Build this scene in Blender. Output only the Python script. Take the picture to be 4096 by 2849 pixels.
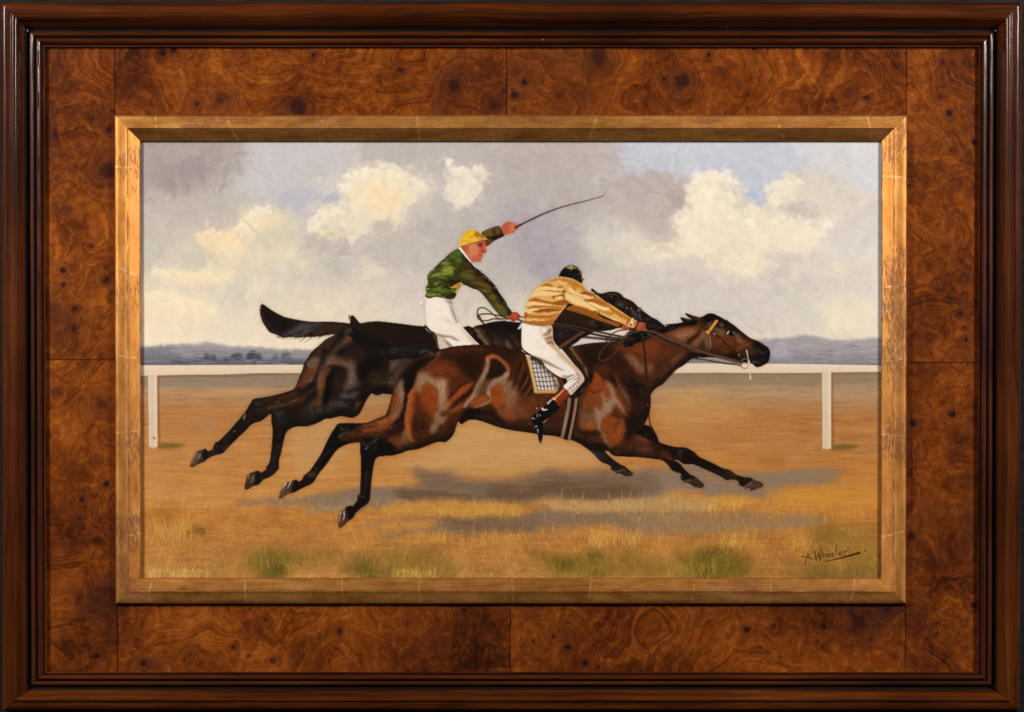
import bpy, math, random
from mathutils import Vector

for _o in list(bpy.data.objects):
    bpy.data.objects.remove(_o, do_unlink=True)
scene = bpy.context.scene
COL = scene.collection
R = math.radians

# ---------------------------------------------------------------- camera
PXS = 0.00025           # one photograph unit, in metres, at the plane of the painting
CAMD = 2.6              # camera to painting
cam_data = bpy.data.cameras.new('camera')
cam = bpy.data.objects.new('camera', cam_data)
COL.objects.link(cam)
cam.location = (0, -CAMD, 0)
cam.rotation_euler = (R(90), 0, 0)
cam_data.sensor_width = 36.0
cam_data.lens = 36.0 * CAMD / (4096 * PXS)
cam_data.clip_start = 0.05
cam_data.clip_end = 60.0
scene.camera = cam

# ---------------------------------------------------------------- the dark room the picture was photographed in
world = bpy.data.worlds.new('World')
scene.world = world
world.use_nodes = True
bg = world.node_tree.nodes['Background']
bg.inputs[0].default_value = (0.55, 0.6, 0.7, 1)
bg.inputs[1].default_value = 0.03

# ---------------------------------------------------------------- two softboxes, left and right of the camera and above it
def softbox(name, loc, target, sx, sy, watts, col):
    d = bpy.data.lights.new(name, 'AREA')
    d.shape = 'RECTANGLE'; d.size = sx; d.size_y = sy; d.energy = watts; d.color = col
    o = bpy.data.objects.new(name, d); COL.objects.link(o)
    o.location = loc
    o.rotation_euler = (Vector(target) - Vector(loc)).to_track_quat('-Z', 'Y').to_euler()
    return o
softbox('softbox', (-1.52, -1.10, 0.74), (0.10, 0, 0.04), 0.30, 0.56, 45, (1.0, 0.985, 0.965))
softbox('softbox', (1.54, -1.12, 0.72), (-0.10, 0, 0.04), 0.30, 0.56, 45, (1.0, 0.985, 0.965))

scene.view_settings.view_transform = 'Standard'
scene.view_settings.look = 'None'
scene.view_settings.exposure = 0.0
scene.view_settings.gamma = 1.0
scene.view_settings.use_curve_mapping = False
scene.render.resolution_x = 1024
scene.render.resolution_y = 712
scene.render.engine = 'CYCLES'

TILT = R(0.9)           # the picture hangs with its top a little away from the wall
BASE_Z = -0.352         # bottom edge of the frame

def PT(px, py, h):
    """photograph unit + height above the painting -> metres (relative to the base of the picture)"""
    k = PXS * (CAMD - h) / CAMD
    return Vector(((px - 2048.0) * k, -h, (1424.5 - py) * k - BASE_Z))

def root_empty(name, label, category):
    e = bpy.data.objects.new(name, None)
    COL.objects.link(e)
    e.empty_display_size = 0.05
    e.rotation_euler = (TILT, 0, 0)
    e.location = (0, -BASE_Z * math.sin(TILT), BASE_Z * math.cos(TILT))
    e['label'] = label; e['category'] = category
    return e

def link(name, me, parent, label=None, kind=None):
    o = bpy.data.objects.new(name, me)
    COL.objects.link(o)
    if parent is not None: o.parent = parent
    if label: o['label'] = label
    if kind: o['kind'] = kind
    return o

# ---------------------------------------------------------------- node helpers
class NT:
    def __init__(self, name):
        self.m = bpy.data.materials.new(name); self.m.use_nodes = True
        self.t = self.m.node_tree
        self.b = self.t.nodes['Principled BSDF']
    def n(self, typ, **kw):
        nd = self.t.nodes.new(typ)
        for k, v in kw.items():
            setattr(nd, k, v)
        return nd
    def inp(self, sock, v):
        if hasattr(v, 'links') or isinstance(v, bpy.types.NodeSocket): self.t.links.new(v, sock)
        elif isinstance(v, (tuple, list)) and len(v) == 3 and sock.type == 'RGBA': sock.default_value = (*v, 1)
        else: sock.default_value = v
    def math(self, op, a, b=0.0, c=None, clamp=False):
        nd = self.n('ShaderNodeMath', operation=op, use_clamp=clamp)
        self.inp(nd.inputs[0], a); self.inp(nd.inputs[1], b)
        if c is not None: self.inp(nd.inputs[2], c)
        return nd.outputs[0]
    def vmath(self, op, a, b):
        nd = self.n('ShaderNodeVectorMath', operation=op)
        self.inp(nd.inputs[0], a)
        if op == 'SCALE': self.inp(nd.inputs['Scale'], b)
        else: self.inp(nd.inputs[1], b)
        return nd.outputs[0]
    def noise(self, vec, scale, detail=3.0, rough=0.55, dist=0.0, col=False):
        nd = self.n('ShaderNodeTexNoise')
        self.inp(nd.inputs['Vector'], vec); nd.inputs['Scale'].default_value = scale
        nd.inputs['Detail'].default_value = detail; nd.inputs['Roughness'].default_value = rough
        nd.inputs['Distortion'].default_value = dist
        return nd.outputs['Color' if col else 'Fac']
    def ramp(self, fac, stops, interp='LINEAR'):
        nd = self.n('ShaderNodeValToRGB'); nd.color_ramp.interpolation = interp
        e = nd.color_ramp.elements
        while len(e) < len(stops): e.new(0.5)
        for i, (p, c) in enumerate(stops):
            e[i].position = p; e[i].color = (*c, 1) if len(c) == 3 else c
        self.inp(nd.inputs[0], fac)
        return nd.outputs[0]
    def step(self, v, a, b):
        nd = self.n('ShaderNodeMapRange', interpolation_type='SMOOTHSTEP')
        self.inp(nd.inputs[0], v); nd.inputs[1].default_value = a; nd.inputs[2].default_value = b
        return nd.outputs[0]
    def mix(self, f, a, b, mode='MIX'):
        nd = self.n('ShaderNodeMix', data_type='RGBA', blend_type=mode)
        self.inp(nd.inputs[0], f); self.inp(nd.inputs[6], a); self.inp(nd.inputs[7], b)
        return nd.outputs[2]
    def mapping(self, vec, scale=(1, 1, 1), loc=(0, 0, 0), rot=(0, 0, 0)):
        nd = self.n('ShaderNodeMapping'); self.inp(nd.inputs[0], vec)
        nd.inputs[1].default_value = loc; nd.inputs[2].default_value = rot; nd.inputs[3].default_value = scale
        return nd.outputs[0]
    def obj(self):
        return self.n('ShaderNodeTexCoord').outputs['Object']
    def attr(self, name, typ='GEOMETRY'):
        return self.n('ShaderNodeAttribute', attribute_name=name, attribute_type=typ)
    def bump(self, h, strength, dist=0.001):
        nd = self.n('ShaderNodeBump'); nd.inputs['Strength'].default_value = strength; nd.inputs['Distance'].default_value = dist
        self.inp(nd.inputs['Height'], h)
        self.t.links.new(nd.outputs[0], self.b.inputs['Normal'])
    def set(self, **kw):
        for k, v in kw.items():
            self.inp(self.b.inputs[k.replace('_', ' ')], v)

# ---------------------------------------------------------------- materials of the frame
def mat_moulding(name, along):
    t = NT(name)
    p = t.obj()
    s = (1.5, 75, 75) if along == 'X' else (75, 75, 1.5)
    v = t.mapping(p, s)
    w = t.vmath('ADD', v, t.vmath('SCALE', t.noise(p, 5, 2, col=True), 0.9))
    g1 = t.noise(w, 1.3, 5, 0.60)
    g2 = t.noise(w, 8.0, 3, 0.6)
    big = t.noise(p, 6, 3, 0.5)
    f = t.math('ADD', t.math('MULTIPLY', g1, 0.55), t.math('ADD', t.math('MULTIPLY', g2, 0.20), t.math('MULTIPLY', big, 0.30)))
    c = t.ramp(f, [(0.34, (0.0070, 0.0019, 0.0008)), (0.46, (0.027, 0.0058, 0.0011)), (0.56, (0.060, 0.0128, 0.0018)), (0.74, (0.125, 0.0310, 0.0040))])
    # the quirks between the beads are ebonised, with a wavering brush edge
    eb = t.step(t.math('ADD', t.attr('edge').outputs['Fac'], t.math('MULTIPLY', t.math('SUBTRACT', g1, 0.5), 1.1)), 0.35, 0.72)
    c = t.mix(t.math('MULTIPLY', eb, 0.94), c, (0.0062, 0.0060, 0.0070))
    ch = t.step(t.noise(p, 190, 2, 0.5), 0.755, 0.775)
    ch = t.math('MULTIPLY', ch, t.step(t.noise(p, 26, 1), 0.56, 0.66))
    c = t.mix(ch, c, (0.30, 0.17, 0.10))
    t.set(Base_Color=c, Roughness=t.math('ADD', 0.26, t.math('MULTIPLY', g2, 0.22)), Coat_Weight=0.45, Coat_Roughness=t.math('ADD', 0.09, t.math('MULTIPLY', g1, 0.10)), Specular_IOR_Level=0.06)
    t.bump(t.math('ADD', g2, t.math('MULTIPLY', g1, 0.6)), 0.12, 0.0006)
    return t.m

def mat_burl():
    t = NT('burl_veneer')
    p0 = t.obj()
    off = t.attr('seed', 'OBJECT').outputs['Vector']
    p = t.mapping(t.vmath('ADD', p0, off), (1, 0.02, 1))
    half = (0.5, 0.5, 0.5)
    w1 = t.vmath('SUBTRACT', t.noise(p, 9, 2, 0.5, col=True), half)
    w2 = t.vmath('SUBTRACT', t.noise(p, 36, 3, 0.6, col=True), half)
    q = t.vmath('ADD', p, t.vmath('ADD', t.vmath('SCALE', w1, 0.055), t.vmath('SCALE', w2, 0.011)))
    pe = t.vmath('ADD', p, t.vmath('SCALE', w2, 0.010))
    def eyes(scale, so, rad, clus, thr, frac):
        vo = t.n('ShaderNodeTexVoronoi', feature='F1', distance='EUCLIDEAN')
        t.inp(vo.inputs['Vector'], t.mapping(pe, (1, 1, 1), so))
        vo.inputs['Scale'].default_value = scale
        d = vo.outputs['Distance']
        cell = t.n('ShaderNodeSeparateColor'); t.inp(cell.inputs[0], vo.outputs['Color'])
        # each eye its own size; only some cells hold one, and only inside clusters
        cl = t.step(t.noise(t.mapping(vo.outputs['Position'], (1, 1, 1), so), clus, 1, 0.5), thr, thr + 0.06)
        keep = t.math('MULTIPLY', cl, t.step(cell.outputs[0], frac, frac + 0.05))
        rr = t.math('MULTIPLY', t.math('ADD', 0.55, cell.outputs[1]), rad)
        x = t.math('DIVIDE', d, rr)
        core = t.math('MULTIPLY', t.math('SUBTRACT', 1.0, t.step(x, 0.55, 1.15)), keep)
        halo = t.math('MULTIPLY', t.math('POWER', t.math('SUBTRACT', 1.0, t.step(x, 0.2, 4.6)), 1.6), keep)
        return core, halo
    c1, h1 = eyes(66, (3.1, 0, 7.7), 0.165, 10, 0.47, 0.20)
    c2, h2 = eyes(21, (9.3, 0, 2.2), 0.130, 7, 0.46, 0.30)
    fld = t.noise(q, 5.2, 2, 0.42)
    fld = t.math('ADD', fld, t.math('ADD', t.math('MULTIPLY', h1, 0.09), t.math('MULTIPLY', h2, 0.17)))
    # irregular growth bands that follow the contours of the field
    def bands(k, det, extra):
        nd = t.n('ShaderNodeTexNoise', noise_dimensions='1D')
        t.inp(nd.inputs['W'], t.math('ADD', t.math('MULTIPLY', fld, k), extra)); nd.inputs['Scale'].default_value = 1.0
        nd.inputs['Detail'].default_value = det; nd.inputs['Roughness'].default_value = 0.55
        return nd.outputs['Fac']
    jit = t.math('MULTIPLY', t.noise(q, 70, 3, 0.6), 2.0)
    b1 = bands(30, 2, t.math('MULTIPLY', t.noise(q, 26, 2, 0.5), 1.2))
    b2 = bands(110, 2, jit)
    tone = t.noise(q, 4.4, 2, 0.5)
    fl = t.noise(t.vmath('ADD', p, t.vmath('SCALE', w2, 0.03)), 120, 4, 0.65)
    f = t.math('ADD', t.math('MULTIPLY', t.math('ADD', t.math('MULTIPLY', tone, 0.6), t.math('MULTIPLY', t.noise(q, 15, 2, 0.5), 0.4)), 0.88), t.math('MULTIPLY', b1, 0.15))
    f = t.math('ADD', f, t.math('MULTIPLY', t.math('MULTIPLY', t.math('SUBTRACT', b2, 0.5), t.math('MULTIPLY', fl, 2.0)), 0.21))
    f = t.math('SUBTRACT', t.math('ADD', f, t.math('MULTIPLY', t.math('SUBTRACT', fl, 0.5), 0.34)), 0.015)
    c = t.ramp(f, [(0.28, (0.017, 0.0038, 0.0015)), (0.38, (0.047, 0.0094, 0.0017)), (0.47, (0.100, 0.0205, 0.0022)), (0.56, (0.178, 0.0400, 0.0036)), (0.70, (0.330, 0.0860, 0.0090))])
    c = t.mix(t.math('MAXIMUM', t.math('MULTIPLY', h1, 0.50), t.math('MULTIPLY', h2, 0.62)), c, (0.046, 0.0095, 0.0045))
    core = t.math('MAXIMUM', c1, t.math('MULTIPLY', c2, 0.8))
    c = t.mix(t.math('MULTIPLY', core, 0.92), c, (0.0115, 0.0040, 0.0042))
    # burl plum-dark clouds
    bl = t.step(t.noise(q, 7.5, 2, 0.45), 0.56, 0.72)
    c = t.mix(t.math('MULTIPLY', bl, 0.72), c, (0.030, 0.0072, 0.0046))
    pore = t.math('MULTIPLY', t.step(t.math('ADD', t.math('MULTIPLY', t.noise(p, 520, 2, 0.6), 0.7), t.math('MULTIPLY', b2, 0.35)), 0.36, 0.30), 0.0)
    pr = t.step(t.math('ADD', t.noise(p, 480, 2, 0.6), t.math('MULTIPLY', t.math('SUBTRACT', 0.5, b2), 0.5)), 0.66, 0.74)
    c = t.mix(t.math('MULTIPLY', pr, 0.5), c, (0.030, 0.008, 0.004))
    t.set(Base_Color=c, Roughness=t.math('ADD', 0.36, t.math('MULTIPLY', fl, 0.20)), Coat_Weight=0.40, Coat_Roughness=0.16, Specular_IOR_Level=0.05)
    hgt = t.math('SUBTRACT', t.math('MULTIPLY', b2, 0.5), t.math('ADD', t.math('MULTIPLY', pr, 0.4), t.math('MULTIPLY', core, 0.8)))
    t.bump(hgt, 0.30, 0.0005)
    return t.m

def mat_gilt(name, along):
    t = NT(name)
    p = t.obj()
    s = (3, 230, 230) if along == 'X' else (230, 230, 3)
    v = t.mapping(p, s)
    st = t.noise(v, 3.0, 5, 0.68)
    st2 = t.noise(v, 12.0, 3, 0.65)
    big = t.noise(p, 9, 3, 0.5)
    edge = t.attr('edge').outputs['Fac']           # 1 on the rubbed arrises
    sep = t.n('ShaderNodeSeparateXYZ'); t.inp(sep.inputs[0], p)
    a = sep.outputs['X' if along == 'X' else 'Z']
    # overlapping leaves: an uneven lap every 8 cm or so, each leaf a little different in tone
    cell = t.math('ADD', t.math('MULTIPLY', a, 11.3), t.math('MULTIPLY', t.noise(t.mapping(p, (2, 2, 2)), 3, 1), 1.1))
    fr = t.math('FRACT', cell)
    lap = t.math('SUBTRACT', 1.0, t.step(t.math('ABSOLUTE', t.math('SUBTRACT', fr, 0.5)), 0.006, 0.014))
    lap = t.math('MULTIPLY', lap, t.step(t.noise(p, 160, 2), 0.40, 0.56))
    wn = t.n('ShaderNodeTexWhiteNoise', noise_dimensions='1D'); t.inp(wn.inputs['W'], t.math('FLOOR', t.math('ADD', cell, 0.5)))
    tone = t.math('ADD', 0.92, t.math('MULTIPLY', wn.outputs['Value'], 0.14))
    mo = t.noise(t.mapping(p, (1, 1, 0.35) if along == 'Z' else (0.35, 1, 1)), 75, 5, 0.7)
    gold = t.ramp(t.math('ADD', t.math('MULTIPLY', mo, 0.7), t.math('MULTIPLY', st, 0.3)), [(0.30, (0.25, 0.082, 0.014)), (0.48, (0.45, 0.180, 0.036)), (0.70, (0.60, 0.285, 0.078))])
    gold = t.vmath('SCALE', gold, tone)
    gold = t.mix(t.math('MULTIPLY', lap, 0.40), gold, (0.80, 0.50, 0.20))
    # rubbed patches: the red clay ground shows through in fine flecks
    patch = t.step(t.noise(p, 14, 3, 0.55), 0.44, 0.66)
    fleck = t.noise(t.mapping(p, (1, 1, 0.25) if along == 'Z' else (0.25, 1, 1)), 520, 3, 0.65)
    wear = t.math('MULTIPLY', t.step(t.math('ADD', fleck, t.math('MULTIPLY', patch, 0.22)), 0.60, 0.76), 0.62)
    rub = t.step(t.math('ADD', edge, t.math('MULTIPLY', t.math('SUBTRACT', t.noise(p, 55, 3, 0.6), 0.5), 2.2)), 0.62, 1.05)
    dirt = t.math('MAXIMUM', wear, t.math('MULTIPLY', rub, 0.85))
    c = t.mix(dirt, gold, (0.120, 0.026, 0.009))
    t.set(Base_Color=c, Metallic=t.math('SUBTRACT', 0.92, t.math('MULTIPLY', dirt, 0.75)), Roughness=t.math('ADD', 0.41, t.math('MULTIPLY', mo, 0.16)))
    t.bump(t.math('ADD', st2, t.math('MULTIPLY', lap, 0.3)), 0.22, 0.0004)
    return t.m

def mat_backdrop():
    t = NT('black_cloth')
    p = t.obj()
    n = t.noise(t.mapping(p, (1, 1, 4)), 40, 4, 0.6)
    c = t.ramp(n, [(0.35, (0.003, 0.0033, 0.004)), (0.65, (0.008, 0.0085, 0.0105))])
    t.set(Base_Color=c, Roughness=0.85, Specular_IOR_Level=0.2)
    t.bump(n, 0.3, 0.002)
    return t.m

def mat_plain(name, col, rough=0.7):
    t = NT(name)
    n = t.noise(t.obj(), 90, 3)
    t.set(Base_Color=t.mix(n, tuple(x * .75 for x in col), col), Roughness=rough)
    return t.m

M_H = mat_moulding('mahogany_along_x', 'X'); M_V = mat_moulding('mahogany_along_z', 'Z')
M_BURL = mat_burl()
M_GH = mat_gilt('gold_leaf_along_x', 'X'); M_GV = mat_gilt('gold_leaf_along_z', 'Z')
M_WALL = mat_backdrop()
M_BACK = mat_plain('softwood_back', (0.22, 0.13, 0.06))
M_GAP = mat_plain('dark_glue_line', (0.012, 0.007, 0.005), 0.9)

# ---------------------------------------------------------------- backdrop
def build_backdrop():
    nx, nz = 60, 50
    vs, fs = [], []
    for j in range(nz + 1):
        for i in range(nx + 1):
            x = -1.6 + 3.2 * i / nx; z = -1.3 + 2.6 * j / nz
            y = 0.030 + 0.004 * math.sin(x * 9 + 1.3 * math.sin(z * 4)) + 0.003 * math.sin(z * 13 + x * 5)
            vs.append((x, y, z))
    for j in range(nz):
        for i in range(nx):
            a = j * (nx + 1) + i
            fs.append((a, a + 1, a + nx + 2, a + nx + 1))
    me = bpy.data.meshes.new('backdrop'); me.from_pydata(vs, [], fs)
    for p in me.polygons: p.use_smooth = True
    me.materials.append(M_WALL)
    link('backdrop', me, None, kind='structure')
build_backdrop()

# ---------------------------------------------------------------- the frame
FRAME = root_empty('picture_frame', 'wide mahogany picture frame with burl veneer panels and gilt inner slip', 'picture frame')

def rect_lerp(a, b, f):
    return tuple(x + (y - x) * f for x, y in zip(a, b))

def wob(s, seed, amp):
    return amp * (math.sin(s * 9.1 + seed) + 0.7 * math.sin(s * 23.7 + seed * 2.3) + 0.45 * math.sin(s * 61 + seed * 4.1)) / 2.2

def rails(name, part_labels, outer, inner, prof, span, mats, seg, amp, edges=()):
    """four mitred lengths of moulding; prof = [(d, height in mm)], d runs 0..span from outer to inner edge"""
    for k, side in enumerate(('top', 'right', 'bottom', 'left')):
        rows = []; ed = []
        for pi, (d, h) in enumerate(prof):
            l, t, r, b = rect_lerp(outer, inner, d / span)
            a, c = {'top': ((l, t), (r, t)), 'right': ((r, t), (r, b)), 'bottom': ((r, b), (l, b)), 'left': ((l, b), (l, t))}[side]
            row = []
            for i in range(seg + 1):
                u = i / seg
                px, py = a[0] + (c[0] - a[0]) * u, a[1] + (c[1] - a[1]) * u
                hh = h / 1000.0
                inside = 0 < pi < len(prof) - 1
                if inside: hh += wob(u * 3 + k * 7, pi * 0.35 + k, amp)
                v = PT(px, py, hh)
                row.append(v)
            rows.append(row)
            ed.append(1.0 if any(abs(d - e) < 1.6 for e in edges) else 0.0)
        n = seg + 1
        vs = [v for row in rows for v in row]
        fs = []
        for j in range(len(rows) - 1):
            for i in range(seg):
                q = j * n + i
                fs.append((q, q + n, q + n + 1, q + 1))
        me = bpy.data.meshes.new(name); me.from_pydata(vs, [], fs)
        at = me.attributes.new('edge', 'FLOAT', 'POINT')
        at.data.foreach_set('value', [e for e in ed for _ in range(n)])
        me.polygons.foreach_set('use_smooth', [True] * len(fs))
        me.set_sharp_from_angle(angle=R(38))
        me.materials.append(mats[0] if side in ('top', 'bottom') else mats[1])
        link(name, me, FRAME, part_labels[side])

OUT = (6.0, 11.0, 4083.0, 2847.0)
MIN_ = (183.0, 192.0, 3912.0, 2690.0)
PROF = [(0, -18), (0, 20), (0.6, 26), (3, 29), (7, 30.8), (12, 31.7), (17, 32.1), (23, 32.25), (32, 32.25), (40, 32.2), (42, 32.4), (44, 33.1), (47, 33.7), (51, 34.0), (56, 33.9), (63, 32.9), (72, 30.2), (82, 26.7),
        (92, 23.2), (100, 20.6), (106, 19.0), (110, 18.3), (113, 18.2), (113.6, 19.4), (116, 20.8), (121, 21.8), (127, 22.0), (132, 21.2), (136, 19.5), (138.5, 18.2), (140.5, 18.2), (142, 19.4), (146, 20.4),
        (151, 20.6), (157, 19.8), (162, 18.3), (166, 16.6), (168.5, 16.0), (169.2, 16.8), (172, 17.2), (175.5, 17.0), (177.2, 16.2), (178, 15.0), (178, 8.0)]
PROF = [(d, h if h < 0 else h - 6.5) for d, h in PROF]
rails('moulding', {'top': 'dark stained top moulding with stepped beads', 'right': 'dark stained right moulding with stepped beads',
                   'bottom': 'dark stained bottom moulding with stepped beads', 'left': 'dark stained left moulding with white glossy highlights'},
      OUT, MIN_, PROF, 178.0, (M_H, M_V), 90, 0.00016, edges=(100, 106, 110, 113, 113.6, 136, 138.5, 140.5, 142, 166, 168.5, 169.2))

# veneer: eight bookended sheets laid on the flat of the frame, their joints open by a hair
VEN_H = 6.5
VIN = (462.0, 462.0, 3626.0, 2418.0)
def sheet(x0, y0, x1, y1, seed, label, jag=0):
    """a thin veneer sheet with slightly uneven edges"""
    rnd = random.Random(seed)
    nx = max(4, int((x1 - x0) / 45)); ny = max(4, int((y1 - y0) / 45))
    h = (VEN_H + rnd.uniform(-.12, .12)) / 1000.0
    vs, fs = [], []
    for j in range(ny + 1):
        for i in range(nx + 1):
            px = x0 + (x1 - x0) * i / nx; py = y0 + (y1 - y0) * j / ny
            if i in (0, nx): px += rnd.uniform(-.7, .7)
            if j in (0, ny): py += rnd.uniform(-.7, .7)
            vs.append(PT(px, py, h + wob(px * .004 + py * .003, seed, .00010)))
    for j in range(ny):
        for i in range(nx):
            a = j * (nx + 1) + i
            fs.append((a, a + nx + 1, a + nx + 2, a + 1))
    # edge skirt gives the sheet its thickness
    ring = [i for i in range(nx)] + [j * (nx + 1) + nx for j in range(ny)] + [ny * (nx + 1) + i for i in range(nx, 0, -1)] + [j * (nx + 1) for j in range(ny, 0, -1)]
    b0 = len(vs)
    for a in ring: vs.append(vs[a] + Vector((0, 0.0012, 0)))
    m = len(ring)
    for k in range(m):
        fs.append((ring[k], ring[(k + 1) % m], b0 + (k + 1) % m, b0 + k))
    me = bpy.data.meshes.new('veneer_sheet'); me.from_pydata(vs, [], fs)
    me.materials.append(M_BURL)
    o = link('veneer_sheet', me, FRAME, label)
    o['seed'] = [rnd.uniform(-9, 9), 0.0, rnd.uniform(-9, 9)]
    return o
G = 1.6
xl, xr, yt, yb = MIN_[0] - 3, MIN_[2] + 3, MIN_[1] - 3, MIN_[3] + 3
sheet(xl, yt, 461 - G, 1440 - G, 11, 'upper burl veneer sheet of the left side')
sheet(xl, 1440 + G, 468 - G, yb, 12, 'lower burl veneer sheet of the left side')
sheet(3624 + G, yt, xr, 1450 - G, 13, 'upper burl veneer sheet of the right side')
sheet(3624 + G, 1450 + G, xr, yb, 14, 'lower burl veneer sheet of the right side')
sheet(461 + G, yt, 2027 - G, 468, 15, 'left burl veneer sheet of the top')
sheet(2027 + G, yt, 3624 - G, 468, 16, 'right burl veneer sheet of the top')
sheet(468 + G, 2412, 2041 - G, yb, 17, 'left burl veneer sheet of the bottom')
sheet(2041 + G, 2412, 3624 - G, yb, 18, 'right burl veneer sheet of the bottom')

# flat core under the veneer (shows as a black line in the joints)
def slab(name, outer, inner, h0, h1, mat):
    vs, fs = [], []
    for h in (h1, h0):
        for (l, t, r, b) in (outer, inner):
            for (x, y) in ((l, t), (r, t), (r, b), (l, b)):
                vs.append(PT(x, y, h))
    for k in range(4):
        k2 = (k + 1) % 4
        fs.append((k, 4 + k, 4 + k2, k2)); fs.append((8 + k, 8 + k2, 12 + k2, 12 + k))
        fs.append((k, k2, 8 + k2, 8 + k)); fs.append((4 + k, 12 + k, 12 + k2, 4 + k2))
    me = bpy.data.meshes.new(name); me.from_pydata(vs, [], fs); me.materials.append(mat)
    return link(name, me, FRAME)
slab('frame_core', (120, 130, 3975, 2750), (540, 545, 3550, 2340), -0.018, 0.0054, M_GAP)

# gilt slip
SO = (460.0, 461.0, 3627.0, 2418.0); SI = (563.0, 566.5, 3525.0, 2313.5)
SPROF = [(0, 4), (0, 8.2), (0.8, 9.8), (3, 10.8), (8, 11.3), (20, 11.55), (35, 11.75), (47, 12.0), (50.5, 12.25), (53, 11.95), (55.5, 11.3), (64, 9.8), (76, 7.6), (88, 5.5), (97, 3.9), (101, 3.3), (102.5, 2.8), (103, 2.0), (103, 0.45)]
rails('gilt_slip', {'top': 'gilt slip above the painting', 'right': 'gilt slip right of the painting', 'bottom': 'gilt slip below the painting', 'left': 'gilt slip left of the painting'},
      SO, SI, SPROF, 103.0, (M_GH, M_GV), 80, 0.00010, edges=(0, 0.8, 3, 50.5, 53, 103, 102.5))
# ---------------------------------------------------------------- the oil painting's pigment
# A small brush engine: shapes are laid down as strokes of pigment on a fine grid (one grid
# vertex every CELL photograph units); the grid becomes the relief mesh of the paint layer.
import numpy as np
CELL = 2.4
PX0, PY0, PX1, PY1 = 541.0, 544.0, 3547.0, 2335.0
PW = int((PX1 - PX0) / CELL) + 1
PH = int((PY1 - PY0) / CELL) + 1
rng = np.random.default_rng(11)

def vnoise(sx, sy, seed, h=PH, w=PW):
    r = np.random.default_rng(seed)
    gx, gy = int(w / sx) + 3, int(h / sy) + 3
    g = r.random((gy, gx))
    x = np.arange(w) / sx; y = np.arange(h) / sy
    xi = x.astype(int); yi = y.astype(int)
    fx = x - xi; fy = y - yi
    fx = fx * fx * (3 - 2 * fx); fy = (fy * fy * (3 - 2 * fy))[:, None]
    a = g[np.ix_(yi, xi)] * (1 - fx) + g[np.ix_(yi, xi + 1)] * fx
    b = g[np.ix_(yi + 1, xi)] * (1 - fx) + g[np.ix_(yi + 1, xi + 1)] * fx
    return a * (1 - fy) + b * fy

def fbm(s, seed, n=4, ax=1.0, ay=1.0):
    o = 0; k = 0; a = 1.0
    for i in range(n):
        o = o + a * vnoise(max(1.01, s * ax), max(1.01, s * ay), seed + 17 * i); k += a
        s *= 0.5; a *= 0.6
    return o / k

YY, XX = np.mgrid[0:PH, 0:PW]
N_ISO = fbm(26, 1)
N_FINE = fbm(5, 2, 2)
N_HOR = fbm(4, 3, 2, 9.0, 0.55)
N_HOR2 = fbm(10, 4, 3, 6.0, 0.6)
N_WX = fbm(46, 5, 3) - 0.5
N_WY = fbm(46, 6, 3) - 0.5
# curved bristle marks: fine streaks sampled along a slowly turning direction
_ang = (fbm(90, 7, 2) - 0.5) * 7.0
_b = np.random.default_rng(8).random((PH, PW))
N_BR = np.zeros((PH, PW))
for _k in range(-9, 10):
    _xs = np.clip((XX + _k * np.cos(_ang)).astype(int), 0, PW - 1)
    _ys = np.clip((YY + _k * np.sin(_ang)).astype(int), 0, PH - 1)
    N_BR += _b[_ys, _xs]
N_BR /= 19.0
N_BR = np.clip((N_BR - 0.5) / (2.5 * N_BR.std()) * 0.5 + 0.5, 0, 1)

IMG = np.zeros((PH, PW, 3))
HGT = np.zeros((PH, PW))
PID = np.zeros((PH, PW), dtype=np.int32)
PARTS = []

CROPS = dict(S1=(560, 560, 2.281), S2=(1560, 560, 2.281), S3=(2560, 560, 2.281),
             L1=(560, 1200, 2.281), C5=(1560, 1200, 2.281), R1=(2560, 1200, 2.281),
             E1=(560, 1700, 2.281), E2=(1560, 1700, 2.281), E3=(2560, 1700, 2.281),
             J1=(1660, 860, 4.562), J2=(1660, 1160, 4.562), J3=(2060, 1040, 4.562),
             K=(2060, 1300, 4.562), N=(2300, 1140, 4.562), F=(2640, 1220, 4.562),
             T=(1020, 1200, 4.562), Q=(1160, 1480, 4.562), G=(740, 1560, 4.562),
             U=(1080, 1720, 4.562), H=(1560, 1380, 4.562), M=(2240, 1440, 4.562),
             W=(2320, 1640, 4.562), V=(2640, 1700, 4.562), SRC=(0, 0, 1.0))

def cat(key, flat):
    x0, y0, k = CROPS[key]
    p = np.asarray(flat, float).reshape(-1, 2)
    return np.stack([((x0 + p[:, 0] / k) - PX0) / CELL, ((y0 + p[:, 1] / k) - PY0) / CELL], 1)

def spline(p, closed=True, n=6, t=0.5):
    m = len(p)
    out = []
    rngi = range(m) if closed else range(m - 1)
    u = np.linspace(0, 1, n, endpoint=False)[:, None]
    for i in rngi:
        if closed:
            a, b, c, d = p[(i - 1) % m], p[i], p[(i + 1) % m], p[(i + 2) % m]
        else:
            a, b, c, d = p[max(i - 1, 0)], p[i], p[i + 1], p[min(i + 2, m - 1)]
        m1 = (c - a) * t; m2 = (d - b) * t
        L = np.hypot(*(c - b)) + 1e-9
        for mm in (m1, m2):
            l = np.hypot(*mm)
            if l > L: mm *= L / l
        u2, u3 = u * u, u * u * u
        out.append((2 * u3 - 3 * u2 + 1) * b + (u3 - 2 * u2 + u) * m1 + (-2 * u3 + 3 * u2) * c + (u3 - u2) * m2)
    if not closed: out.append(p[-1][None])
    return np.concatenate(out)

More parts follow.
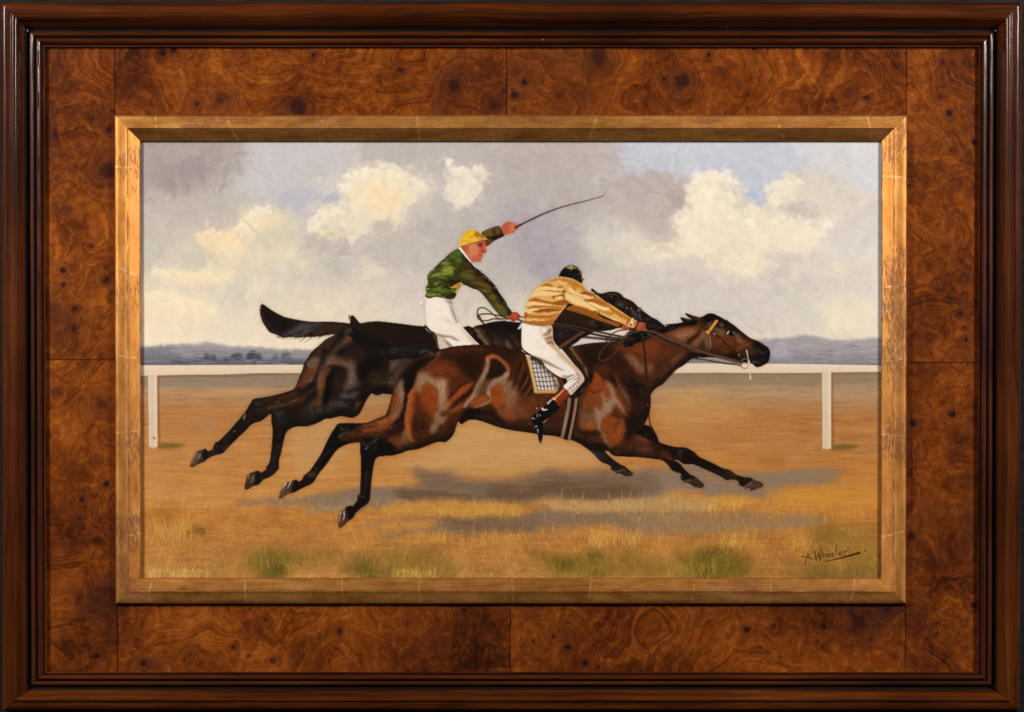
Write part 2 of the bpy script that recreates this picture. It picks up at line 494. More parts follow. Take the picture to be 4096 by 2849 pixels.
def blur1(a, r, ax):
    if r < 1: return a
    pad = [(0, 0), (0, 0)]; pad[ax] = (r + 1, r)
    c = np.cumsum(np.pad(a, pad, mode='edge'), axis=ax)
    n = a.shape[ax]; w = 2 * r + 1
    if ax == 0: return (c[w:w + n] - c[:n]) / w
    return (c[:, w:w + n] - c[:, :n]) / w

def blur(a, r):
    r = int(round(r))
    if r < 1: return a
    for _ in range(2):
        a = blur1(blur1(a, r, 0), r, 1)
    return a

SUB = 3
SOFTK = [1.0]
SHEEN = [0]
FINE = [0.0]      # raggedness of shape edges, in photograph units
def fillmask(p, pad=2):
    """anti-aliased coverage of a closed polygon (grid units) -> (y0, x0, mask)"""
    x0 = max(0, int(np.floor(p[:, 0].min())) - pad); x1 = min(PW, int(np.ceil(p[:, 0].max())) + pad + 1)
    y0 = max(0, int(np.floor(p[:, 1].min())) - pad); y1 = min(PH, int(np.ceil(p[:, 1].max())) + pad + 1)
    if x1 <= x0 or y1 <= y0: return 0, 0, None
    w, h = x1 - x0, y1 - y0
    xa, ya = p[:, 0] - x0, p[:, 1] - y0
    xb, yb = np.roll(xa, -1), np.roll(ya, -1)
    acc = np.zeros((h, w + 1))
    ys = (np.arange(h * SUB) + 0.5) / SUB
    lo, hi = np.minimum(ya, yb), np.maximum(ya, yb)
    dy = np.where(np.abs(yb - ya) < 1e-9, 1e-9, yb - ya)
    for i, y in enumerate(ys):
        s = (lo <= y) & (hi > y)
        if not s.any(): continue
        xs = np.sort(xa[s] + (y - ya[s]) / dy[s] * (xb[s] - xa[s]))
        row = acc[i // SUB]
        for k in range(0, len(xs) - 1, 2):
            l, r_ = min(max(xs[k], 0), w), min(max(xs[k + 1], 0), w)
            if r_ <= l: continue
            li, ri = int(l), int(r_)
            if li == ri:
                row[li] += r_ - l
            else:
                row[li] += li + 1 - l
                row[li + 1:ri] += 1
                row[ri] += r_ - ri
    return y0, x0, acc[:, :w] / SUB

def lay(y0, x0, m, col, tex=0.0, relief=0.0, nz=None):
    h, w = m.shape
    sl = (slice(y0, y0 + h), slice(x0, x0 + w))
    if tex:
        nz = N_BR if nz is None else nz
        m = m * np.clip(1 - tex + 2 * tex * nz[sl], 0, 1)
    c = np.asarray(col, float) / 255.0
    IMG[sl] += (c - IMG[sl]) * m[..., None]
    if relief: HGT[sl] += relief * m

def mask_poly(p, soft=0.0, warp=0.0):
    r = soft / CELL * 0.6 * SOFTK[0]
    pad = int(3 * r + 2 + warp / CELL)
    y0, x0, m = fillmask(p, pad)
    if m is None: return 0, 0, None
    m = blur(m, r)
    if warp:
        h, w = m.shape
        gy, gx = np.mgrid[0:h, 0:w]
        wy = np.clip(gy + (N_WY[y0:y0 + h, x0:x0 + w] * 2.6 + (N_ISO[y0:y0 + h, x0:x0 + w] - .5) * .7) * warp / CELL, 0, h - 1).astype(int)
        wx = np.clip(gx + (N_WX[y0:y0 + h, x0:x0 + w] * 2.6 + (N_ISO[y0:y0 + h, x0:x0 + w] - .5) * .7) * warp / CELL, 0, w - 1).astype(int)
        m = blur(m[wy, wx], 1)
    elif FINE[0]:
        h, w = m.shape
        gy, gx = np.mgrid[0:h, 0:w]
        wy = np.clip(gy + N_F1[y0:y0 + h, x0:x0 + w] * FINE[0] / CELL, 0, h - 1).astype(int)
        wx = np.clip(gx + N_F2[y0:y0 + h, x0:x0 + w] * FINE[0] / CELL, 0, w - 1).astype(int)
        m = m[wy, wx]
    return y0, x0, m

def P(key, flat, col, soft=2.0, a=1.0, clip=None, tex=0.0, warp=0.0, relief=0.0, sharp=False, nz=None):
    if SHEEN[0] and not sharp and sum(col) > 290 and max(col) - min(col) < 66 and soft >= 5:
        # a sheen on the coat: a wide warm bloom first, then the cool core
        SHEEN[0] = 0
        P(key, flat, (col[0] * .76, col[1] * .58, col[2] * .44), soft * 2.4, a * .65, clip)
        P(key, flat, (col[0] * .97, col[1] * .93, col[2] * .88), soft * 1.3, a * .74, clip)
        SHEEN[0] = 1
        return
    p = cat(key, flat) if isinstance(key, str) else key
    if not sharp: p = spline(p)
    y0, x0, m = mask_poly(p, soft, warp)
    if m is None: return
    m = m * a
    if clip is not None: m = m * clip[y0:y0 + m.shape[0], x0:x0 + m.shape[1]]
    lay(y0, x0, m, col, tex, relief, nz)

def stroke_mask(p, wid):
    """p: n x 2 polyline (grid units), wid: width at every point"""
    r = wid.max() / 2 + 1.5
    x0 = max(0, int(p[:, 0].min() - r)); x1 = min(PW, int(p[:, 0].max() + r) + 2)
    y0 = max(0, int(p[:, 1].min() - r)); y1 = min(PH, int(p[:, 1].max() + r) + 2)
    if x1 <= x0 or y1 <= y0: return 0, 0, None
    m = np.zeros((y1 - y0, x1 - x0))
    for i in range(len(p) - 1):
        a, b = p[i], p[i + 1]
        rr = max(wid[i], wid[i + 1]) / 2 + 1.5
        xa = max(x0, int(min(a[0], b[0]) - rr)); xb = min(x1, int(max(a[0], b[0]) + rr) + 2)
        ya = max(y0, int(min(a[1], b[1]) - rr)); yb = min(y1, int(max(a[1], b[1]) + rr) + 2)
        if xb <= xa or yb <= ya: continue
        gx = np.arange(xa, xb)[None, :] - a[0]; gy = np.arange(ya, yb)[:, None] - a[1]
        d = b - a; L2 = d @ d + 1e-9
        t = np.clip((gx * d[0] + gy * d[1]) / L2, 0, 1)
        dist = np.hypot(gx - t * d[0], gy - t * d[1])
        w = wid[i] + (wid[i + 1] - wid[i]) * t
        mm = np.clip(w / 2 + 0.5 - dist, 0, 1) * np.clip(w / 1.0, 0, 1)
        sub = m[ya - y0:yb - y0, xa - x0:xb - x0]
        np.maximum(sub, mm, out=sub)
    return y0, x0, m

def S(key, flat, w, col, w2=None, a=1.0, soft=0.0, clip=None, tex=0.0, relief=0.0, n=6, ends=None):
    """a brush stroke; w (to w2) is the width in photograph units; ends=(f0,f1) pointed ends"""
    p = cat(key, flat) if isinstance(key, str) else key
    if len(p) > 2: p = spline(p, False, n)
    u = np.linspace(0, 1, len(p))
    wid = (w + ((w if w2 is None else w2) - w) * u) / CELL
    if ends: wid = wid * np.clip(np.minimum((u + 1e-3) / max(ends[0], 1e-3), (1 - u + 1e-3) / max(ends[1], 1e-3)), 0.12, 1)
    y0, x0, m = stroke_mask(p, wid)
    if m is None: return
    if soft:
        r = max(1 if soft >= 1.5 else 0, int(round(soft / CELL * .6 * SOFTK[0]))); h, w_ = m.shape
        pd = 3 * r + 1
        ya, xa = max(0, y0 - pd), max(0, x0 - pd); yb, xb = min(PH, y0 + h + pd), min(PW, x0 + w_ + pd)
        mm = np.zeros((yb - ya, xb - xa)); mm[y0 - ya:y0 - ya + h, x0 - xa:x0 - xa + w_] = m
        y0, x0, m = ya, xa, blur(mm, r)
    m = m * a
    if clip is not None: m = m * clip[y0:y0 + m.shape[0], x0:x0 + m.shape[1]]
    lay(y0, x0, m, col, tex, relief)

def full(p, soft=0.0, sharp=False):
    p2 = p if sharp else spline(p)
    y0, x0, m = mask_poly(p2, soft)
    o = np.zeros((PH, PW)); o[y0:y0 + m.shape[0], x0:x0 + m.shape[1]] = m
    return o

def fullstroke(key, flat, w, w2=None):
    p = cat(key, flat)
    if len(p) > 2: p = spline(p, False)
    u = np.linspace(0, 1, len(p)); wid = (w + ((w if w2 is None else w2) - w) * u) / CELL
    y0, x0, m = stroke_mask(p, wid)
    o = np.zeros((PH, PW)); o[y0:y0 + m.shape[0], x0:x0 + m.shape[1]] = m
    return o

def part(name, mask, thr=0.5):
    if name not in PARTS: PARTS.append(name)
    PID[mask > thr] = PARTS.index(name)

def deepen(mask, lo=.66, k0=.06, k1=.44):
    """glaze: the darks of a figure sink, the lights stay"""
    lum = IMG.mean(2); t = np.clip((lum - k0) / (k1 - k0), 0, 1); t = t * t * (3 - 2 * t)
    IMG[:] *= (1 - mask * (1 - (lo + (1 - lo) * t)))[..., None]

N_F1 = fbm(7, 41, 3) - .5
N_F2 = fbm(7, 42, 3) - .5

def brushwork(mask, n, seed, L=(8, 26), w=(3, 7), a=(.35, .8), jit=.06, ang=None, spread=.25, relief=.35, bend=.25, bl=4, pick=0.0, tint=2.0, soft=0.0):
    """lays short strokes over a passage, each in the colour found there, along the form (or along a given direction)"""
    r = np.random.default_rng(seed)
    src = blur(IMG[..., 0], 1), blur(IMG[..., 1], 1), blur(IMG[..., 2], 1)
    if ang is None:
        lum = blur(IMG.mean(2), bl)
        gy_, gx_ = np.gradient(lum)
        # smooth the orientation field as a tensor
        jxx, jyy, jxy = blur(gx_ * gx_, 5), blur(gy_ * gy_, 5), blur(gx_ * gy_, 5)
        ang = .5 * np.arctan2(2 * jxy, jxx - jyy) + math.pi / 2
    ys, xs = np.nonzero(mask > .85)
    for k in r.integers(0, len(ys), n):
        y, x = ys[k], xs[k]
        sy = min(PH - 1, max(0, int(y + r.normal(0, pick / CELL)))); sx = min(PW - 1, max(0, int(x + r.normal(0, pick / CELL))))
        th = (ang[y, x] if isinstance(ang, np.ndarray) else ang) + r.normal(0, spread)
        l = r.uniform(*L) / CELL * .5
        b = r.normal(0, bend)
        c = np.array([src[0][sy, sx], src[1][sy, sx], src[2][sy, sx]]) * 255 * (1 + r.normal(0, jit)) + r.normal(0, tint)
        pts = np.array([[x - l * math.cos(th - b), y - l * math.sin(th - b)], [x, y], [x + l * math.cos(th + b), y + l * math.sin(th + b)]])
        S(pts, None, r.uniform(*w), np.clip(c, 0, 255), a=r.uniform(*a), clip=mask, n=3, ends=(.3, .3), relief=r.uniform(0, relief), soft=soft)

def turn_under(mask, dx, dy, rad, k, col=(.10, .055, .03)):
    """the painter turns the form: darker glaze along the side of a figure that faces (dx, dy)"""
    sx, sy = int(round(dx / CELL)), int(round(dy / CELL))
    sh = np.zeros_like(mask)
    h, w = mask.shape
    sh[max(0, -sy):h - max(0, sy), max(0, -sx):w - max(0, sx)] = mask[max(0, sy):h - max(0, -sy), max(0, sx):w - max(0, -sx)]
    e = mask * np.clip(1 - blur(sh, rad / CELL), 0, 1) * (.75 + .5 * N_ISO)
    IMG[:] += (np.array(col) - IMG) * np.clip(e * k, 0, 1)[..., None]

def daubs(key, flat, n, w, L, col, seed, a=(.45, .85), var=5, off=10):
    """loaded touches of light along a cloud edge"""
    r = np.random.default_rng(seed)
    p = spline(cat(key, flat), False, 8)
    for i in range(n):
        k = r.integers(0, len(p) - 1)
        x, y = p[k] + r.normal(0, off / CELL, 2)
        th = math.atan2(*(p[k + 1] - p[k])[::-1]) + r.normal(0, .45)
        l = r.uniform(*L) / CELL * .5; b = r.normal(.35, .25)
        pts = np.array([[x - l * math.cos(th - b), y - l * math.sin(th - b)], [x, y - .1 * l], [x + l * math.cos(th + b), y + l * math.sin(th + b)]])
        S(pts, None, r.uniform(*w), np.clip(np.array(col) + r.normal(0, var), 0, 255), a=r.uniform(*a), soft=2.5, n=4, ends=(.35, .35), relief=.5)

def grad_y(stops):
    ys = [s[0] for s in stops]
    y = PY0 + np.arange(PH) * CELL
    return np.stack([np.interp(y, ys, [s[1][c] / 255. for s in stops]) for c in range(3)], 1)[:, None, :]

def paint_over(mask, col, tex=0.0, nz=None):
    m = mask
    if tex: m = m * np.clip(1 - tex + 2 * tex * (N_BR if nz is None else nz), 0, 1)
    IMG[:] += (np.asarray(col) / 255. - IMG) * m[..., None]
# ---- sky
def paint_sky():
    IMG[:] = grad_y([(540, (180, 171, 173)), (800, (184, 176, 178)), (1000, (190, 181, 181)), (1150, (202, 191, 187)),
                     (1270, (224, 209, 196)), (1360, (238, 218, 196)), (2400, (238, 218, 196))])
    HGT[:] = (N_BR - .5) * .5
    xs = (PX0 + XX * CELL)
    # lighter, pinker towards the right
    m = np.clip((xs - 2300) / 900, 0, 1) * .55
    IMG[:] += (np.array([216, 205, 198]) / 255. - IMG) * m[..., None]
    k = dict(warp=26, tex=.25, nz=N_ISO)
    P('S1', [-60,-40, 950,-30, 820,200, 620,430, 330,620, -60,520], (160,148,150), 60, .95, **k)
    P('S1', [-60,480, 500,540, 920,500, 880,800, 450,930, -60,880], (184,174,170), 60, .9, **k)
    P('S1', [-60,820, 420,930, 640,1060, 600,1160, 300,1180, -60,1150], (190,181,174), 40, .8, **k)
    P('S1', [1000,-40, 1950,-40, 1880,300, 1600,380, 1850,430, 1850,550, 1620,640, 1490,830, 1370,650, 1100,560, 850,450, 950,250], (192,186,193), 40, .95, **k)
    P('S1', [1500,420, 1860,430, 1830,570, 1600,640, 1480,800, 1380,640, 1250,600], (180,176,192), 30, .8, **k)
    P('S1', [1560,330, 1880,310, 1980,260, 1960,420, 1600,410], (204,198,192), 18, .8, **k)
    # grey middle bank
    P('S1', [1480,860, 1850,830, 2281,720, 2500,700, 2500,1100, 2050,1290, 1600,1340, 1500,1150], (198,189,184), 45, .9, **k)
    P('S2', [-60,640, 300,560, 520,640, 900,560, 1200,700, 1500,1000, 1200,1400, 700,1500, -60,1300], (184,175,175), 90, .7, **k)
    P('S2', [900,40, 2050,40, 1900,420, 1750,800, 1300,760, 1000,520, 860,200], (180,169,171), 70, .85, **k)
    P('S2', [1000,640, 1500,700, 1800,1000, 1700,1260, 1250,1280, 1000,1000], (172,162,173), 70, .8, **k)
    # broad warm underlayers
    u = dict(warp=40, tex=.3, nz=N_ISO)
    P('S1', [300,900, 700,800, 1100,640, 1500,820, 1560,1150, 1200,1250, 600,1260, 260,1180], (216,201,186), 60, .75, **u)
    P('S1', [1500,560, 1850,330, 2300,230, 2700,330, 2720,600, 2400,800, 2000,950, 1600,900], (210,199,190), 60, .75, **u)
    P('S1', [-60,1180, 900,1230, 1500,1300, 2281,1350, 2281,1700, -60,1700], (230,212,194), 60, .7, **u)
    P('S2', [-60,1200, 500,1150, 900,1400, 700,1700, -60,1700], (214,202,194), 80, .6, **u)
    P('S3', [200,560, 700,330, 1100,560, 1700,700, 1900,900, 1700,1150, 1200,1300, 500,1200, -100,1150, -200,950], (226,211,196), 60, .75, **u)
    P('S3', [1500,1100, 2300,900, 2300,1700, 1500,1700], (220,208,198), 80, .6, **u)
    # left creams
    w = dict(warp=22, tex=.3, nz=N_ISO)
    P('S1', [880,820, 1080,640, 1230,625, 1320,720, 1210,870, 1000,900], (236,213,184), 12, .95, **w)
    P('S1', [540,870, 700,845, 880,890, 910,1000, 800,1050, 640,1020], (238,211,176), 10, .95, **w)
    P('S1', [620,1060, 900,960, 1300,900, 1480,1040, 1510,1190, 1150,1170, 960,1150, 700,1120], (229,209,186), 26, .85, **w)
    P('S1', [1180,760, 1390,640, 1450,780, 1410,900, 1330,1000, 1060,1010, 1110,880], (206,195,180), 18, .85, **w)
    P('S1', [1200,1080, 1420,1080, 1420,1260, 1240,1300, 1160,1200], (206,196,186), 18, .7, **w)
    P('S1', [380,1000, 620,980, 640,1120, 560,1180, 400,1120], (196,187,176), 16, .7, **w)
    P('S1', [140,1190, 500,1170, 860,1180, 830,1290, 500,1320, 260,1270], (236,213,185), 14, .85, **w)
    P('S1', [560,1330, 900,1280, 1250,1400, 1000,1480, 800,1597, 560,1420], (206,197,190), 30, .6, **w)
    P('S1', [-60,1340, 400,1400, 700,1500, 760,1680, -60,1700], (238,215,188), 34, .8, **w)
    P('S1', [960,1330, 1080,1345, 1180,1330, 1130,1375, 1010,1365], (232,215,188), 5, .9, warp=8)
    P('S1', [1240,1310, 1300,1330, 1310,1385, 1260,1370], (232,217,192), 5, .9, warp=8)
    P('S1', [2000,1100, 2200,1130, 2260,1240, 2100,1270, 2050,1220], (222,208,192), 12, .85, **w)
    # the big bright cloud left of the rider
    P('SRC', [1366,750, 1392,705, 1480,678, 1565,672, 1648,712, 1700,750, 1692,806, 1650,842, 1634,884, 1590,886, 1500,888,
              1440,936, 1372,956, 1300,936, 1246,932, 1262,876, 1306,846, 1404,824], (238,219,194), 8, .97, warp=20, tex=.2, relief=.3, nz=N_ISO)
    P('SRC', [1470,770, 1560,782, 1570,850, 1500,842], (242,209,168), 14, .8, **w)
    P('SRC', [1620,700, 1700,745, 1690,800, 1620,780], (226,210,194), 12, .6, **w)
    P('SRC', [1270,880, 1400,846, 1500,880, 1440,930, 1330,920], (222,208,194), 14, .8, **w)
    P('SRC', [1250,905, 1290,900, 1284,944, 1240,936], (246,224,186), 4, .95, warp=8, relief=.6)
    P('SRC', [1562,906, 1590,900, 1634,920, 1628,962, 1604,950], (233,217,196), 8, .9, warp=12)
    P('S1', [2070,830, 2130,760, 2250,760, 2500,860, 2400,1000, 2180,980, 2110,930], (190,180,178), 14, .85, **w)
    # ragged white cloud above the rider
    P('S2', [505,165, 560,215, 640,275, 740,230, 850,260, 865,400, 770,530, 700,590, 620,620, 545,545, 500,500, 575,380, 545,260], (234,220,206), 7, .97, warp=14, tex=.15, relief=.3, nz=N_ISO)
    P('S2', [700,260, 850,270, 850,400, 760,500], (222,210,200), 14, .6, **w)
    P('S2', [780,510, 860,520, 830,590, 770,570], (212,203,198), 8, .7, warp=12)
    # right-hand sky: blue at the top, then cumulus
    P('S2', [2060,10, 2300,10, 2300,330, 2050,330, 1920,430, 1880,330, 2080,180], (192,192,208), 16, .9, **w)
    P('S3', [-40,-40, 2400,-40, 2400,420, 1900,470, 1700,300, 1250,350, 1010,560, 900,420, 650,330, 450,400, 300,320, -40,330], (188,189,207), 26, .95, warp=12, tex=.15, nz=N_HOR2)
    P('S3', [1300,-40, 2300,-40, 2300,420, 1950,440, 1700,260], (209,204,209), 50, .75, **w)
    P('S3', [-40,40, 900,30, 800,130, -40,180], (203,200,207), 30, .6, warp=12)
    P('S3', [1000,430, 1200,420, 1160,560, 1040,610, 980,560], (178,182,207), 12, .8, warp=8)
    P('S3', [430,400, 700,330, 950,400, 1020,560, 900,470, 640,380], (183,186,208), 18, .5)
    P('S3', [-300,420, -40,330, 200,305, 350,330, 435,430, 425,600, 310,650, 360,800, 300,930, 100,930, -60,860, -300,700], (184,172,172), 14, .92, **w)
    P('S3', [425,440, 520,370, 640,318, 760,345, 900,400, 985,480, 1035,560, 1000,620, 1200,720, 1400,770, 1600,800, 1785,715, 1730,880, 1650,930,
             1500,1060, 1000,1210, 850,1190, 650,1110, 400,1040, 0,1130, -60,900, 60,950, 300,970, 480,900, 365,830, 350,750, 265,670, 420,620, 455,520], (238,222,202), 8, .96, warp=12, tex=.15, relief=.3, nz=N_ISO)
    P('S3', [760,380, 960,460, 1035,560, 900,620, 870,600, 760,640, 730,500], (213,205,194), 14, .85, **w)
    P('S3', [850,640, 1050,620, 1200,760, 1180,850, 1000,850, 860,760], (226,212,194), 20, .8, **w)
    P('S3', [600,790, 900,760, 1100,900, 1020,1060, 800,1090, 640,940], (228,213,194), 26, .7, **w)
    P('S3', [1200,880, 1500,830, 1620,930, 1500,1050, 1260,1020], (234,216,198), 22, .7, **w)
    P('S3', [1150,470, 1240,425, 1300,370, 1400,340, 1550,275, 1700,330, 1850,400, 1950,500, 1990,610, 1820,730, 1600,640, 1300,640, 1190,590], (211,200,192), 10, .93, **w)
    P('S3', [1145,480, 1240,430, 1350,370, 1460,440, 1360,560, 1200,580], (233,220,197), 10, .85, **w)
    P('S3', [1440,560, 1560,510, 1600,590], (230,212,192), 8, .7, warp=8)
    P('S3', [1270,630, 1450,565, 1610,620, 1610,740, 1460,790, 1270,730], (201,192,187), 12, .8, **w)
    P('S3', [1980,490, 2060,480, 2050,600, 2000,640], (226,212,192), 14, .7, **w)
    P('S3', [1640,900, 2200,700, 2200,1060, 1900,1070], (211,203,201), 30, .8, **w)
    P('S3', [-40,1150, 350,1130, 700,1210, 950,1260, 1230,1060, 1500,1040, 1720,1090, 1850,1310, 2200,1230, 2200,1700, -40,1700], (210,200,195), 32, .85, **w)
    P('S3', [-40,1250, 500,1250, 800,1420, 1300,1500, 1200,1700, -40,1700], (207,196,196), 50, .7, **w)
    P('S3', [1130,1060, 1300,1060, 1400,1180, 1300,1230, 1160,1180], (205,195,190), 22, .7, **w)
    P('S3', [1690,1090, 1760,1090, 1850,1160, 1840,1260, 1770,1200], (238,220,196), 8, .8, warp=10)
    P('S3', [700,1240, 780,1240, 790,1300, 720,1320], (228,216,204), 10, .8, warp=8)
    S('S3', [860,1335, 930,1400, 1010,1440, 1060,1425, 1110,1405], 7, (240,226,204), 3, .8, soft=3)
    P('S3', [1600,1490, 1850,1440, 2200,1520, 2200,1720, 1650,1720], (233,216,195), 24, .8, **w)
    P('SRC', [2330,930, 2480,880, 2620,960, 2560,1060, 2400,1040], (216,206,196), 40, .6, **w)
    # bristle marks over everything, short curved swirls
    one = np.ones((PH, PW)) * (YY * CELL + PY0 < 1480)
    brushwork(one, 1900, 5, (40, 120), (16, 44), (.35, .75), .018, ang=_ang, spread=.7, relief=.1, bend=.6, pick=15, soft=5)
    brushwork(one, 3600, 6, (26, 80), (6, 17), (.25, .6), .022, ang=_ang, spread=.6, relief=.3, bend=.5, pick=8, soft=2)
    lt, wm, gr, vi = (242,226,209), (241,210,180), (176,166,168), (166,157,170)
    # lit crowns of the clouds
    daubs('SRC', [1372,745, 1396,708, 1480,682, 1560,676, 1645,714, 1694,752], 60, (8,20), (18,50), lt, 81)
    daubs('SRC', [1250,915, 1270,878, 1320,850, 1400,828], 34, (7,18), (16,44), lt, 82)
    daubs('SRC', [1480,770, 1540,790, 1560,850, 1480,850], 30, (10,22), (20,46), wm, 83)
    daubs('S1', [890,820, 980,730, 1090,650, 1220,640], 40, (7,18), (16,44), (240,222,196), 84)
    daubs('S1', [545,880, 690,850, 860,900, 890,990], 40, (8,20), (18,48), wm, 85)
    daubs('S1', [160,1210, 420,1240, 800,1240], 40, (6,15), (24,70), (240,218,188), 86)
    daubs('S1', [60,1420, 400,1470, 700,1560], 40, (10,24), (40,110), (240,219,192), 87, (.25, .5))
    daubs('S2', [515,180, 570,260, 640,290, 740,250, 840,280], 34, (6,15), (14,40), lt, 88, off=7)
    daubs('S2', [850,320, 780,500, 700,570, 620,600, 540,520, 570,400], 34, (6,16), (14,40), (232,219,205), 89, off=9)
    daubs('S3', [440,440, 530,372, 640,325, 760,352, 890,402], 60, (8,20), (18,52), lt, 90)
    daubs('S3', [450,520, 430,620, 290,680, 370,760, 380,840, 500,900, 640,960], 60, (9,22), (18,56), lt, 91, off=14)
    daubs('S3', [640,480, 700,600, 760,720, 900,800, 1040,880], 50, (12,28), (24,70), (238,222,202), 92, off=26)
    daubs('S3', [1150,480, 1240,432, 1330,372, 1450,350], 34, (8,18), (16,44), (238,224,202), 93)
    daubs('S3', [1210,760, 1400,770, 1600,810, 1770,730], 46, (9,22), (20,60), (238,222,204), 94, off=16)
    daubs('S3', [680,1100, 860,1190, 1000,1200, 1250,1090], 40, (8,20), (20,60), (234,216,196), 95, off=16)
    daubs('S3', [60,960, 250,980, 400,1040], 34, (8,18), (20,60), (234,216,196), 96, off=16)
    # shaded undersides
    daubs('S1', [-20,180, 250,260, 560,330, 760,240], 60, (16,40), (50,130), (156,145,149), 97, (.25, .55), off=40)
    daubs('S1', [1540,900, 1750,900, 2000,960, 2250,880], 50, (14,32), (30,90), (186,176,173), 98, (.3, .6), off=26)
    daubs('S2', [950,120, 1300,200, 1600,380, 1750,600], 70, (16,40), (50,130), gr, 99, (.25, .5), off=60)
    daubs('S2', [1050,760, 1300,900, 1500,1100, 1300,1240], 60, (16,40), (50,120), vi, 100, (.25, .5), off=50)
    daubs('S2', [2000,420, 2200,360, 2500,380, 2650,480, 2560,640], 60, (14,34), (30,90), (176,164,165), 101, (.35, .65), off=26)
    daubs('S3', [900,440, 990,560, 860,620], 26, (9,20), (18,44), (206,198,192), 102, (.4, .7))
    daubs('S3', [1500,300, 1700,350, 1880,430, 1960,560, 1820,680], 46, (12,28), (24,70), (204,193,188), 103, (.35, .65), off=20)
    daubs('S3', [1290,650, 1450,600, 1600,650, 1560,740], 34, (10,24), (20,56), (194,185,182), 104, (.4, .7))
    daubs('S3', [60,1260, 400,1300, 800,1400, 1200,1350, 1700,1250], 70, (14,34), (40,110), (202,191,189), 105, (.3, .55), off=40)
    # clear blue openings
    daubs('S3', [60,120, 500,140, 900,200, 1100,330], 60, (12,28), (50,130), (186,189,209), 106, (.3, .55), off=34)
    daubs('S3', [1010,500, 1080,540, 1140,500], 22, (8,16), (18,46), (172,178,206), 107, (.4, .7))
    daubs('S1', [1300,560, 1560,500, 1760,520], 34, (10,22), (30,70), (176,174,191), 108, (.35, .6), off=16)
    brushwork(one, 1700, 7, (26, 90), (8, 24), (.25, .55), .018, ang=_ang, spread=.7, relief=.2, bend=.6, pick=17, soft=4)
    IMG[:] += ((N_BR - .5) * .014 + (N_FINE - .5) * .012)[..., None]
    r = np.random.default_rng(5)
    for i in range(240):
        x, y = r.uniform(560, 3530), r.uniform(570, 1330)
        gx, gy = int((x - PX0) / CELL), int((y - PY0) / CELL)
        c = IMG[gy, gx] * 255 + r.normal(0, 5) + np.array([1.5, 0, -1.5]) * r.normal(0, 1.2)
        L = r.uniform(15, 70); an = _ang[gy, gx] + r.normal(0, .5); cu = r.normal(0, .5)
        pts = [x, y, x + L * math.cos(an), y + L * math.sin(an), x + L * (math.cos(an) + math.cos(an + cu)), y + L * (math.sin(an) + math.sin(an + cu))]
        S('SRC', pts, r.uniform(2.5, 12), c, a=r.uniform(.25, .6), soft=r.uniform(0, 4), ends=(.3, .5), relief=r.uniform(0, .35))
    IMG[..., 2] *= .958; IMG[..., 0] *= 1.004
    part('painted_sky', np.ones((PH, PW)))

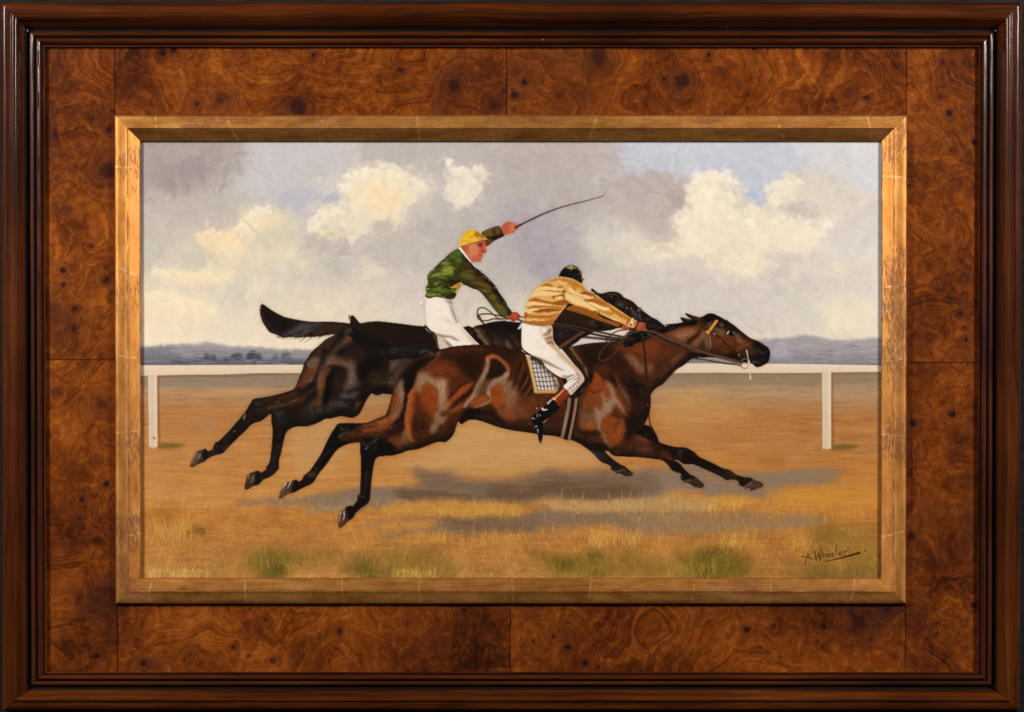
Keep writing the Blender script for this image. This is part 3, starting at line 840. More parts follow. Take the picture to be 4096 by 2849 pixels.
# ---- hills, rail, ground
def paint_land():
    FINE[0] = 10.0
    hl = cat('L1', [-60,445, 100,425, 320,405, 500,405, 640,388, 820,420, 950,425, 1050,430, 1300,452, 1700,455, 2300,470, 2300,640, -60,640])
    hr = cat('R1', [-400,380, 1000,365, 1150,358, 1350,345, 1480,325, 1580,330, 1680,355, 1850,370, 2300,362, 2300,640, -400,640])
    mh = np.maximum(full(hl, 7), full(hr, 7))
    paint_over(mh, (158,151,151), .15, N_HOR)
    part('painted_hills', mh * (XX < 640)); part('painted_hills.001', mh * (XX >= 640)); pass
    P('L1', [-60,560, 500,545, 1000,535, 1500,545, 1700,560, 1700,600, -60,600], (86,86,96), 8, .8, mh, .3, nz=N_HOR)
    for key, dark, lite in (('L1', (94,93,99), (176,168,172)), ('R1', (128,121,124), (176,166,170))):
        P(key, [-60,520, 600,525, 1300,545, 2300,520, 2300,600, -60,600], dark, 16, .85, mh, .3, nz=N_HOR)
        P(key, [-60,470, 500,440, 900,460, 2300,480, 2300,540, 900,520, -60,540], tuple((np.array(dark) + 130) / 2), 20, .5, mh, .4, nz=N_HOR)
    P('L1', [-60,440, 300,430, 300,560, -60,580], (120,116,122), 25, .7, mh, .3, nz=N_HOR)
    for (x, w_, h_, a) in ((350,70,40,.5), (620,60,60,.8), (680,60,55,.8), (790,50,35,.6), (880,110,65,.9), (1020,110,80,.95), (1075,60,60,.8), (1235,60,50,.5), (1340,100,65,.6)):
        P('L1', [x-w_/2,550, x-w_*.45,550-h_*.6, x-w_*.1,550-h_, x+w_*.3,550-h_*.85, x+w_/2,550-h_*.3, x+w_/2,550], (70,72,82), 4, a, mh, .35, warp=6)
    for (x, y, w_, h_, a) in ((1470,520,200,50,.5), (1640,520,120,50,.5), (1740,490,90,60,.5), (1930,425,120,30,.5), (1300,440,150,60,.3)):
        P('R1', [x-w_/2,y+h_/2, x-w_*.3,y-h_*.3, x,y-h_/2, x+w_*.3,y-h_*.3, x+w_/2,y+h_/2], (122,114,126), 8, a, mh, .4, warp=8)
    P('R1', [1180,470, 1260,380, 1330,390, 1350,480, 1260,520], (180,174,180), 10, .6, mh, .4, warp=10)
    r = np.random.default_rng(21)
    for i in range(420):
        side = r.random() < .5
        x = r.uniform(560, 1230) if side else r.uniform(2990, 3540)
        y = r.uniform(1375, 1455) if side else r.uniform(1350, 1450)
        d = r.normal(0, 10)
        S('SRC', [x, y, x + r.uniform(12, 60), y + r.normal(0, 2.5)], r.uniform(1.5, 3.5),
          ((150,146,156) if side else (158,150,158)) + np.array([d, d, d]) * 1.6, a=.5, clip=mh)
    # ground
    gnd = full(cat('L1', [-60,600, 1500,600, 4600,600, 6900,590, 6900,2700, -60,2700]), 1, True)
    g = grad_y([(1460, (150,132,108)), (1505, (148,132,110)), (1535, (152,134,110)), (1560, (184,151,112)), (1600, (178,142,100)), (1650, (180,133,84)), (1700, (184,134,82)),
                (1800, (192,142,88)), (1900, (194,143,84)), (1990, (196,146,88)), (2060, (184,132,70)), (2200, (182,134,76)), (2330, (176,136,78))])
    xs = (PX0 + XX * CELL)[..., None]
    gr = grad_y([(1460, (142,126,102)), (1505, (146,130,106)), (1570, (174,149,116)), (1610, (176,140,100)), (1680, (174,126,76)), (1800, (180,132,80)),
                 (1880, (182,128,68)), (2000, (192,138,74)), (2080, (182,128,66)), (2200, (172,128,68)), (2330, (152,118,62))])
    t = np.clip((xs - 2300) / 900, 0, 1)
    gg = g * (1 - t) + gr * t
    ymask = np.clip((PY0 + YY * CELL - 1640) / 120, 0, 1)
    gg = gg + ((N_HOR - .5) * .10 + (N_HOR2 - .5) * .08)[..., None] * np.array([1, .85, .6])
    lowr = np.clip((YY * CELL + PY0 - 1900) / 200, 0, 1)
    gg = gg * (1 + ((N_ISO - .5) * .22 * (.35 + .65 * lowr) + (N_BR - .5) * .14 * lowr)[..., None])
    gg = gg * np.array([.955, .93, .95]) * (1 + lowr[..., None] * np.array([.02, .005, .01]))
    IMG[:] += (gg - IMG) * gnd[..., None]
    HGT[:] = HGT * (1 - gnd) + gnd * (N_HOR - .5) * .7
    part('painted_ground', gnd)
    P('L1', [150,1120, 700,1060, 900,1150, 620,1250, 220,1230], (170,124,80), 60, .5, gnd, .2, nz=N_HOR)
    P('L1', [500,1110, 650,1080, 680,1180, 540,1180], (158,128,100), 16, .5, gnd)
    P('SRC', [1180,1700, 1330,1650, 1390,1760, 1290,1900, 1190,1900], (192,152,108), 30, .6, gnd)
    P('SRC', [1830,1680, 2180,1740, 2330,1790, 2420,1860, 1900,1890, 1560,1860, 1750,1800], (198,158,112), 40, .7, gnd, .3, nz=N_HOR)
    P('SRC', [2640,1620, 2760,1560, 3000,1640, 2900,1700, 2660,1720], (190,146,96), 40, .6, gnd, .3, nz=N_HOR)
    P('SRC', [2700,1830, 2860,1840, 3000,1900, 2850,1960, 2760,1890], (192,132,66), 30, .6, gnd)
    P('E3', [1100,300, 1300,290, 1330,390, 1150,390, 1080,340], (156,108,58), 14, .6, gnd, .3, nz=N_HOR)
    P('E3', [1350,290, 1540,285, 1530,310, 1380,320], (170,140,120), 8, .6, gnd)
    # painted shadow of the horses
    sh = dict(clip=gnd, tex=.55, nz=N_HOR, warp=20)
    P('E3', [-40,430, 200,400, 500,350, 800,390, 1300,400, 1560,400, 1780,400, 1820,470, 1700,530, 1500,560, 1300,590, 1100,640, 700,650, 300,640, -40,680], (138,119,101), 22, 1.0, **sh)
    P('E3', [1150,410, 1780,410, 1700,510, 1300,520], (140,120,100), 16, .6, **sh)
    P('E2', [200,440, 500,430, 800,480, 1100,470, 1300,420, 1700,440, 2281,420, 2400,430, 2400,680, 1900,700, 1400,710, 1000,700, 700,680, 300,710, -60,740,
             -700,740, -700,650, -100,600, 250,580], (124,105,88), 24, 1.0, **sh)
    P('E2', [300,460, 500,440, 560,540, 400,540], (118,100,84), 16, .5, **sh)
    P('E2', [900,560, 1500,520, 2281,560, 2281,650, 1300,690, 900,680], (104,82,62), 28, .75, **sh)
    P('E2', [0,640, 400,620, 900,660, 800,700, 100,720], (104,86,72), 18, .8, **sh)
    P('E1', [860,690, 1300,650, 1700,640, 2281,600, 2281,740, 1950,760, 1700,740, 1450,720, 1100,720], (138,118,100), 16, 1.0, **sh)
    P('E1', [1440,780, 1700,740, 1980,720, 1900,780, 1600,800], (158,134,108), 8, .8, **sh)
    P('E2', [-60,850, 100,830, 400,840, 1000,830, 1500,790, 2281,790, 2400,780, 2400,960, 1900,940, 1300,990, 900,990, 500,1000, -60,1010, 0,960, 420,930, 440,880, 200,880], (134,112,92), 20, 1.0, **sh)
    P('E2', [450,860, 1200,850, 1400,960, 700,980], (112,90,70), 26, .65, **sh)
    P('E3', [-60,780, 600,790, 1200,800, 1720,830, 1750,870, 1600,930, 1200,960, 700,990, 200,1010, -60,960], (148,121,93), 24, .95, **sh)
    P('E1', [1980,900, 2281,860, 2281,905, 2060,910], (150,128,104), 6, .8, **sh)
    P('E1', [2120,1010, 2281,975, 2281,1015], (140,116,84), 6, .7, **sh)
    # lit strips of grass between the shadow bands
    P('E2', [-60,750, 300,710, 600,690, 1000,705, 1250,760, 1200,830, 900,850, 500,850, 300,830, -60,830], (194,144,78), 14, .75, gnd, .4, warp=14)
    P('E2', [-60,900, 200,890, 430,910, 380,950, -60,965], (194,144,76), 14, .7, gnd, .4, warp=14)
    P('E2', [1450,700, 1900,690, 2281,690, 2281,780, 1800,790, 1500,770], (186,152,108), 12, .8, gnd, .4)
    P('E3', [-60,690, 300,660, 650,700, 900,700, 700,770, 200,780, -60,760], (176,142,102), 12, .85, gnd, .4)
    P('E3', [640,660, 900,650, 1100,690, 1000,740, 700,730], (192,142,74), 10, .8, gnd, .4)
    P('E3', [1160,600, 1400,590, 1900,560, 2160,600, 2160,760, 1700,780, 1200,720], (194,138,66), 26, .7, gnd, .3, nz=N_HOR)
    # tufts of green
    def green(key, pts, a, col=(96,88,34), s=16):
        P(key, pts, tuple(x * .8 + y * .2 for x, y in zip(col, (170,128,70))), s * 3.2, a * .85, gnd, .5, warp=26)
        P(key, pts, tuple(x * .9 for x in col), s * 1.2, a * .38, gnd, .8, warp=30)
    green('E1', [980,1190, 1250,1150, 1500,1180, 1700,1220, 1500,1250, 1350,1290, 1330,1390, 1150,1390, 1060,1290], .8)
    green('E1', [1180,1260, 1330,1270, 1330,1390, 1170,1390], .7, (74,74,26), 12)
    green('E1', [1850,1260, 2281,1270, 2281,1390, 1900,1390], .75, (100,92,40))
    green('E1', [2040,1290, 2150,1290, 2180,1390, 2030,1380], .6, (76,76,32), 12)
    green('E1', [600,1250, 980,1200, 900,1330, 620,1340], .35, (130,110,50), 26)
    green('E1', [1600,1090, 1740,1070, 1800,1180, 1650,1200], .45, (110,88,40), 20)
    green('E1', [380,900, 470,930, 430,1010, 380,960], .6, (104,84,38), 10)
    green('E1', [500,950, 570,950, 565,1030, 520,1010], .8, (88,72,30), 7)
    green('E1', [60,820, 330,790, 360,860, 250,980, 60,1010], .5, (150,100,44), 20)
    green('E2', [-60,1190, 250,1160, 480,1240, 680,1330, 560,1390, -60,1390], .65, (116,102,44), 22)
    green('E2', [1230,1150, 1500,1130, 1700,1180, 1980,1200, 2000,1320, 1700,1390, 1300,1390, 1480,1290], .7, (100,88,32))
    green('E2', [1480,1280, 1620,1230, 1700,1330, 1560,1390], .8, (70,72,22), 10)
    green('E2', [1800,1200, 1960,1200, 1940,1290, 1820,1300], .7, (78,76,24), 12)
    green('E2', [2000,1140, 2281,1160, 2281,1390, 2050,1390], .55, (126,104,42), 20)
    green('E3', [-60,1290, 300,1260, 500,1340, 900,1390, -60,1390], .6, (104,94,40), 18)
    green('E3', [330,1180, 500,1150, 760,1170, 950,1260, 980,1390, 560,1390, 420,1300], .85, (88,84,28))
    green('E3', [520,1260, 660,1230, 640,1390, 560,1390], .7, (64,66,20), 10)
    green('E3', [1550,980, 1720,930, 1900,940, 1900,1060, 1700,1110, 1560,1060], .6, (106,100,44), 18)
    green('E3', [1500,1310, 1700,1290, 1900,1320, 2160,1300, 2160,1390, 1480,1390], .75, (92,88,36))
    green('E3', [1900,960, 2170,930, 2170,1280, 1950,1300, 1900,1180], .5, (124,108,50), 24)
    brushwork(gnd * (YY * CELL + PY0 < 2060), 2600, 6, (30, 110), (3, 8), (.2, .55), .035, ang=0.0, spread=.07, relief=.3, bend=.05)
    # dry grass, thousands of short bristle strokes
    r = np.random.default_rng(33)
    for i in range(7600):
        y = 2330 - 330 * r.random() ** 1.25
        x = r.uniform(545, 3545)
        gx = min(PW - 1, int((x - PX0) / CELL)); gy = min(PH - 1, int((y - PY0) / CELL))
        base = IMG[gy, gx] * 255
        grn = base[1] > base[0] * .86
        k_ = r.random()
        if k_ < .60: c = base * r.uniform(1.02, 1.22) + np.array([10, 8, 2])
        elif k_ < .8: c = base * r.uniform(.78, .95)
        else: c = np.array([214, 172, 104]) * r.uniform(.85, 1.05) if not grn else np.array([168, 140, 66]) * r.uniform(.8, 1.1)
        ln = r.uniform(8, 26) * (1 if y < 2150 else 1.35)
        lean = r.normal(.15 + .5 * math.sin(x * .006 + y * .01), .3)
        S('SRC', [x, y, x + lean * ln * .45, y - ln * .6, x + lean * ln, y - ln], r.uniform(1.6, 3.2), np.clip(c, 0, 255), 1.2, a=r.uniform(.2, .55), n=3, relief=r.uniform(0, .7))
    def tuft(key, x0, x1, y, ln, n, col, lean=.1, a=.7):
        for i in range(n):
            x = r.uniform(x0, x1); yy = y + r.normal(0, ln * .22); l = ln * r.uniform(.5, 1.15); le = r.normal(lean, .22)
            S(key, [x, yy, x + le * l * .4, yy - l * .6, x + le * l, yy - l], r.uniform(1.8, 3.4), np.clip(np.array(col) * r.uniform(.85, 1.12), 0, 255), 1.0, a=a * r.uniform(.5, 1), n=3, relief=.6)
    tuft('E2', 450, 1250, 815, 90, 190, (206,156,84), .25)
    tuft('E2', 1480, 2300, 775, 85, 150, (188,154,108), .15, .5)
    tuft('E3', 0, 620, 770, 130, 170, (186,152,104), -.1, .55)
    tuft('E3', 620, 960, 760, 100, 80, (214,164,88), .2)
    tuft('E2', 240, 1300, 1060, 90, 190, (206,158,84), .05)
    tuft('E2', 1780, 2300, 1080, 130, 130, (214,170,104), .1)
    tuft('E3', 740, 1060, 1100, 150, 90, (204,160,84), .05)
    tuft('E3', 1390, 1560, 1110, 140, 50, (196,150,80), -.05)
    tuft('E3', 240, 700, 1350, 170, 120, (170,140,64), .0)
    tuft('E1', 930, 1700, 1260, 100, 160, (160,132,62), .05, .6)
    tuft('E1', 60, 420, 1000, 150, 130, (206,160,92), -.15)
    tuft('E1', 280, 470, 1050, 240, 40, (204,156,86), .1)
    tuft('E1', 60, 640, 1380, 90, 170, (218,180,112), .1)
    tuft('E2', 0, 420, 1385, 90, 120, (204,170,96), .1)
    tuft('E2', 1480, 2000, 1340, 150, 120, (160,132,58), .1, .6)
    for (key, x, y, l, le) in (('E2',1560,690,145,.25), ('E2',1670,670,50,.1), ('E2',1755,690,90,.2), ('E2',2115,700,115,.06), ('E2',2190,690,125,.25), ('E2',2000,670,60,-.2),
                               ('E2',870,1000,60,-.2), ('E2',1480,985,90,.25), ('E2',1395,985,40,.1), ('E2',2040,985,120,.35), ('E2',970,1000,50,-.3), ('E3',20,720,130,.3), ('E3',310,690,100,-.1), ('E2',780,720,40,.1)):
        S(key, [x, y, x + le * l * .3, y - l * .6, x + le * l, y - l], 3.2, (204,174,128), 1.0, .7, relief=.8)
    # horizontal bristle glints on the open track
    for i in range(900):
        x = r.uniform(560, 3520); y = r.uniform(1530, 2040)
        gx = int((x - PX0) / CELL); gy = int((y - PY0) / CELL)
        c = IMG[gy, gx] * 255 * r.uniform(.9, 1.14) + (5 if r.random() < .5 else 0)
        S('SRC', [x, y, x + r.uniform(15, 90), y + r.normal(0, 3)], r.uniform(1.3, 3.2), np.clip(c, 0, 255), 1.0, a=r.uniform(.2, .6), clip=gnd, relief=.3)
    brushwork(gnd * (YY * CELL + PY0 >= 1990), 3600, 9, (14, 46), (3, 7), (.25, .6), .07, ang=_ang * .5 + 1.3, spread=.7, relief=.5, bend=.3, pick=16)
    FINE[0] = 0.0
    # rail
    rail = np.maximum(full(cat('L1', [-60,599, 700,597, 1600,594, 1600,672, 1000,672, 700,684, 300,690, -60,696]), 1, True),
                      full(cat('R1', [200,588, 460,582, 1200,585, 1600,590, 2300,604, 2300,660, 1750,662, 1660,668, 1200,672, 700,668, 200,676]), 1, True))
    # the shaded turf right below the rail
    P('L1', [-60,700, 1500,675, 1500,780, -60,800], (146,130,110), 14, .75, gnd, .35, nz=N_HOR)
    P('R1', [200,680, 2300,665, 2300,760, 200,740], (142,126,104), 16, .75, gnd, .35, nz=N_HOR)
    paint_over(rail, (229,203,175), .10)
    P('L1', [-60,655, 1600,640, 1600,675, -60,700], (222,194,166), 12, .8, rail)
    P('R1', [200,640, 2300,630, 2300,680, 200,680], (222,194,165), 12, .8, rail)
    P('R1', [1200,585, 2300,600, 2300,618, 1200,598], (214,206,200), 8, .6, rail)
    S('L1', [170,700, 500,690, 870,697, 1100,682, 1450,676], 6, (124,84,52), 4, .75, soft=3)
    S('R1', [250,674, 700,672, 1100,676, 1650,674], 5, (132,92,60), 4, .7, soft=3)
    S('R1', [1760,676, 2000,672, 2300,664], 5, (132,92,60), 4, .7, soft=3)
    part('painted_rail', rail * (XX < 640)); part('painted_rail.001', np.maximum(rail, mh * (XX < (2880 - PX0) / CELL)) * (XX >= 640))  # right-hand piece also takes in the hill sliver between jaw and rail
    for key, xa, xb, yt, yb, side in (('L1', 76, 160, 690, 1352, 1), ('R1', 1664, 1748, 655, 1366, 1)):
        pm = full(cat(key, [xa, yt, xb, yt, xb - 2, yb - 8, (xa + xb) / 2, yb, xa + 6, yb - 8, xa + 4, (yt + yb) / 2]), 1, True)
        paint_over(pm, (212,187,159), .16)
        P(key, [xa - 4, yt, xa + 14, yt, xa + 16, yb, xa, yb], (206,196,184), 6, .7, pm)
        P(key, [xb - 22, yt, xb + 4, yt, xb + 4, yb, xb - 22, yb], (236,214,190), 6, .6, pm)
        P(key, [xa, yb - 200, xb, yb - 200, xb, yb, xa, yb], (212,182,154), 40, .5, pm)
        sh_ = xb + 10
        S(key, [sh_ - 4, yt + 14, sh_ - 2, (yt + yb) / 2, sh_ + 8, yb - 8], 6.5 if key == 'L1' else 5, (126,80,50), 6, .8, soft=2.5)
        P(key, [xb + 6, yb - 20, xb + 60, yb - 42, xb + 250, yb - 34, xb + 200, yb - 4, xb + 60, yb + 12, xb + 6, yb + 4], (92,84,36), 10, .75, gnd * (1 - pm), .4)
        P(key, [xa - 70, yb - 8, xa, yb - 20, xa, yb + 6, xa - 50, yb + 8], (128,104,56), 8, .5, gnd * (1 - pm), .4)
        part('painted_rail_post' + ('' if key == 'L1' else '.001'), pm)
    S('L1', [120,1255, 138,1270, 126,1262], 4, (40,32,26), 2)
    S('R1', [1990,1410, 2020,1400, 2050,1408], 3, (100,70,40), 1.5, .7)
# ---- the dark horse behind
def paint_dark_horse():
    SOFTK[0] = .8; FINE[0] = 0.0
    r = np.random.default_rng(51)
    body = np.concatenate([
        cat('T', [1720,440, 1800,420, 1930,432, 2050,410, 2281,398]), cat('J2', [0,655, 180,672, 600,720, 900,682, 985,665, 1060,692, 1110,662, 1250,632, 1400,592, 1600,570, 1750,578]),
        cat('SRC', [2083,1290, 2160,1240, 2280,1190, 2360,1200]),
        cat('N', [420,190, 480,182, 560,145, 700,130, 800,160, 880,225, 1050,305, 1150,400, 1220,460, 1400,592, 1500,640, 1645,760, 1660,800, 1560,830, 1300,840, 1000,830]),
        cat('J3', [1900,1250, 1750,1290, 1500,1315, 1360,1370, 1250,1425, 1130,1520, 1040,1590]), cat('SRC', [2270,1440, 2000,1600, 1700,1600]),
        cat('Q', [1950,470, 1860,457, 1700,440, 1640,462, 1580,472, 1490,440, 1400,560, 1320,720, 1260,820, 1150,880, 1050,868, 930,850, 750,893, 650,900, 540,960, 350,1030, 130,1042, 0,1075]),
        cat('G', [1960,700, 1880,750, 1835,820, 1800,950, 1760,1150, 1720,1300, 1712,1450, 1640,1520]),
        cat('E1', [1245,438, 1185,480, 1130,505, 1080,550, 1030,565, 990,590, 958,592, 960,545, 985,462, 1060,424, 1090,425, 1105,440, 1150,410, 1155,385, 1180,350]),
        cat('G', [1555,1270, 1572,1150, 1596,900, 1600,720, 1582,600, 1574,450, 1500,490, 1400,568, 1230,630, 1100,760, 1000,850, 800,1050, 690,1165, 560,1200, 420,1262, 350,1320, 230,1370,
                  150,1415, 95,1400, 120,1320, 170,1200, 220,1135, 355,1085, 380,1078, 408,1110, 415,1130, 510,1085, 515,1045, 560,970, 615,945, 820,740, 940,600, 1100,410, 1190,260, 1258,170, 1400,150, 1670,95, 1950,10]),
        cat('T', [740,1597, 820,1400, 870,1280, 900,1170, 980,1040, 1060,930, 1180,830, 1300,722, 1480,630, 1600,540])])
    foreleg = cat('W', [40,640, 250,700, 430,740, 520,830, 600,900, 720,990, 830,1040, 900,1100, 975,1165, 950,1208, 850,1220, 720,1190, 640,1140, 575,1095, 568,1040, 500,1000, 420,970, 340,910, 280,840, 180,750])
    m = np.maximum(full(body, 1.5), full(foreleg, 1.5))
    ear = full(cat('N', [300,110, 310,70, 350,92, 420,150, 520,172, 560,230, 420,210, 340,140]), 1)
    m = np.maximum(m, ear)
    HGT[:] *= (1 - .6 * m)
    paint_over(m, (38,24,16), .06)
    part('painted_horse_dark', m); part('painted_horse_dark/foreleg', full(foreleg, 1.5))
    part('painted_horse_dark', full(body, 1.5))
    D = dict(clip=m); FINE[0] = 10.0; SHEEN[0] = 1
    # back and croup
    P('T', [1930,440, 2281,405, 2700,420, 2700,600, 2281,640, 2050,600], (44,27,17), 14, .9, **D)
    S('T', [1960,440, 2100,418, 2281,410, 2600,430], 5, (66,42,26), 4, .8, soft=3, **D)
    # far haunch
    P('T', [1480,640, 1300,740, 1130,900, 1000,1060, 900,1200, 860,1330, 760,1597, 900,1597, 1010,1430, 1120,1330, 1200,1150, 1280,930, 1450,740], (74,50,36), 12, .85, **D)
    P('T', [1000,1060, 1100,1060, 1180,1080, 1160,1220, 1110,1300, 1040,1290, 950,1230, 920,1180], (116,92,76), 14, .85, **D)
    P('T', [900,1230, 1000,1250, 1060,1330, 1000,1450, 900,1597, 770,1597, 850,1400], (106,58,26), 14, .85, **D)
    P('T', [1040,1330, 1110,1300, 1060,1440, 960,1540, 940,1500], (118,94,78), 8, .7, **D)
    P('T', [1140,860, 1300,760, 1380,820, 1240,960, 1180,1060, 1120,1000], (70,44,28), 14, .7, **D)
    P('T', [1230,900, 1300,900, 1290,1050, 1200,1200, 1160,1380, 1110,1450, 1090,1400, 1170,1200, 1220,1040], (30,18,13), 8, .9, **D)
    S('T', [1500,625, 1300,722, 1180,828, 1065,930], 5, (112,74,42), 3, .7, soft=2, **D)
    # near haunch: ridge, sheen and black hollows
    P('T', [1560,760, 1740,640, 1770,760, 1640,850, 1500,960, 1380,980], (96,74,58), 14, .85, **D)
    P('T', [1650,680, 1760,650, 1760,760, 1680,790], (112,76,40), 12, .7, **D)
    P('T', [1480,1000, 1560,880, 1740,780, 1950,900, 2050,1000, 1900,1180, 1700,1100, 1560,1060], (52,32,22), 20, .9, **D)
    P('T', [1500,960, 1660,870, 1580,1010, 1500,1030], (20,14,12), 12, .8, **D)
    P('T', [1280,1130, 1340,1020, 1420,1000, 1480,1050, 1640,1100, 1780,1120, 1860,1200, 1830,1330, 1850,1450, 1760,1597, 1660,1597, 1720,1440, 1700,1300, 1640,1240, 1480,1210, 1360,1220, 1280,1290, 1220,1400, 1190,1597, 1140,1597, 1180,1350, 1230,1220], (136,112,95), 16, .9, tex=.15, **D)
    P('T', [1320,1240, 1480,1210, 1620,1250, 1690,1330, 1690,1450, 1640,1597, 1300,1597, 1300,1400], (28,18,14), 16, .95, **D)
    P('T', [1500,1330, 1660,1360, 1680,1480, 1600,1597, 1480,1597, 1460,1450], (60,38,26), 16, .8, **D)
    P('T', [1180,1420, 1300,1260, 1380,1230, 1320,1420, 1280,1597, 1180,1597], (118,64,26), 10, .85, **D)
    P('T', [1900,1150, 2281,1000, 2281,1350, 2100,1400, 1920,1460, 1860,1300], (18,13,12), 20, .9, **D)
    P('T', [2040,1400, 2281,1260, 2200,1420, 2080,1480], (84,46,20), 14, .7, **D)
    # between haunches down the thigh (crop Q)
    P('Q', [180,200, 300,60, 400,0, 470,0, 420,110, 320,200, 200,330, 60,370], (104,58,26), 12, .8, **D)
    P('Q', [290,260, 400,140, 420,110, 420,200, 300,290], (112,92,78), 8, .7, **D)
    P('Q', [0,400, 130,350, 300,280, 430,200, 470,240, 440,330, 300,440, 130,540, 0,560], (44,32,25), 12, .85, **D)
    S('Q', [20,500, 150,440, 300,350, 440,250], 8, (20,15,13), 10, .8, soft=5, **D)
    S('Q', [0,600, 120,540, 260,470, 420,380], 9, (116,72,34), 5, .8, soft=4, **D)
    P('Q', [100,560, 300,480, 460,380, 440,460, 300,560, 120,630], (36,22,14), 8, .8, **D)
    P('Q', [560,60, 700,40, 640,200, 610,400, 590,600, 580,690, 530,640, 470,700, 380,680, 360,640, 480,500, 510,300], (110,68,30), 8, .85, tex=.2, **D)
    P('Q', [530,60, 590,50, 560,220, 520,380, 500,300], (106,92,76), 8, .7, **D)
    P('Q', [700,60, 780,100, 780,300, 740,420, 700,560, 620,640, 610,520, 640,330], (10,9,10), 10, .95, **D)
    P('Q', [780,130, 1020,20, 1060,100, 1000,300, 930,440, 850,440, 800,300], (52,34,25), 18, .85, **D)
    P('Q', [1060,0, 1170,0, 1200,120, 1180,250, 1100,330, 1000,380, 960,320, 1040,200], (106,86,74), 18, .85, **D)
    P('Q', [1170,260, 1290,200, 1280,260, 1160,330, 1100,360], (104,102,98), 10, .7, **D)
    P('Q', [870,440, 1050,400, 1250,380, 1230,480, 1080,550, 940,540], (84,76,72), 14, .85, **D)
    S('Q', [890,500, 940,545, 1030,555, 1120,540], 6, (22,16,14), 4, .9, soft=2, **D)
    S('Q', [1030,560, 1070,600, 1100,640], 6, (22,16,14), 3, .9, soft=2, **D)
    S('Q', [1070,440, 1100,380, 1160,360, 1230,370, 1280,350], 6, (26,20,18), 3, .85, soft=2, **D)
    P('Q', [760,560, 860,540, 1000,580, 1100,640, 1050,700, 900,720, 780,690], (78,68,64), 16, .8, **D)
    P('Q', [820,740, 950,690, 1080,720, 1060,830, 900,830], (30,18,15), 14, .9, **D)
    P('Q', [1190,640, 1230,580, 1300,560, 1300,640, 1240,720, 1180,740], (118,66,22), 7, .85, **D)
    P('Q', [1130,760, 1300,640, 1380,560, 1320,700, 1240,800, 1160,800], (74,44,20), 8, .7, **D)
    P('Q', [300,660, 450,620, 600,690, 720,640, 760,780, 640,860, 480,860, 330,780], (72,66,63), 18, .8, **D)
    P('Q', [170,740, 300,680, 380,780, 400,900, 280,980, 190,900], (54,42,36), 14, .8, **D)
    S('Q', [445,640, 450,740, 480,800], 6, (20,16,16), 4, .8, soft=2, **D)
    S('Q', [610,680, 640,760, 690,800], 7, (24,18,17), 4, .8, soft=2, **D)
    S('Q', [720,560, 740,640, 780,700], 5, (112,102,96), 3, .7, soft=2, **D)
    S('Q', [725,770, 735,830, 750,860], 4, (112,102,96), 3, .6, soft=2, **D)
    P('Q', [560,800, 700,780, 800,850, 650,890, 500,940, 480,880], (42,24,19), 12, .8, **D)
    S('Q', [280,700, 300,800, 340,880], 4, (34,26,23), 3, .8, soft=2, **D)
    # belly between the horses
    P('Q', [1500,390, 1620,240, 1800,200, 1960,240, 1900,440, 1600,460], (30,20,14), 8, .9, **D)
    P('Q', [1520,330, 1640,230, 1800,190, 1950,210, 1940,280, 1740,260, 1600,290], (108,72,30), 10, .8, **D)
    P('Q', [1480,100, 1700,60, 1960,0, 2000,120, 1900,210, 1700,180, 1600,230, 1500,330], (70,52,34), 16, .75, **D)
    S('Q', [1450,150, 1600,110, 1720,60, 1800,0], 7, (22,16,12), 4, .9, soft=2, **D)
    S('Q', [1700,120, 1800,100, 1900,60], 5, (26,18,12), 3, .8, soft=2, **D)
    P('H', [0,250, 200,210, 450,220, 350,370, 200,560, 100,700, 0,880], (84,62,46), 14, .8, **D)
    P('H', [20,330, 170,320, 120,420, 20,470], (104,84,68), 10, .6, **D)
    S('H', [0,550, 60,500, 100,400], 6, (30,20,15), 3, .8, soft=2, **D)
    # hind legs
    P('G', [1260,190, 1500,150, 1900,60, 2281,0, 2281,60, 1950,160, 1700,260, 1500,330, 1300,300], (50,31,20), 14, .9, **D)
    P('G', [1700,130, 2000,40, 2100,80, 1900,170, 1720,200], (86,50,24), 12, .7, **D)
    P('G', [1400,170, 1700,110, 1620,180, 1440,220], (80,48,26), 8, .6, **D)
    P('G', [1270,190, 1340,200, 1380,260, 1340,290, 1280,240], (58,56,56), 6, .8, **D)
    P('G', [1440,320, 1680,230, 1900,200, 1700,300, 1480,400, 1280,380, 1300,340], (60,52,46), 10, .75, **D)
    S('G', [1520,340, 1700,300, 1900,240, 2080,160], 8, (130,78,34), 6, .75, soft=4, **D)
    P('G', [1700,310, 1900,270, 2120,160, 2200,120, 2180,200, 1960,290, 1750,330], (96,58,26), 8, .7, **D)
    P('G', [1120,420, 1250,330, 1300,420, 1250,520, 1150,480], (46,26,20), 10, .9, **D)
    P('G', [1060,600, 1200,560, 1340,560, 1200,620, 1080,630], (58,52,48), 8, .75, **D)
    P('G', [1300,540, 1440,400, 1560,360, 1500,460, 1380,540], (74,42,20), 8, .7, **D)
    P('G', [1090,460, 1118,455, 1112,490, 1085,528, 1060,512], (170,160,148), 2, .95, clip=m, relief=.5)
    P('G', [860,760, 960,660, 1040,680, 960,800, 840,900, 800,900], (40,26,18), 10, .8, **D)
    P('G', [700,900, 820,830, 780,940, 720,1000, 660,990], (54,52,54), 7, .8, **D)
    S('G', [700,1080, 780,1010, 840,950], 6, (104,70,32), 3, .7, soft=2, **D)
    P('G', [560,990, 620,1000, 600,1050, 540,1050], (50,46,46), 5, .7, **D)
    P('G', [470,1110, 540,1090, 540,1140, 480,1150], (60,60,70), 5, .7, **D)
    S('G', [400,1200, 480,1180, 560,1160], 5, (92,60,26), 3, .7, soft=2, **D)
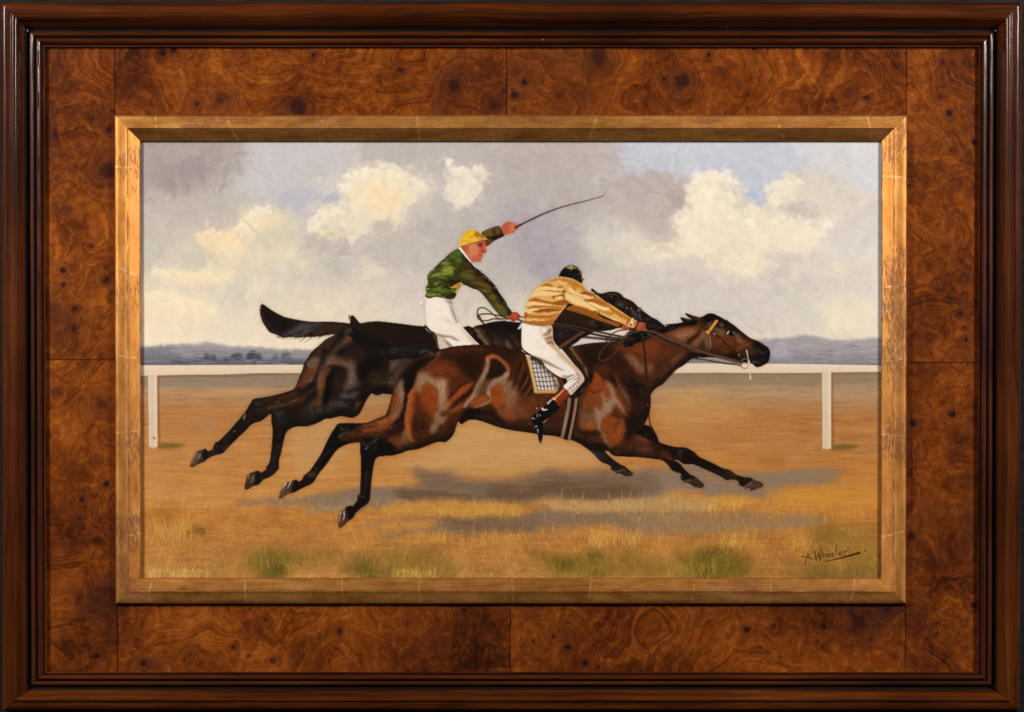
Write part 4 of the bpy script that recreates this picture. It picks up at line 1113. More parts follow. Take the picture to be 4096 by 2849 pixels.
    P('G', [215,1140, 350,1100, 340,1320, 210,1380, 150,1410, 100,1398, 130,1300], (84,62,48), 3, .95, **D)
    P('G', [330,1140, 410,1110, 400,1240, 340,1320], (22,17,15), 4, .9, **D)
    P('G', [190,1170, 270,1160, 250,1260, 180,1370, 120,1390, 140,1290], (104,80,62), 4, .8, **D)
    S('G', [208,1160, 165,1230, 128,1330, 118,1370], 4, (206,200,196), 1.5, .95, clip=m)
    S('G', [272,1158, 270,1200, 248,1250, 228,1290], 4, (214,208,204), 1.5, .95, clip=m)
    S('G', [300,1120, 300,1200, 270,1280, 220,1350], 4, (34,26,22), 3, .8, soft=1.5, **D)
    # near hind leg
    P('G', [1600,370, 1720,380, 1830,380, 1760,480, 1690,520, 1640,450], (60,55,55), 10, .85, **D)
    P('G', [1720,540, 1850,490, 1900,540, 1780,640, 1700,640], (42,38,38), 14, .8, **D)
    P('G', [1690,820, 1760,780, 1720,860, 1690,880], (84,44,22), 6, .8, **D)
    P('G', [1700,950, 1800,860, 1760,960, 1700,1100, 1670,1100], (52,52,54), 7, .75, **D)
    P('G', [1590,1180, 1660,1170, 1640,1330, 1560,1320], (42,42,44), 8, .8, **D)
    P('E1', [990,460, 1065,425, 1070,470, 1040,550, 990,588, 960,590, 965,545], (78,56,42), 3, .9, **D)
    P('E1', [1060,425, 1095,440, 1090,500, 1050,550], (22,17,15), 3, .9, **D)
    S('E1', [993,460, 982,490, 975,520], 4.5, (212,204,196), 1.5, .95, clip=m)
    S('E1', [1030,462, 1024,500, 1010,530], 4.5, (212,206,204), 1.5, .95, clip=m)
    P('E1', [1130,440, 1200,370, 1230,380, 1220,430, 1170,470], (38,36,38), 6, .7, **D)
    # forequarters seen between the riders
    P('J2', [920,690, 1050,690, 1090,760, 1100,900, 1030,860, 960,760], (52,32,18), 8, .9, **D)
    P('J2', [1090,690, 1180,750, 1280,900, 1360,1015, 1290,1015, 1180,850, 1080,720], (136,114,90), 4, .9, **D)
    P('J2', [1120,680, 1230,720, 1340,880, 1400,1015, 1370,1015, 1260,860], (84,58,28), 4, .85, **D)
    P('J2', [1080,730, 1130,820, 1280,1015, 1180,1010, 1090,880], (24,16,12), 5, .95, **D)
    S('J2', [1130,815, 1160,860, 1200,890], 4, (170,160,150), 2, .8, clip=m)
    P('J2', [1150,670, 1400,600, 1700,590, 1930,610, 1900,760, 1600,740, 1300,700], (26,17,13), 14, .9, **D)
    P('J2', [1400,800, 1560,880, 1640,1040, 1520,1040, 1430,940], (66,54,46), 14, .7, **D)
    P('J2', [1640,900, 1720,940, 1800,1070, 1660,1050], (104,84,70), 12, .8, **D)
    P('J2', [1740,790, 1850,880, 1930,1040, 1880,1080, 1790,960], (70,54,44), 12, .7, **D)
    S('J2', [1440,940, 1540,1030], 10, (84,66,54), 6, .5, soft=6, **D)
    # neck seen under the sleeve
    P('J3', [860,920, 1100,960, 1500,1090, 1400,1180, 1000,1150, 800,1090], (58,36,22), 16, .85, **D)
    P('J3', [700,1230, 900,1230, 1180,1290, 1240,1330, 1000,1500, 800,1560, 740,1400], (40,28,22), 18, .9, **D)
    P('J3', [780,1240, 860,1250, 900,1420, 800,1400], (62,50,46), 14, .7, **D)
    P('J3', [1290,1230, 1400,1120, 1500,1080, 1450,1140, 1350,1220], (84,78,74), 8, .7, **D)
    P('J3', [1380,1200, 1460,1170, 1530,1220, 1450,1250], (98,66,36), 6, .6, **D)
    P('J3', [1570,1120, 1750,1180, 1800,1290, 1680,1310, 1600,1220], (58,50,44), 12, .8, **D)
    P('J3', [1650,1180, 1900,1240, 1800,1290, 1700,1260], (92,62,34), 10, .6, **D)
    # head
    P('N', [480,200, 640,170, 760,190, 880,240, 860,360, 700,330, 560,260], (52,32,22), 8, .8, **D)
    P('N', [520,160, 700,140, 800,175, 780,215, 700,190, 560,200], (100,76,60), 5, .75, **D)
    P('N', [310,85, 350,100, 420,160, 480,180, 420,190, 340,130], (66,58,54), 4, .7, **D)
    S('N', [500,180, 620,205, 700,210, 760,215], 6, (16,12,12), 5, .95, soft=1, **D)
    S('N', [490,170, 600,145, 700,130, 800,150, 870,200], 4, (22,16,15), 2.5, .9)
    S('N', [640,130, 760,140, 830,180, 880,225], 2.2, (26,20,18), 1.2, .8)
    P('N', [640,220, 760,270, 700,320, 620,290], (22,16,14), 8, .8, **D)
    S('N', [800,235, 770,310, 740,380], 11, (44,56,22), 9, .95, clip=m)
    P('N', [790,340, 860,300, 880,400, 790,380], (84,80,82), 7, .8, **D)
    P('N', [850,300, 960,300, 990,340, 900,370], (84,52,30), 8, .7, **D)
    P('N', [900,360, 1050,330, 1120,420, 1000,480, 900,440], (62,36,24), 14, .8, **D)
    P('N', [860,370, 890,420, 960,480, 1000,510, 960,510, 880,450], (18,14,14), 6, .8, **D)
    for (x, y, s_) in ((940,425,5), (1025,435,6), (1068,478,4), (668,208,3.5), (910,470,3)):
        S('N', [x, y, x + 4, y + 12], s_, (226,222,220), s_ * .6, .95)
    P('N', [1010,520, 1050,460, 1160,560, 1200,650, 1100,620], (76,70,68), 9, .8, **D)
    P('N', [1140,440, 1170,415, 1215,430, 1225,470, 1180,490, 1145,480], (108,98,94), 4, .9, tex=.1)
    S('N', [1155,470, 1172,455], 6, (232,228,226), 3.5, .95)
    S('N', [1175,525, 1185,580, 1195,640], 4.5, (150,142,138), 2, .9)
    P('N', [1270,600, 1400,600, 1540,680, 1640,770, 1500,780, 1380,700], (34,26,24), 10, .8, **D)
    P('N', [1290,600, 1350,610, 1360,640, 1290,640], (104,60,34), 6, .7, **D)
    P('N', [1320,720, 1450,730, 1500,790, 1380,800], (70,70,76), 7, .7, **D)
    P('N', [1480,740, 1600,770, 1600,800, 1500,800], (96,76,62), 6, .7, **D)
    P('N', [1000,560, 1160,640, 1240,700, 1160,700, 1040,620], (46,44,46), 8, .7, **D)
    # foreleg below the near horse
    P('W', [180,740, 300,760, 380,800, 360,900, 300,840], (58,60,66), 7, .8, **D)
    P('W', [330,830, 430,810, 480,900, 420,960, 350,910], (48,48,52), 8, .8, **D)
    S('W', [430,780, 440,830, 400,890], 3, (70,72,78), 2, .6, soft=1, **D)
    P('W', [640,1120, 720,1110, 850,1060, 960,1150, 940,1205, 850,1215, 720,1185], (66,48,36), 5, .9, **D)
    S('W', [620,1110, 700,1125, 780,1095, 820,1085], 5, (140,128,116), 3, .8, soft=2, **D)
    S('W', [700,1178, 760,1195, 810,1204], 4, (222,218,212), 1.5, .9, clip=m)
    P('W', [585,1060, 610,1045, 615,1080, 590,1085], (120,92,66), 3, .7, **D)
    up = m * (YY * CELL + PY0 < 1780)
    turn_under(up, 0, 20, 16, .65, (.07, .045, .03)); turn_under(up, 16, 0, 12, .4, (.07, .045, .03))
    deepen(m, .78, .05, .34); FINE[0] = 0.0; SHEEN[0] = 0
    brushwork(m, 2600, 53, (8, 26), (3, 7), (.3, .65), .10)
    lum_ = IMG.mean(2)
    brushwork(m * (lum_ > .33), 420, 153, (8, 26), (2, 4), (.4, .8), .13, bl=3)
    brushwork(m * (lum_ > .12), 1300, 154, (7, 24), (1.6, 3.2), (.35, .75), .24, bl=3)
    # tail
    tail = full(cat('T', [155,85, 250,150, 340,210, 470,280, 560,320, 720,355, 900,388, 1100,405, 1300,400, 1480,408, 1735,440, 1700,520, 1600,560, 1480,630, 1350,645, 1150,660, 1100,680,
                          800,690, 650,685, 520,690, 400,640, 280,600, 200,500, 140,400, 105,280, 105,160, 120,110]), 2)
    paint_over(tail, (36,23,15), .08)
    P('T', [130,140, 200,180, 420,300, 640,380, 700,440, 600,540, 400,560, 260,440, 160,260], (22,15,12), 14, .85, clip=tail)
    P('T', [120,280, 190,420, 300,560, 440,630, 330,600, 200,490, 120,360], (72,42,20), 10, .7, clip=tail)
    P('T', [560,640, 720,520, 860,430, 1080,430, 1240,440, 1060,540, 860,640, 700,680], (78,72,78), 14, .85, clip=tail)
    P('T', [1100,560, 1250,440, 1480,430, 1690,460, 1560,560, 1400,620, 1160,640], (56,38,22), 14, .85, clip=tail)
    for i in range(70):
        t = r.random(); x = 520 + 900 * t + r.normal(0, 20); y = 640 + r.normal(0, 18)
        l = r.uniform(60, 190)
        c = (26,18,14) if r.random() < .6 else ((98,92,98) if x < 1000 else (76,50,28))
        S('T', [x, y - 40, x - l * .5, y, x - l, y + 42 + r.normal(0, 14)], 4, c, 1.2, .75, n=3)
    for i in range(60):
        x = r.uniform(640, 1240); y = 600 - (x - 640) * .26 + r.normal(0, 30)
        S('T', [x, y, x - 90, y + 40, x - 170, y + 90], 3.2, (84,78,86) if r.random() < .5 else (40,32,32), 1.4, .45, n=3, clip=tail)
    S('T', [1010,600, 900,700, 805,776], 3.6, (24,16,12), 1.5, .9); S('T', [1080,640, 980,730, 890,778], 3.2, (24,16,12), 1.3, .9)
    for i in range(50):
        t = r.random(); x = 105 + 320 * t * t; y = 150 + 470 * t
        S('T', [x + 26, y - 16, x - 6, y + 8, x - 22, y + 32], 3, (48,30,18), 1.2, .6, n=3)
    for i in range(10):
        S('T', [125 + r.normal(0, 15), 130, 130 + r.normal(0, 18), 80 + r.normal(0, 8)], 3, (36,24,16), 1.2, .7)
    part('painted_horse_dark/tail', tail)

# ---- the bay horse in front
def paint_bay_horse():
    SOFTK[0] = .8; FINE[0] = 0.0
    r = np.random.default_rng(52)
    body = np.concatenate([
        cat('H', [860,100, 1000,70, 1150,35, 1400,10, 1600,4, 1900,25, 2100,50, 2281,100]), cat('J2', [1950,1090, 2100,1160]), cat('SRC', [2200,1420, 2270,1392]),
        cat('K', [1040,390, 1200,360, 1400,332, 1700,322]), cat('N', [640,1048, 820,1020, 1000,960, 1300,860, 1640,772, 1770,722, 1930,700]),
        cat('F', [380,330, 440,312, 600,270, 790,212, 870,168, 950,160, 1050,200, 1150,255, 1240,302, 1350,372, 1480,480, 1620,590, 1700,630, 1800,670, 1900,730, 1980,790, 2012,860, 2008,960, 1990,1030, 1950,1080, 1900,1100, 1870,1122,
                  1780,1145, 1730,1120, 1690,1080, 1620,1062, 1500,1050, 1440,1040, 1300,1010, 1000,960, 800,970, 620,980, 540,1022, 450,1100, 330,1170, 250,1242, 150,1350, 60,1450, -10,1490]),
        cat('M', [1750,530, 1665,640, 1664,750, 1652,900, 1630,1000, 1590,1100, 1550,1190, 1620,1202, 1700,1270, 1775,1390, 1822,1512, 1900,1545]),
        cat('V', [0,328, 150,378, 300,410, 470,420, 540,450, 640,510, 720,590, 850,650, 1000,720, 1150,800, 1280,830, 1340,870, 1400,915, 1550,960, 1660,968, 1740,1020, 1830,1042, 1892,1095, 1870,1142, 1700,1190, 1570,1180, 1560,1150,
                  1500,1130, 1445,1090, 1440,1045, 1400,1022, 1310,1005, 1240,1020, 1190,1000, 1130,960, 1080,930, 900,850, 700,760, 610,726, 520,726, 430,715, 340,655, 250,650, 0,640]),
        cat('W', [1300,892, 1100,872, 900,862, 680,852, 610,835, 560,792, 520,762, 430,760, 300,740, 150,700, 60,652, 0,622]),
        cat('M', [200,1462, 0,1418]), cat('C5', [1500,1245, 1400,1235, 1250,1212, 1100,1190, 980,1160, 870,1120, 800,1100, 740,1095, 700,1110, 662,1135, 640,1130, 625,1112, 603,1170, 592,1210, 560,1260, 510,1300, 440,1300, 350,1330, 260,1365, 160,1380, 80,1410, 0,1427]),
        cat('Q', [2100,1512, 1900,1560, 1700,1577]), cat('U', [2100,485, 2000,492, 1930,540, 1890,680, 1870,850, 1850,1000, 1835,1180, 1820,1290, 1780,1360, 1650,1450, 1560,1540]),
        cat('E1', [1980,790, 1945,855, 1905,880, 1850,935, 1815,942, 1810,890, 1822,800, 1865,780, 1880,752, 1930,740]),
        cat('U', [1510,1400, 1560,1340, 1590,1290, 1596,1220, 1640,1170, 1650,1050, 1660,800, 1665,600, 1650,400, 1643,240, 1600,236, 1440,260, 1280,330, 1200,400, 1100,540, 1000,680, 900,800, 800,960, 740,1005, 600,1070,
                  440,1150, 330,1180, 240,1240, 165,1256, 200,1120, 290,980, 340,960, 400,940, 440,920, 490,915, 512,942, 560,935, 600,890, 610,850, 680,790, 740,740, 850,580, 950,420, 1050,200, 1160,0]),
        cat('Q', [740,1220, 830,1050, 880,990, 1000,975, 1250,980, 1430,960, 1600,890, 1740,830, 1800,700, 1840,560, 1880,420, 1930,270, 2010,120]),
        cat('H', [150,650, 270,470, 400,340, 520,240, 700,150])])
    lower = cat('V', [40,630, 250,650, 380,720, 412,770, 500,860, 580,920, 660,960, 740,1030, 812,1092, 810,1130, 760,1160, 640,1140, 500,1080, 400,1012, 380,960, 390,900, 300,870, 230,840, 180,770, 100,690])
    m = np.maximum(full(body, 1.5), full(lower, 1.5))
    ears = np.maximum(full(cat('F', [375,232, 420,238, 530,262, 620,300, 560,320, 430,315, 390,275]), 1),
                      full(cat('F', [462,165, 478,155, 600,200, 690,222, 800,300, 780,400, 700,370, 560,260, 490,205]), 1))
    m = np.maximum(m, ears)
    HGT[:] *= (1 - .6 * m)
    paint_over(m, (88,46,17), .08)
    part('painted_horse_bay', m)
    D = dict(clip=m); FINE[0] = 10.0; SHEEN[0] = 1
    B = dict(clip=m, tex=.18)
    bk, dk, og, gy_ = (24,16,12), (44,22,11), (138,70,24), (150,128,114)
    # trunk: dark back, lit flanks
    P('C5', [820,425, 1200,440, 1250,520, 1320,850, 1560,980, 1560,1240, 1250,1200, 980,1140, 780,1090, 700,960, 780,700, 880,520], (74,36,15), 30, .8, **D)
    P('H', [900,90, 1400,15, 1900,30, 2281,110, 2281,300, 1900,180, 1750,240, 1650,560, 1560,660, 1400,560, 1200,330, 950,260], (66,30,10), 24, .9, **D)
    P('H', [960,90, 1400,20, 1700,20, 1680,120, 1300,130, 1000,170], (96,46,16), 16, .7, **D)
    P('H', [1250,200, 1600,180, 1640,480, 1500,640, 1350,520, 1250,360], (52,24,10), 26, .85, **D)
    P('H', [780,360, 1000,320, 1200,440, 1300,560, 1100,600, 1000,560, 760,560, 700,480], (118,58,20), 30, .85, **D)
    P('H', [1000,600, 1300,560, 1500,640, 1300,740, 1180,880, 1100,960, 1040,800], (92,46,18), 26, .8, **D)
    # haunch rim light and mauve sheen
    P('H', [900,100, 930,130, 860,220, 700,370, 560,480, 480,620, 400,780, 340,950, 310,1150, 320,1330, 290,1340, 290,1150, 320,940, 390,740, 470,570, 600,420, 760,300], (124,84,54), 8, .9, **D)
    P('H', [880,140, 900,160, 780,300, 640,400, 660,370], (128,108,92), 8, .7, **D)
    P('H', [470,620, 560,510, 640,520, 740,470, 700,570, 800,600, 940,620, 1040,640, 1040,780, 1050,900, 1020,1000, 1100,1060, 1060,1180, 960,1200, 900,1260, 860,1240, 870,1120, 820,1080, 880,980, 850,860, 820,780, 700,730, 620,740, 560,860, 500,880, 490,780, 400,780], (164,138,122), 10, .9, tex=.12, clip=m)
    P('H', [840,680, 960,640, 1010,700, 1000,840, 1010,1000, 920,1050, 900,900, 860,800], (180,156,140), 9, .75, tex=.12, clip=m)
    P('H', [600,740, 720,725, 830,780, 860,880, 890,1000, 840,1090, 870,1180, 800,1290, 740,1390, 620,1250, 520,1120, 520,980, 560,850], (136,68,22), 9, .92, tex=.12, clip=m)
    P('H', [520,960, 640,1150, 760,1300, 720,1400, 560,1300, 470,1100, 480,960], (86,42,16), 18, .8, **D)
    P('H', [480,740, 510,760, 480,900, 450,1100, 440,1350, 400,1597, 300,1597, 340,1350, 330,1150, 360,950, 420,800], (150,80,28), 8, .85, **D)
    P('H', [330,960, 370,900, 360,1100, 340,1350, 340,1597, 280,1597, 300,1350, 310,1130], (176,104,44), 6, .8, **D)
    P('H', [440,920, 500,860, 500,1050, 480,1300, 430,1350, 420,1150], (96,46,16), 8, .7, **D)
    P('H', [400,1330, 480,1250, 560,1380, 660,1500, 600,1597, 400,1597], (72,34,14), 16, .8, **D)
    P('H', [800,1300, 880,1240, 1000,1270, 1040,1340, 960,1440, 900,1470, 820,1597, 720,1597, 740,1500, 800,1400], (156,136,126), 7, .85, tex=.1, clip=m)
    P('H', [910,1270, 980,1200, 1040,1240, 1010,1320, 940,1330], (112,58,24), 6, .85, **D)
    S('H', [960,1300, 990,1270, 1010,1250], 4, dk, 2, .8, soft=1, **D)
    P('H', [1000,1400, 1100,1220, 1280,1240, 1230,1400, 1180,1597, 960,1597, 940,1500], (92,44,16), 14, .85, **D)
    P('H', [1150,1480, 1240,1290, 1270,1260, 1240,1400, 1200,1597, 1150,1597], (138,68,22), 8, .8, **D)
    S('H', [700,1330, 760,1390, 830,1420, 900,1470, 930,1560], 3.4, (70,36,18), 2.5, .6, soft=2, **D)
    for q_ in ([560,1330,620,1420,600,1500], [640,1440,700,1520,720,1590], [520,1560,600,1510,700,1500], [420,1420,470,1500,460,1590], [980,1480,1060,1500,1120,1560], [860,1540,930,1520,1010,1560]):
        S('H', q_, 9, (52,25,12), 4, .6, soft=5, clip=m, ends=(.3, .3))
    # groove and stifle
    P('H', [1100,970, 1200,860, 1320,740, 1480,690, 1530,660, 1500,720, 1350,900, 1200,1000, 1110,1060, 1000,1060, 1010,1040], (146,74,24), 7, .9, **D)
    S('H', [1080,970, 1200,850, 1300,750, 1440,690], 8, (50,24,12), 5, .85, soft=4, **D)
    P('H', [1150,1080, 1300,950, 1480,820, 1560,740, 1540,860, 1380,1000, 1240,1110, 1100,1200, 1060,1190], (56,26,12), 12, .9, **D)
    P('H', [1060,1230, 1200,1120, 1350,1030, 1500,890, 1550,850, 1560,880, 1400,1060, 1260,1190, 1120,1250], (140,74,28), 8, .85, **D)
    # flank loop
    P('H', [1830,300, 1960,270, 2060,340, 2110,440, 2080,520, 1960,590, 1830,640, 1720,640, 1700,600, 1790,480], (46,26,14), 10, .9, **D)
    S('H', [1780,250, 1785,330, 1765,430, 1720,540, 1660,660, 1600,780, 1560,900], 15, (158,132,114), 24, .85, soft=4, tex=.15, clip=m)
    S('H', [1560,880, 1500,960, 1420,1050, 1360,1140], 16, (164,142,122), 10, .85, soft=4, tex=.15, clip=m)
    S('H', [1800,240, 1850,200, 1940,220, 2030,280, 2100,350, 2150,430, 2160,490, 2130,540], 13, (152,96,54), 15, .85, soft=4, tex=.2, clip=m)
    S('H', [1780,230, 1860,215, 1900,215], 9, (176,100,48), 9, .8, soft=3, clip=m)
    S('H', [2130,540, 2080,600, 1980,640, 1890,680, 1820,770, 1790,880], 20, (164,142,124), 18, .85, soft=4, tex=.15, clip=m)
    S('H', [1800,870, 1840,960, 1830,1030, 1740,1070, 1640,1110, 1540,1140], 13, (160,138,118), 9, .85, soft=3, tex=.15, clip=m)
    P('H', [1600,780, 1700,640, 1860,640, 1800,760, 1740,900, 1620,940, 1540,920], (108,74,52), 14, .75, **D)
    P('H', [1560,960, 1700,930, 1790,940, 1800,1020, 1680,1080, 1560,1120, 1440,1130], (150,82,32), 8, .85, **D)
    # belly flank: orange and mauve
    P('H', [1840,800, 1950,740, 2050,760, 2080,840, 2150,870, 2140,1000, 2080,1100, 2000,1180, 1880,1120, 1830,1040, 1860,940], (146,76,24), 9, .92, tex=.12, clip=m)
    P('H', [1980,640, 2120,620, 2140,700, 2281,660, 2281,1200, 2120,1150, 2140,1000, 2150,870, 2070,830, 2050,760, 1960,740, 1860,760], (164,134,112), 12, .85, tex=.2, clip=m)
    P('H', [1960,1180, 2120,1160, 2281,1200, 2281,1440, 2150,1440, 1980,1320], (142,78,38), 16, .8, **D)
    P('C5', [760,1010, 900,1000, 1000,1050, 1100,1120, 1300,1130, 1560,1140, 1560,1240, 1250,1205, 1100,1180, 950,1140, 800,1090], (84,46,22), 14, .85, **D)
    P('C5', [650,1050, 700,1000, 780,990, 860,1020, 900,1060, 820,1060, 740,1095, 700,1110, 660,1135, 630,1115], (26,16,12), 8, .95, **D)
    P('C5', [800,1040, 920,1060, 1000,1110, 940,1130, 830,1090], (96,62,34), 10, .75, **D)
    P('C5', [860,1000, 940,1010, 980,1060, 1040,1130, 980,1110, 900,1050], (48,26,14), 10, .8, **D)
    P('C5', [1000,1140, 1150,1140, 1300,1160, 1560,1170, 1560,1235, 1250,1205, 1100,1185], (98,50,22), 10, .8, **D)
    S('C5', [960,1150, 1060,1140, 1200,1140, 1330,1130], 4, (140,110,90), 2.5, .3, soft=4, **D)
    # ribs: dark strokes with mauve light between
    for (x0, y0, x1, y1, c, w_, a) in ((1200,560,1110,840,dk,15,.6), (1250,640,1160,840,(40,22,12),13,.7), (1290,700,1190,860,(44,24,12),12,.7), (1310,760,1230,900,dk,11,.6), (1330,830,1270,960,(52,28,14),11,.6),
                                       (1230,560,1120,800,(120,84,58),9,.4), (1270,680,1170,850,(124,90,64),8,.45), (1300,760,1210,900,(128,92,66),8,.5), (1320,850,1240,1000,(124,84,54),8,.5), (1150,700,1090,830,(56,30,16),12,.6),
                                       (1390,870,1330,1000,(70,36,18),10,.5), (1420,900,1360,1040,(66,34,16),10,.5)):
        S('C5', [x0, y0, (x0 + x1) / 2 + 12, (y0 + y1) / 2, x1, y1], w_, c, w_ * .5, min(1, a * 1.45), soft=5, clip=m, ends=(.3, .3))
    P('C5', [1060,780, 1150,820, 1180,900, 1120,980, 1060,1000, 1040,900], (140,114,96), 14, .6, tex=.2, clip=m)
    P('C5', [1120,900, 1260,880, 1420,900, 1420,1050, 1250,1100, 1120,1060], (112,60,28), 24, .6, tex=.1, clip=m)
    P('C5', [1140,980, 1220,960, 1260,1060, 1160,1080], (134,96,70), 14, .5, **D)
    # left haunch (off hind) and gaskins
    P('H', [0,1090, 20,950, 60,830, 150,650, 220,540, 250,700, 260,850, 250,1050, 200,1250, 100,1350, 0,1400], (120,92,74), 10, .85, **D)
    P('H', [150,640, 280,470, 420,340, 560,250, 860,170, 700,340, 520,470, 420,680, 330,900, 290,1150, 270,1330, 190,1400, 230,1150, 260,950, 250,780, 200,700], (34,18,11), 10, .95, **D)
    P('H', [200,590, 300,470, 450,370, 400,480, 300,640, 250,760], (62,38,24), 14, .7, **D)
    P('H', [60,900, 130,850, 170,880, 160,1000, 90,1150, 20,1180, 20,1050], (136,70,22), 7, .85, **D)
    P('H', [130,850, 180,830, 240,900, 240,1020, 190,1050, 160,950], (152,130,118), 8, .8, **D)
    P('H', [0,1300, 130,1250, 190,1180, 180,1280, 60,1400, 0,1450], (146,96,68), 8, .75, **D)
    P('H', [0,1420, 150,1390, 270,1340, 280,1500, 150,1597, 0,1597], (52,26,13), 12, .85, **D)
    P('Q', [1840,560, 1880,430, 1950,400, 1990,480, 1950,640, 1860,800, 1830,720], (136,72,24), 8, .85, **D)
    P('Q', [1930,270, 2030,150, 2080,250, 2070,450, 2060,600, 2000,560, 1980,420, 1900,400], (150,128,114), 9, .85, tex=.1, clip=m)
    P('Q', [1980,620, 2060,600, 2040,740, 1960,820, 1900,900, 1850,860, 1920,760], (142,104,80), 9, .75, **D)
    P('Q', [2100,100, 2240,0, 2281,0, 2281,250, 2180,420, 2120,640, 2090,850, 2010,960, 1930,960, 2040,780, 2090,500], (28,16,11), 10, .95, **D)
    P('Q', [1250,990, 1500,960, 1700,880, 1860,870, 1900,930, 1750,1020, 1500,1080, 1300,1110, 1120,1150], (138,72,26), 10, .85, tex=.2, clip=m)
    P('Q', [1500,980, 1740,880, 1780,920, 1620,1000], (160,92,40), 7, .7, **D)
    P('Q', [1350,1110, 1600,1040, 1850,950, 1800,1050, 1600,1130, 1420,1150], (122,74,46), 10, .7, **D)
    P('Q', [1100,1160, 1300,1110, 1400,1140, 1700,1110, 1900,1020, 2000,990, 1900,1080, 1700,1150, 1450,1220, 1250,1270, 1080,1260], (84,42,16), 10, .8, tex=.2, clip=m)
    S('Q', [1180,1150, 1300,1080, 1450,1050, 1600,1000], 9, (42,20,11), 4, .7, soft=4, **D)
    S('Q', [970,1220, 1100,1140, 1220,1090], 8, (120,64,26), 4, .7, soft=3, **D)
    for i in range(26):
        x = r.uniform(960, 1350); y = 1250 - (x - 960) * .3 + r.normal(0, 34)
        S('Q', [x, y, x + 60, y - 30, x + 120, y - 62], 3, ((164,92,38) if r.random() < .5 else (44,22,11)), 1.4, .6, n=3, clip=m)
    P('Q', [1660,1170, 1900,1080, 2060,980, 2100,900, 2090,1090, 1960,1180, 1800,1250, 1640,1290], (58,28,13), 10, .85, **D)
    P('Q', [1600,1230, 1750,1150, 1760,1200, 1500,1330, 1400,1360], (56,52,48), 8, .75, **D)
    P('Q', [1750,1330, 1900,1200, 1980,1220, 2060,1400, 2200,1450, 2000,1500, 1850,1480], (108,58,24), 14, .7, **D)
    P('Q', [1930,1330, 1990,1250, 2030,1340, 2060,1430, 1960,1470, 1880,1440], (136,80,40), 9, .7, **D)
    P('Q', [2030,1300, 2080,1120, 2160,1150, 2170,1330, 2281,1380, 2100,1390], (142,116,104), 8, .75, **D)
    P('Q', [2110,700, 2140,560, 2180,420, 2281,250, 2281,330, 2200,560, 2170,760, 2170,960, 2200,1150, 2281,1320, 2180,1300, 2110,1130, 2090,940], (160,92,38), 7, .8, **D)
    P('Q', [1300,1330, 1560,1330, 1900,1490, 2200,1480, 2000,1550, 1650,1580, 1400,1560, 1330,1480], (22,15,11), 12, .92, **D)
    # hocks and cannons, black points
    P('Q', [880,990, 1250,985, 1330,1000, 1150,1100, 1060,1170, 960,1220, 860,1310, 1050,1320, 1230,1300, 1080,1350, 900,1440, 760,1597, 520,1600, 740,1220], (24,17,13), 9, .95, **D)
    P('Q', [880,1000, 930,990, 940,1050, 1000,1080, 1090,1040, 1040,1090, 940,1100], (76,70,66), 5, .85, **D)
    P('Q', [890,1180, 960,1150, 1080,1110, 1060,1160, 960,1200, 950,1280, 870,1290], (84,78,78), 6, .8, **D)
    P('Q', [960,1240, 1080,1190, 1250,1150, 1200,1250, 1020,1300], (116,60,24), 8, .7, **D)
    P('Q', [690,1500, 800,1460, 920,1430, 850,1480, 720,1560], (54,46,42), 7, .75, **D)
    P('Q', [810,1360, 900,1330, 940,1340, 880,1380], (50,46,46), 5, .7, **D)
    P('U', [1160,0, 1050,200, 950,420, 850,580, 740,740, 680,790, 600,890, 560,935, 440,1150, 740,1005, 800,960, 900,800, 1000,680, 1100,540, 1200,400, 1280,330, 1440,260, 1300,200], (24,18,15), 8, .85, **D)
    S('U', [1130,370, 1000,440, 900,620, 800,800], 13, (60,54,50), 7, .7, soft=4, **D)
    S('U', [1100,520, 980,690, 880,800], 14, (58,30,16), 8, .7, soft=5, **D)
    P('U', [680,800, 740,770, 830,790, 800,870, 700,860], (70,64,58), 7, .8, **D)
    P('U', [600,1000, 680,900, 760,880, 740,980, 640,1020], (36,32,32), 7, .7, **D)
    P('U', [290,980, 430,930, 430,1060, 370,1160, 240,1240, 170,1252, 205,1120], (92,66,48), 3, .9, **D)
    P('U', [440,925, 500,920, 510,1040, 430,1150, 390,1150, 400,1050], (22,17,15), 4, .9, **D)
    P('U', [290,990, 350,965, 300,1090, 230,1200, 180,1240, 210,1130], (110,84,66), 3, .8, **D)
    S('U', [292,978, 250,1040, 222,1110], 4.2, (226,222,220), 1.6, .95); S('U', [372,952, 350,1010, 318,1070], 4.4, (230,226,224), 1.6, .95)
    S('U', [330,960, 280,1040, 210,1130], 3.5, (36,26,20), 2, .8); S('U', [384,970, 340,1060, 270,1150], 4, (34,24,18), 2, .8)
    P('U', [1650,190, 1990,150, 2281,300, 2281,470, 2000,490, 1930,540, 1890,680, 1835,1180, 1820,1290, 1650,1450, 1540,1540, 1500,1400, 1590,1290, 1640,1170, 1660,700], (22,16,13), 8, .88, **D)
    P('U', [1650,190, 1700,210, 1750,270, 1850,200, 1990,130, 1960,190, 1800,280, 1740,300, 1670,270], (74,68,62), 5, .85, **D)
    S('U', [1740,355, 1775,320, 1800,312], 5, (130,140,146), 2.5, .8)
    P('U', [1790,350, 1900,290, 1930,330, 1850,430, 1780,430], (48,42,38), 10, .7, **D)
    P('U', [1740,620, 1790,600, 1780,700, 1720,700], (62,32,16), 9, .7, **D)
    S('U', [1760,760, 1750,900, 1740,1050, 1720,1150], 12, (50,48,50), 8, .75, soft=4, **D)
    S('U', [1840,760, 1825,950, 1800,1120], 9, (48,26,16), 6, .7, soft=4, **D)
    P('U', [1650,1190, 1720,1190, 1760,1220, 1700,1240, 1620,1230], (60,56,54), 6, .75, **D)
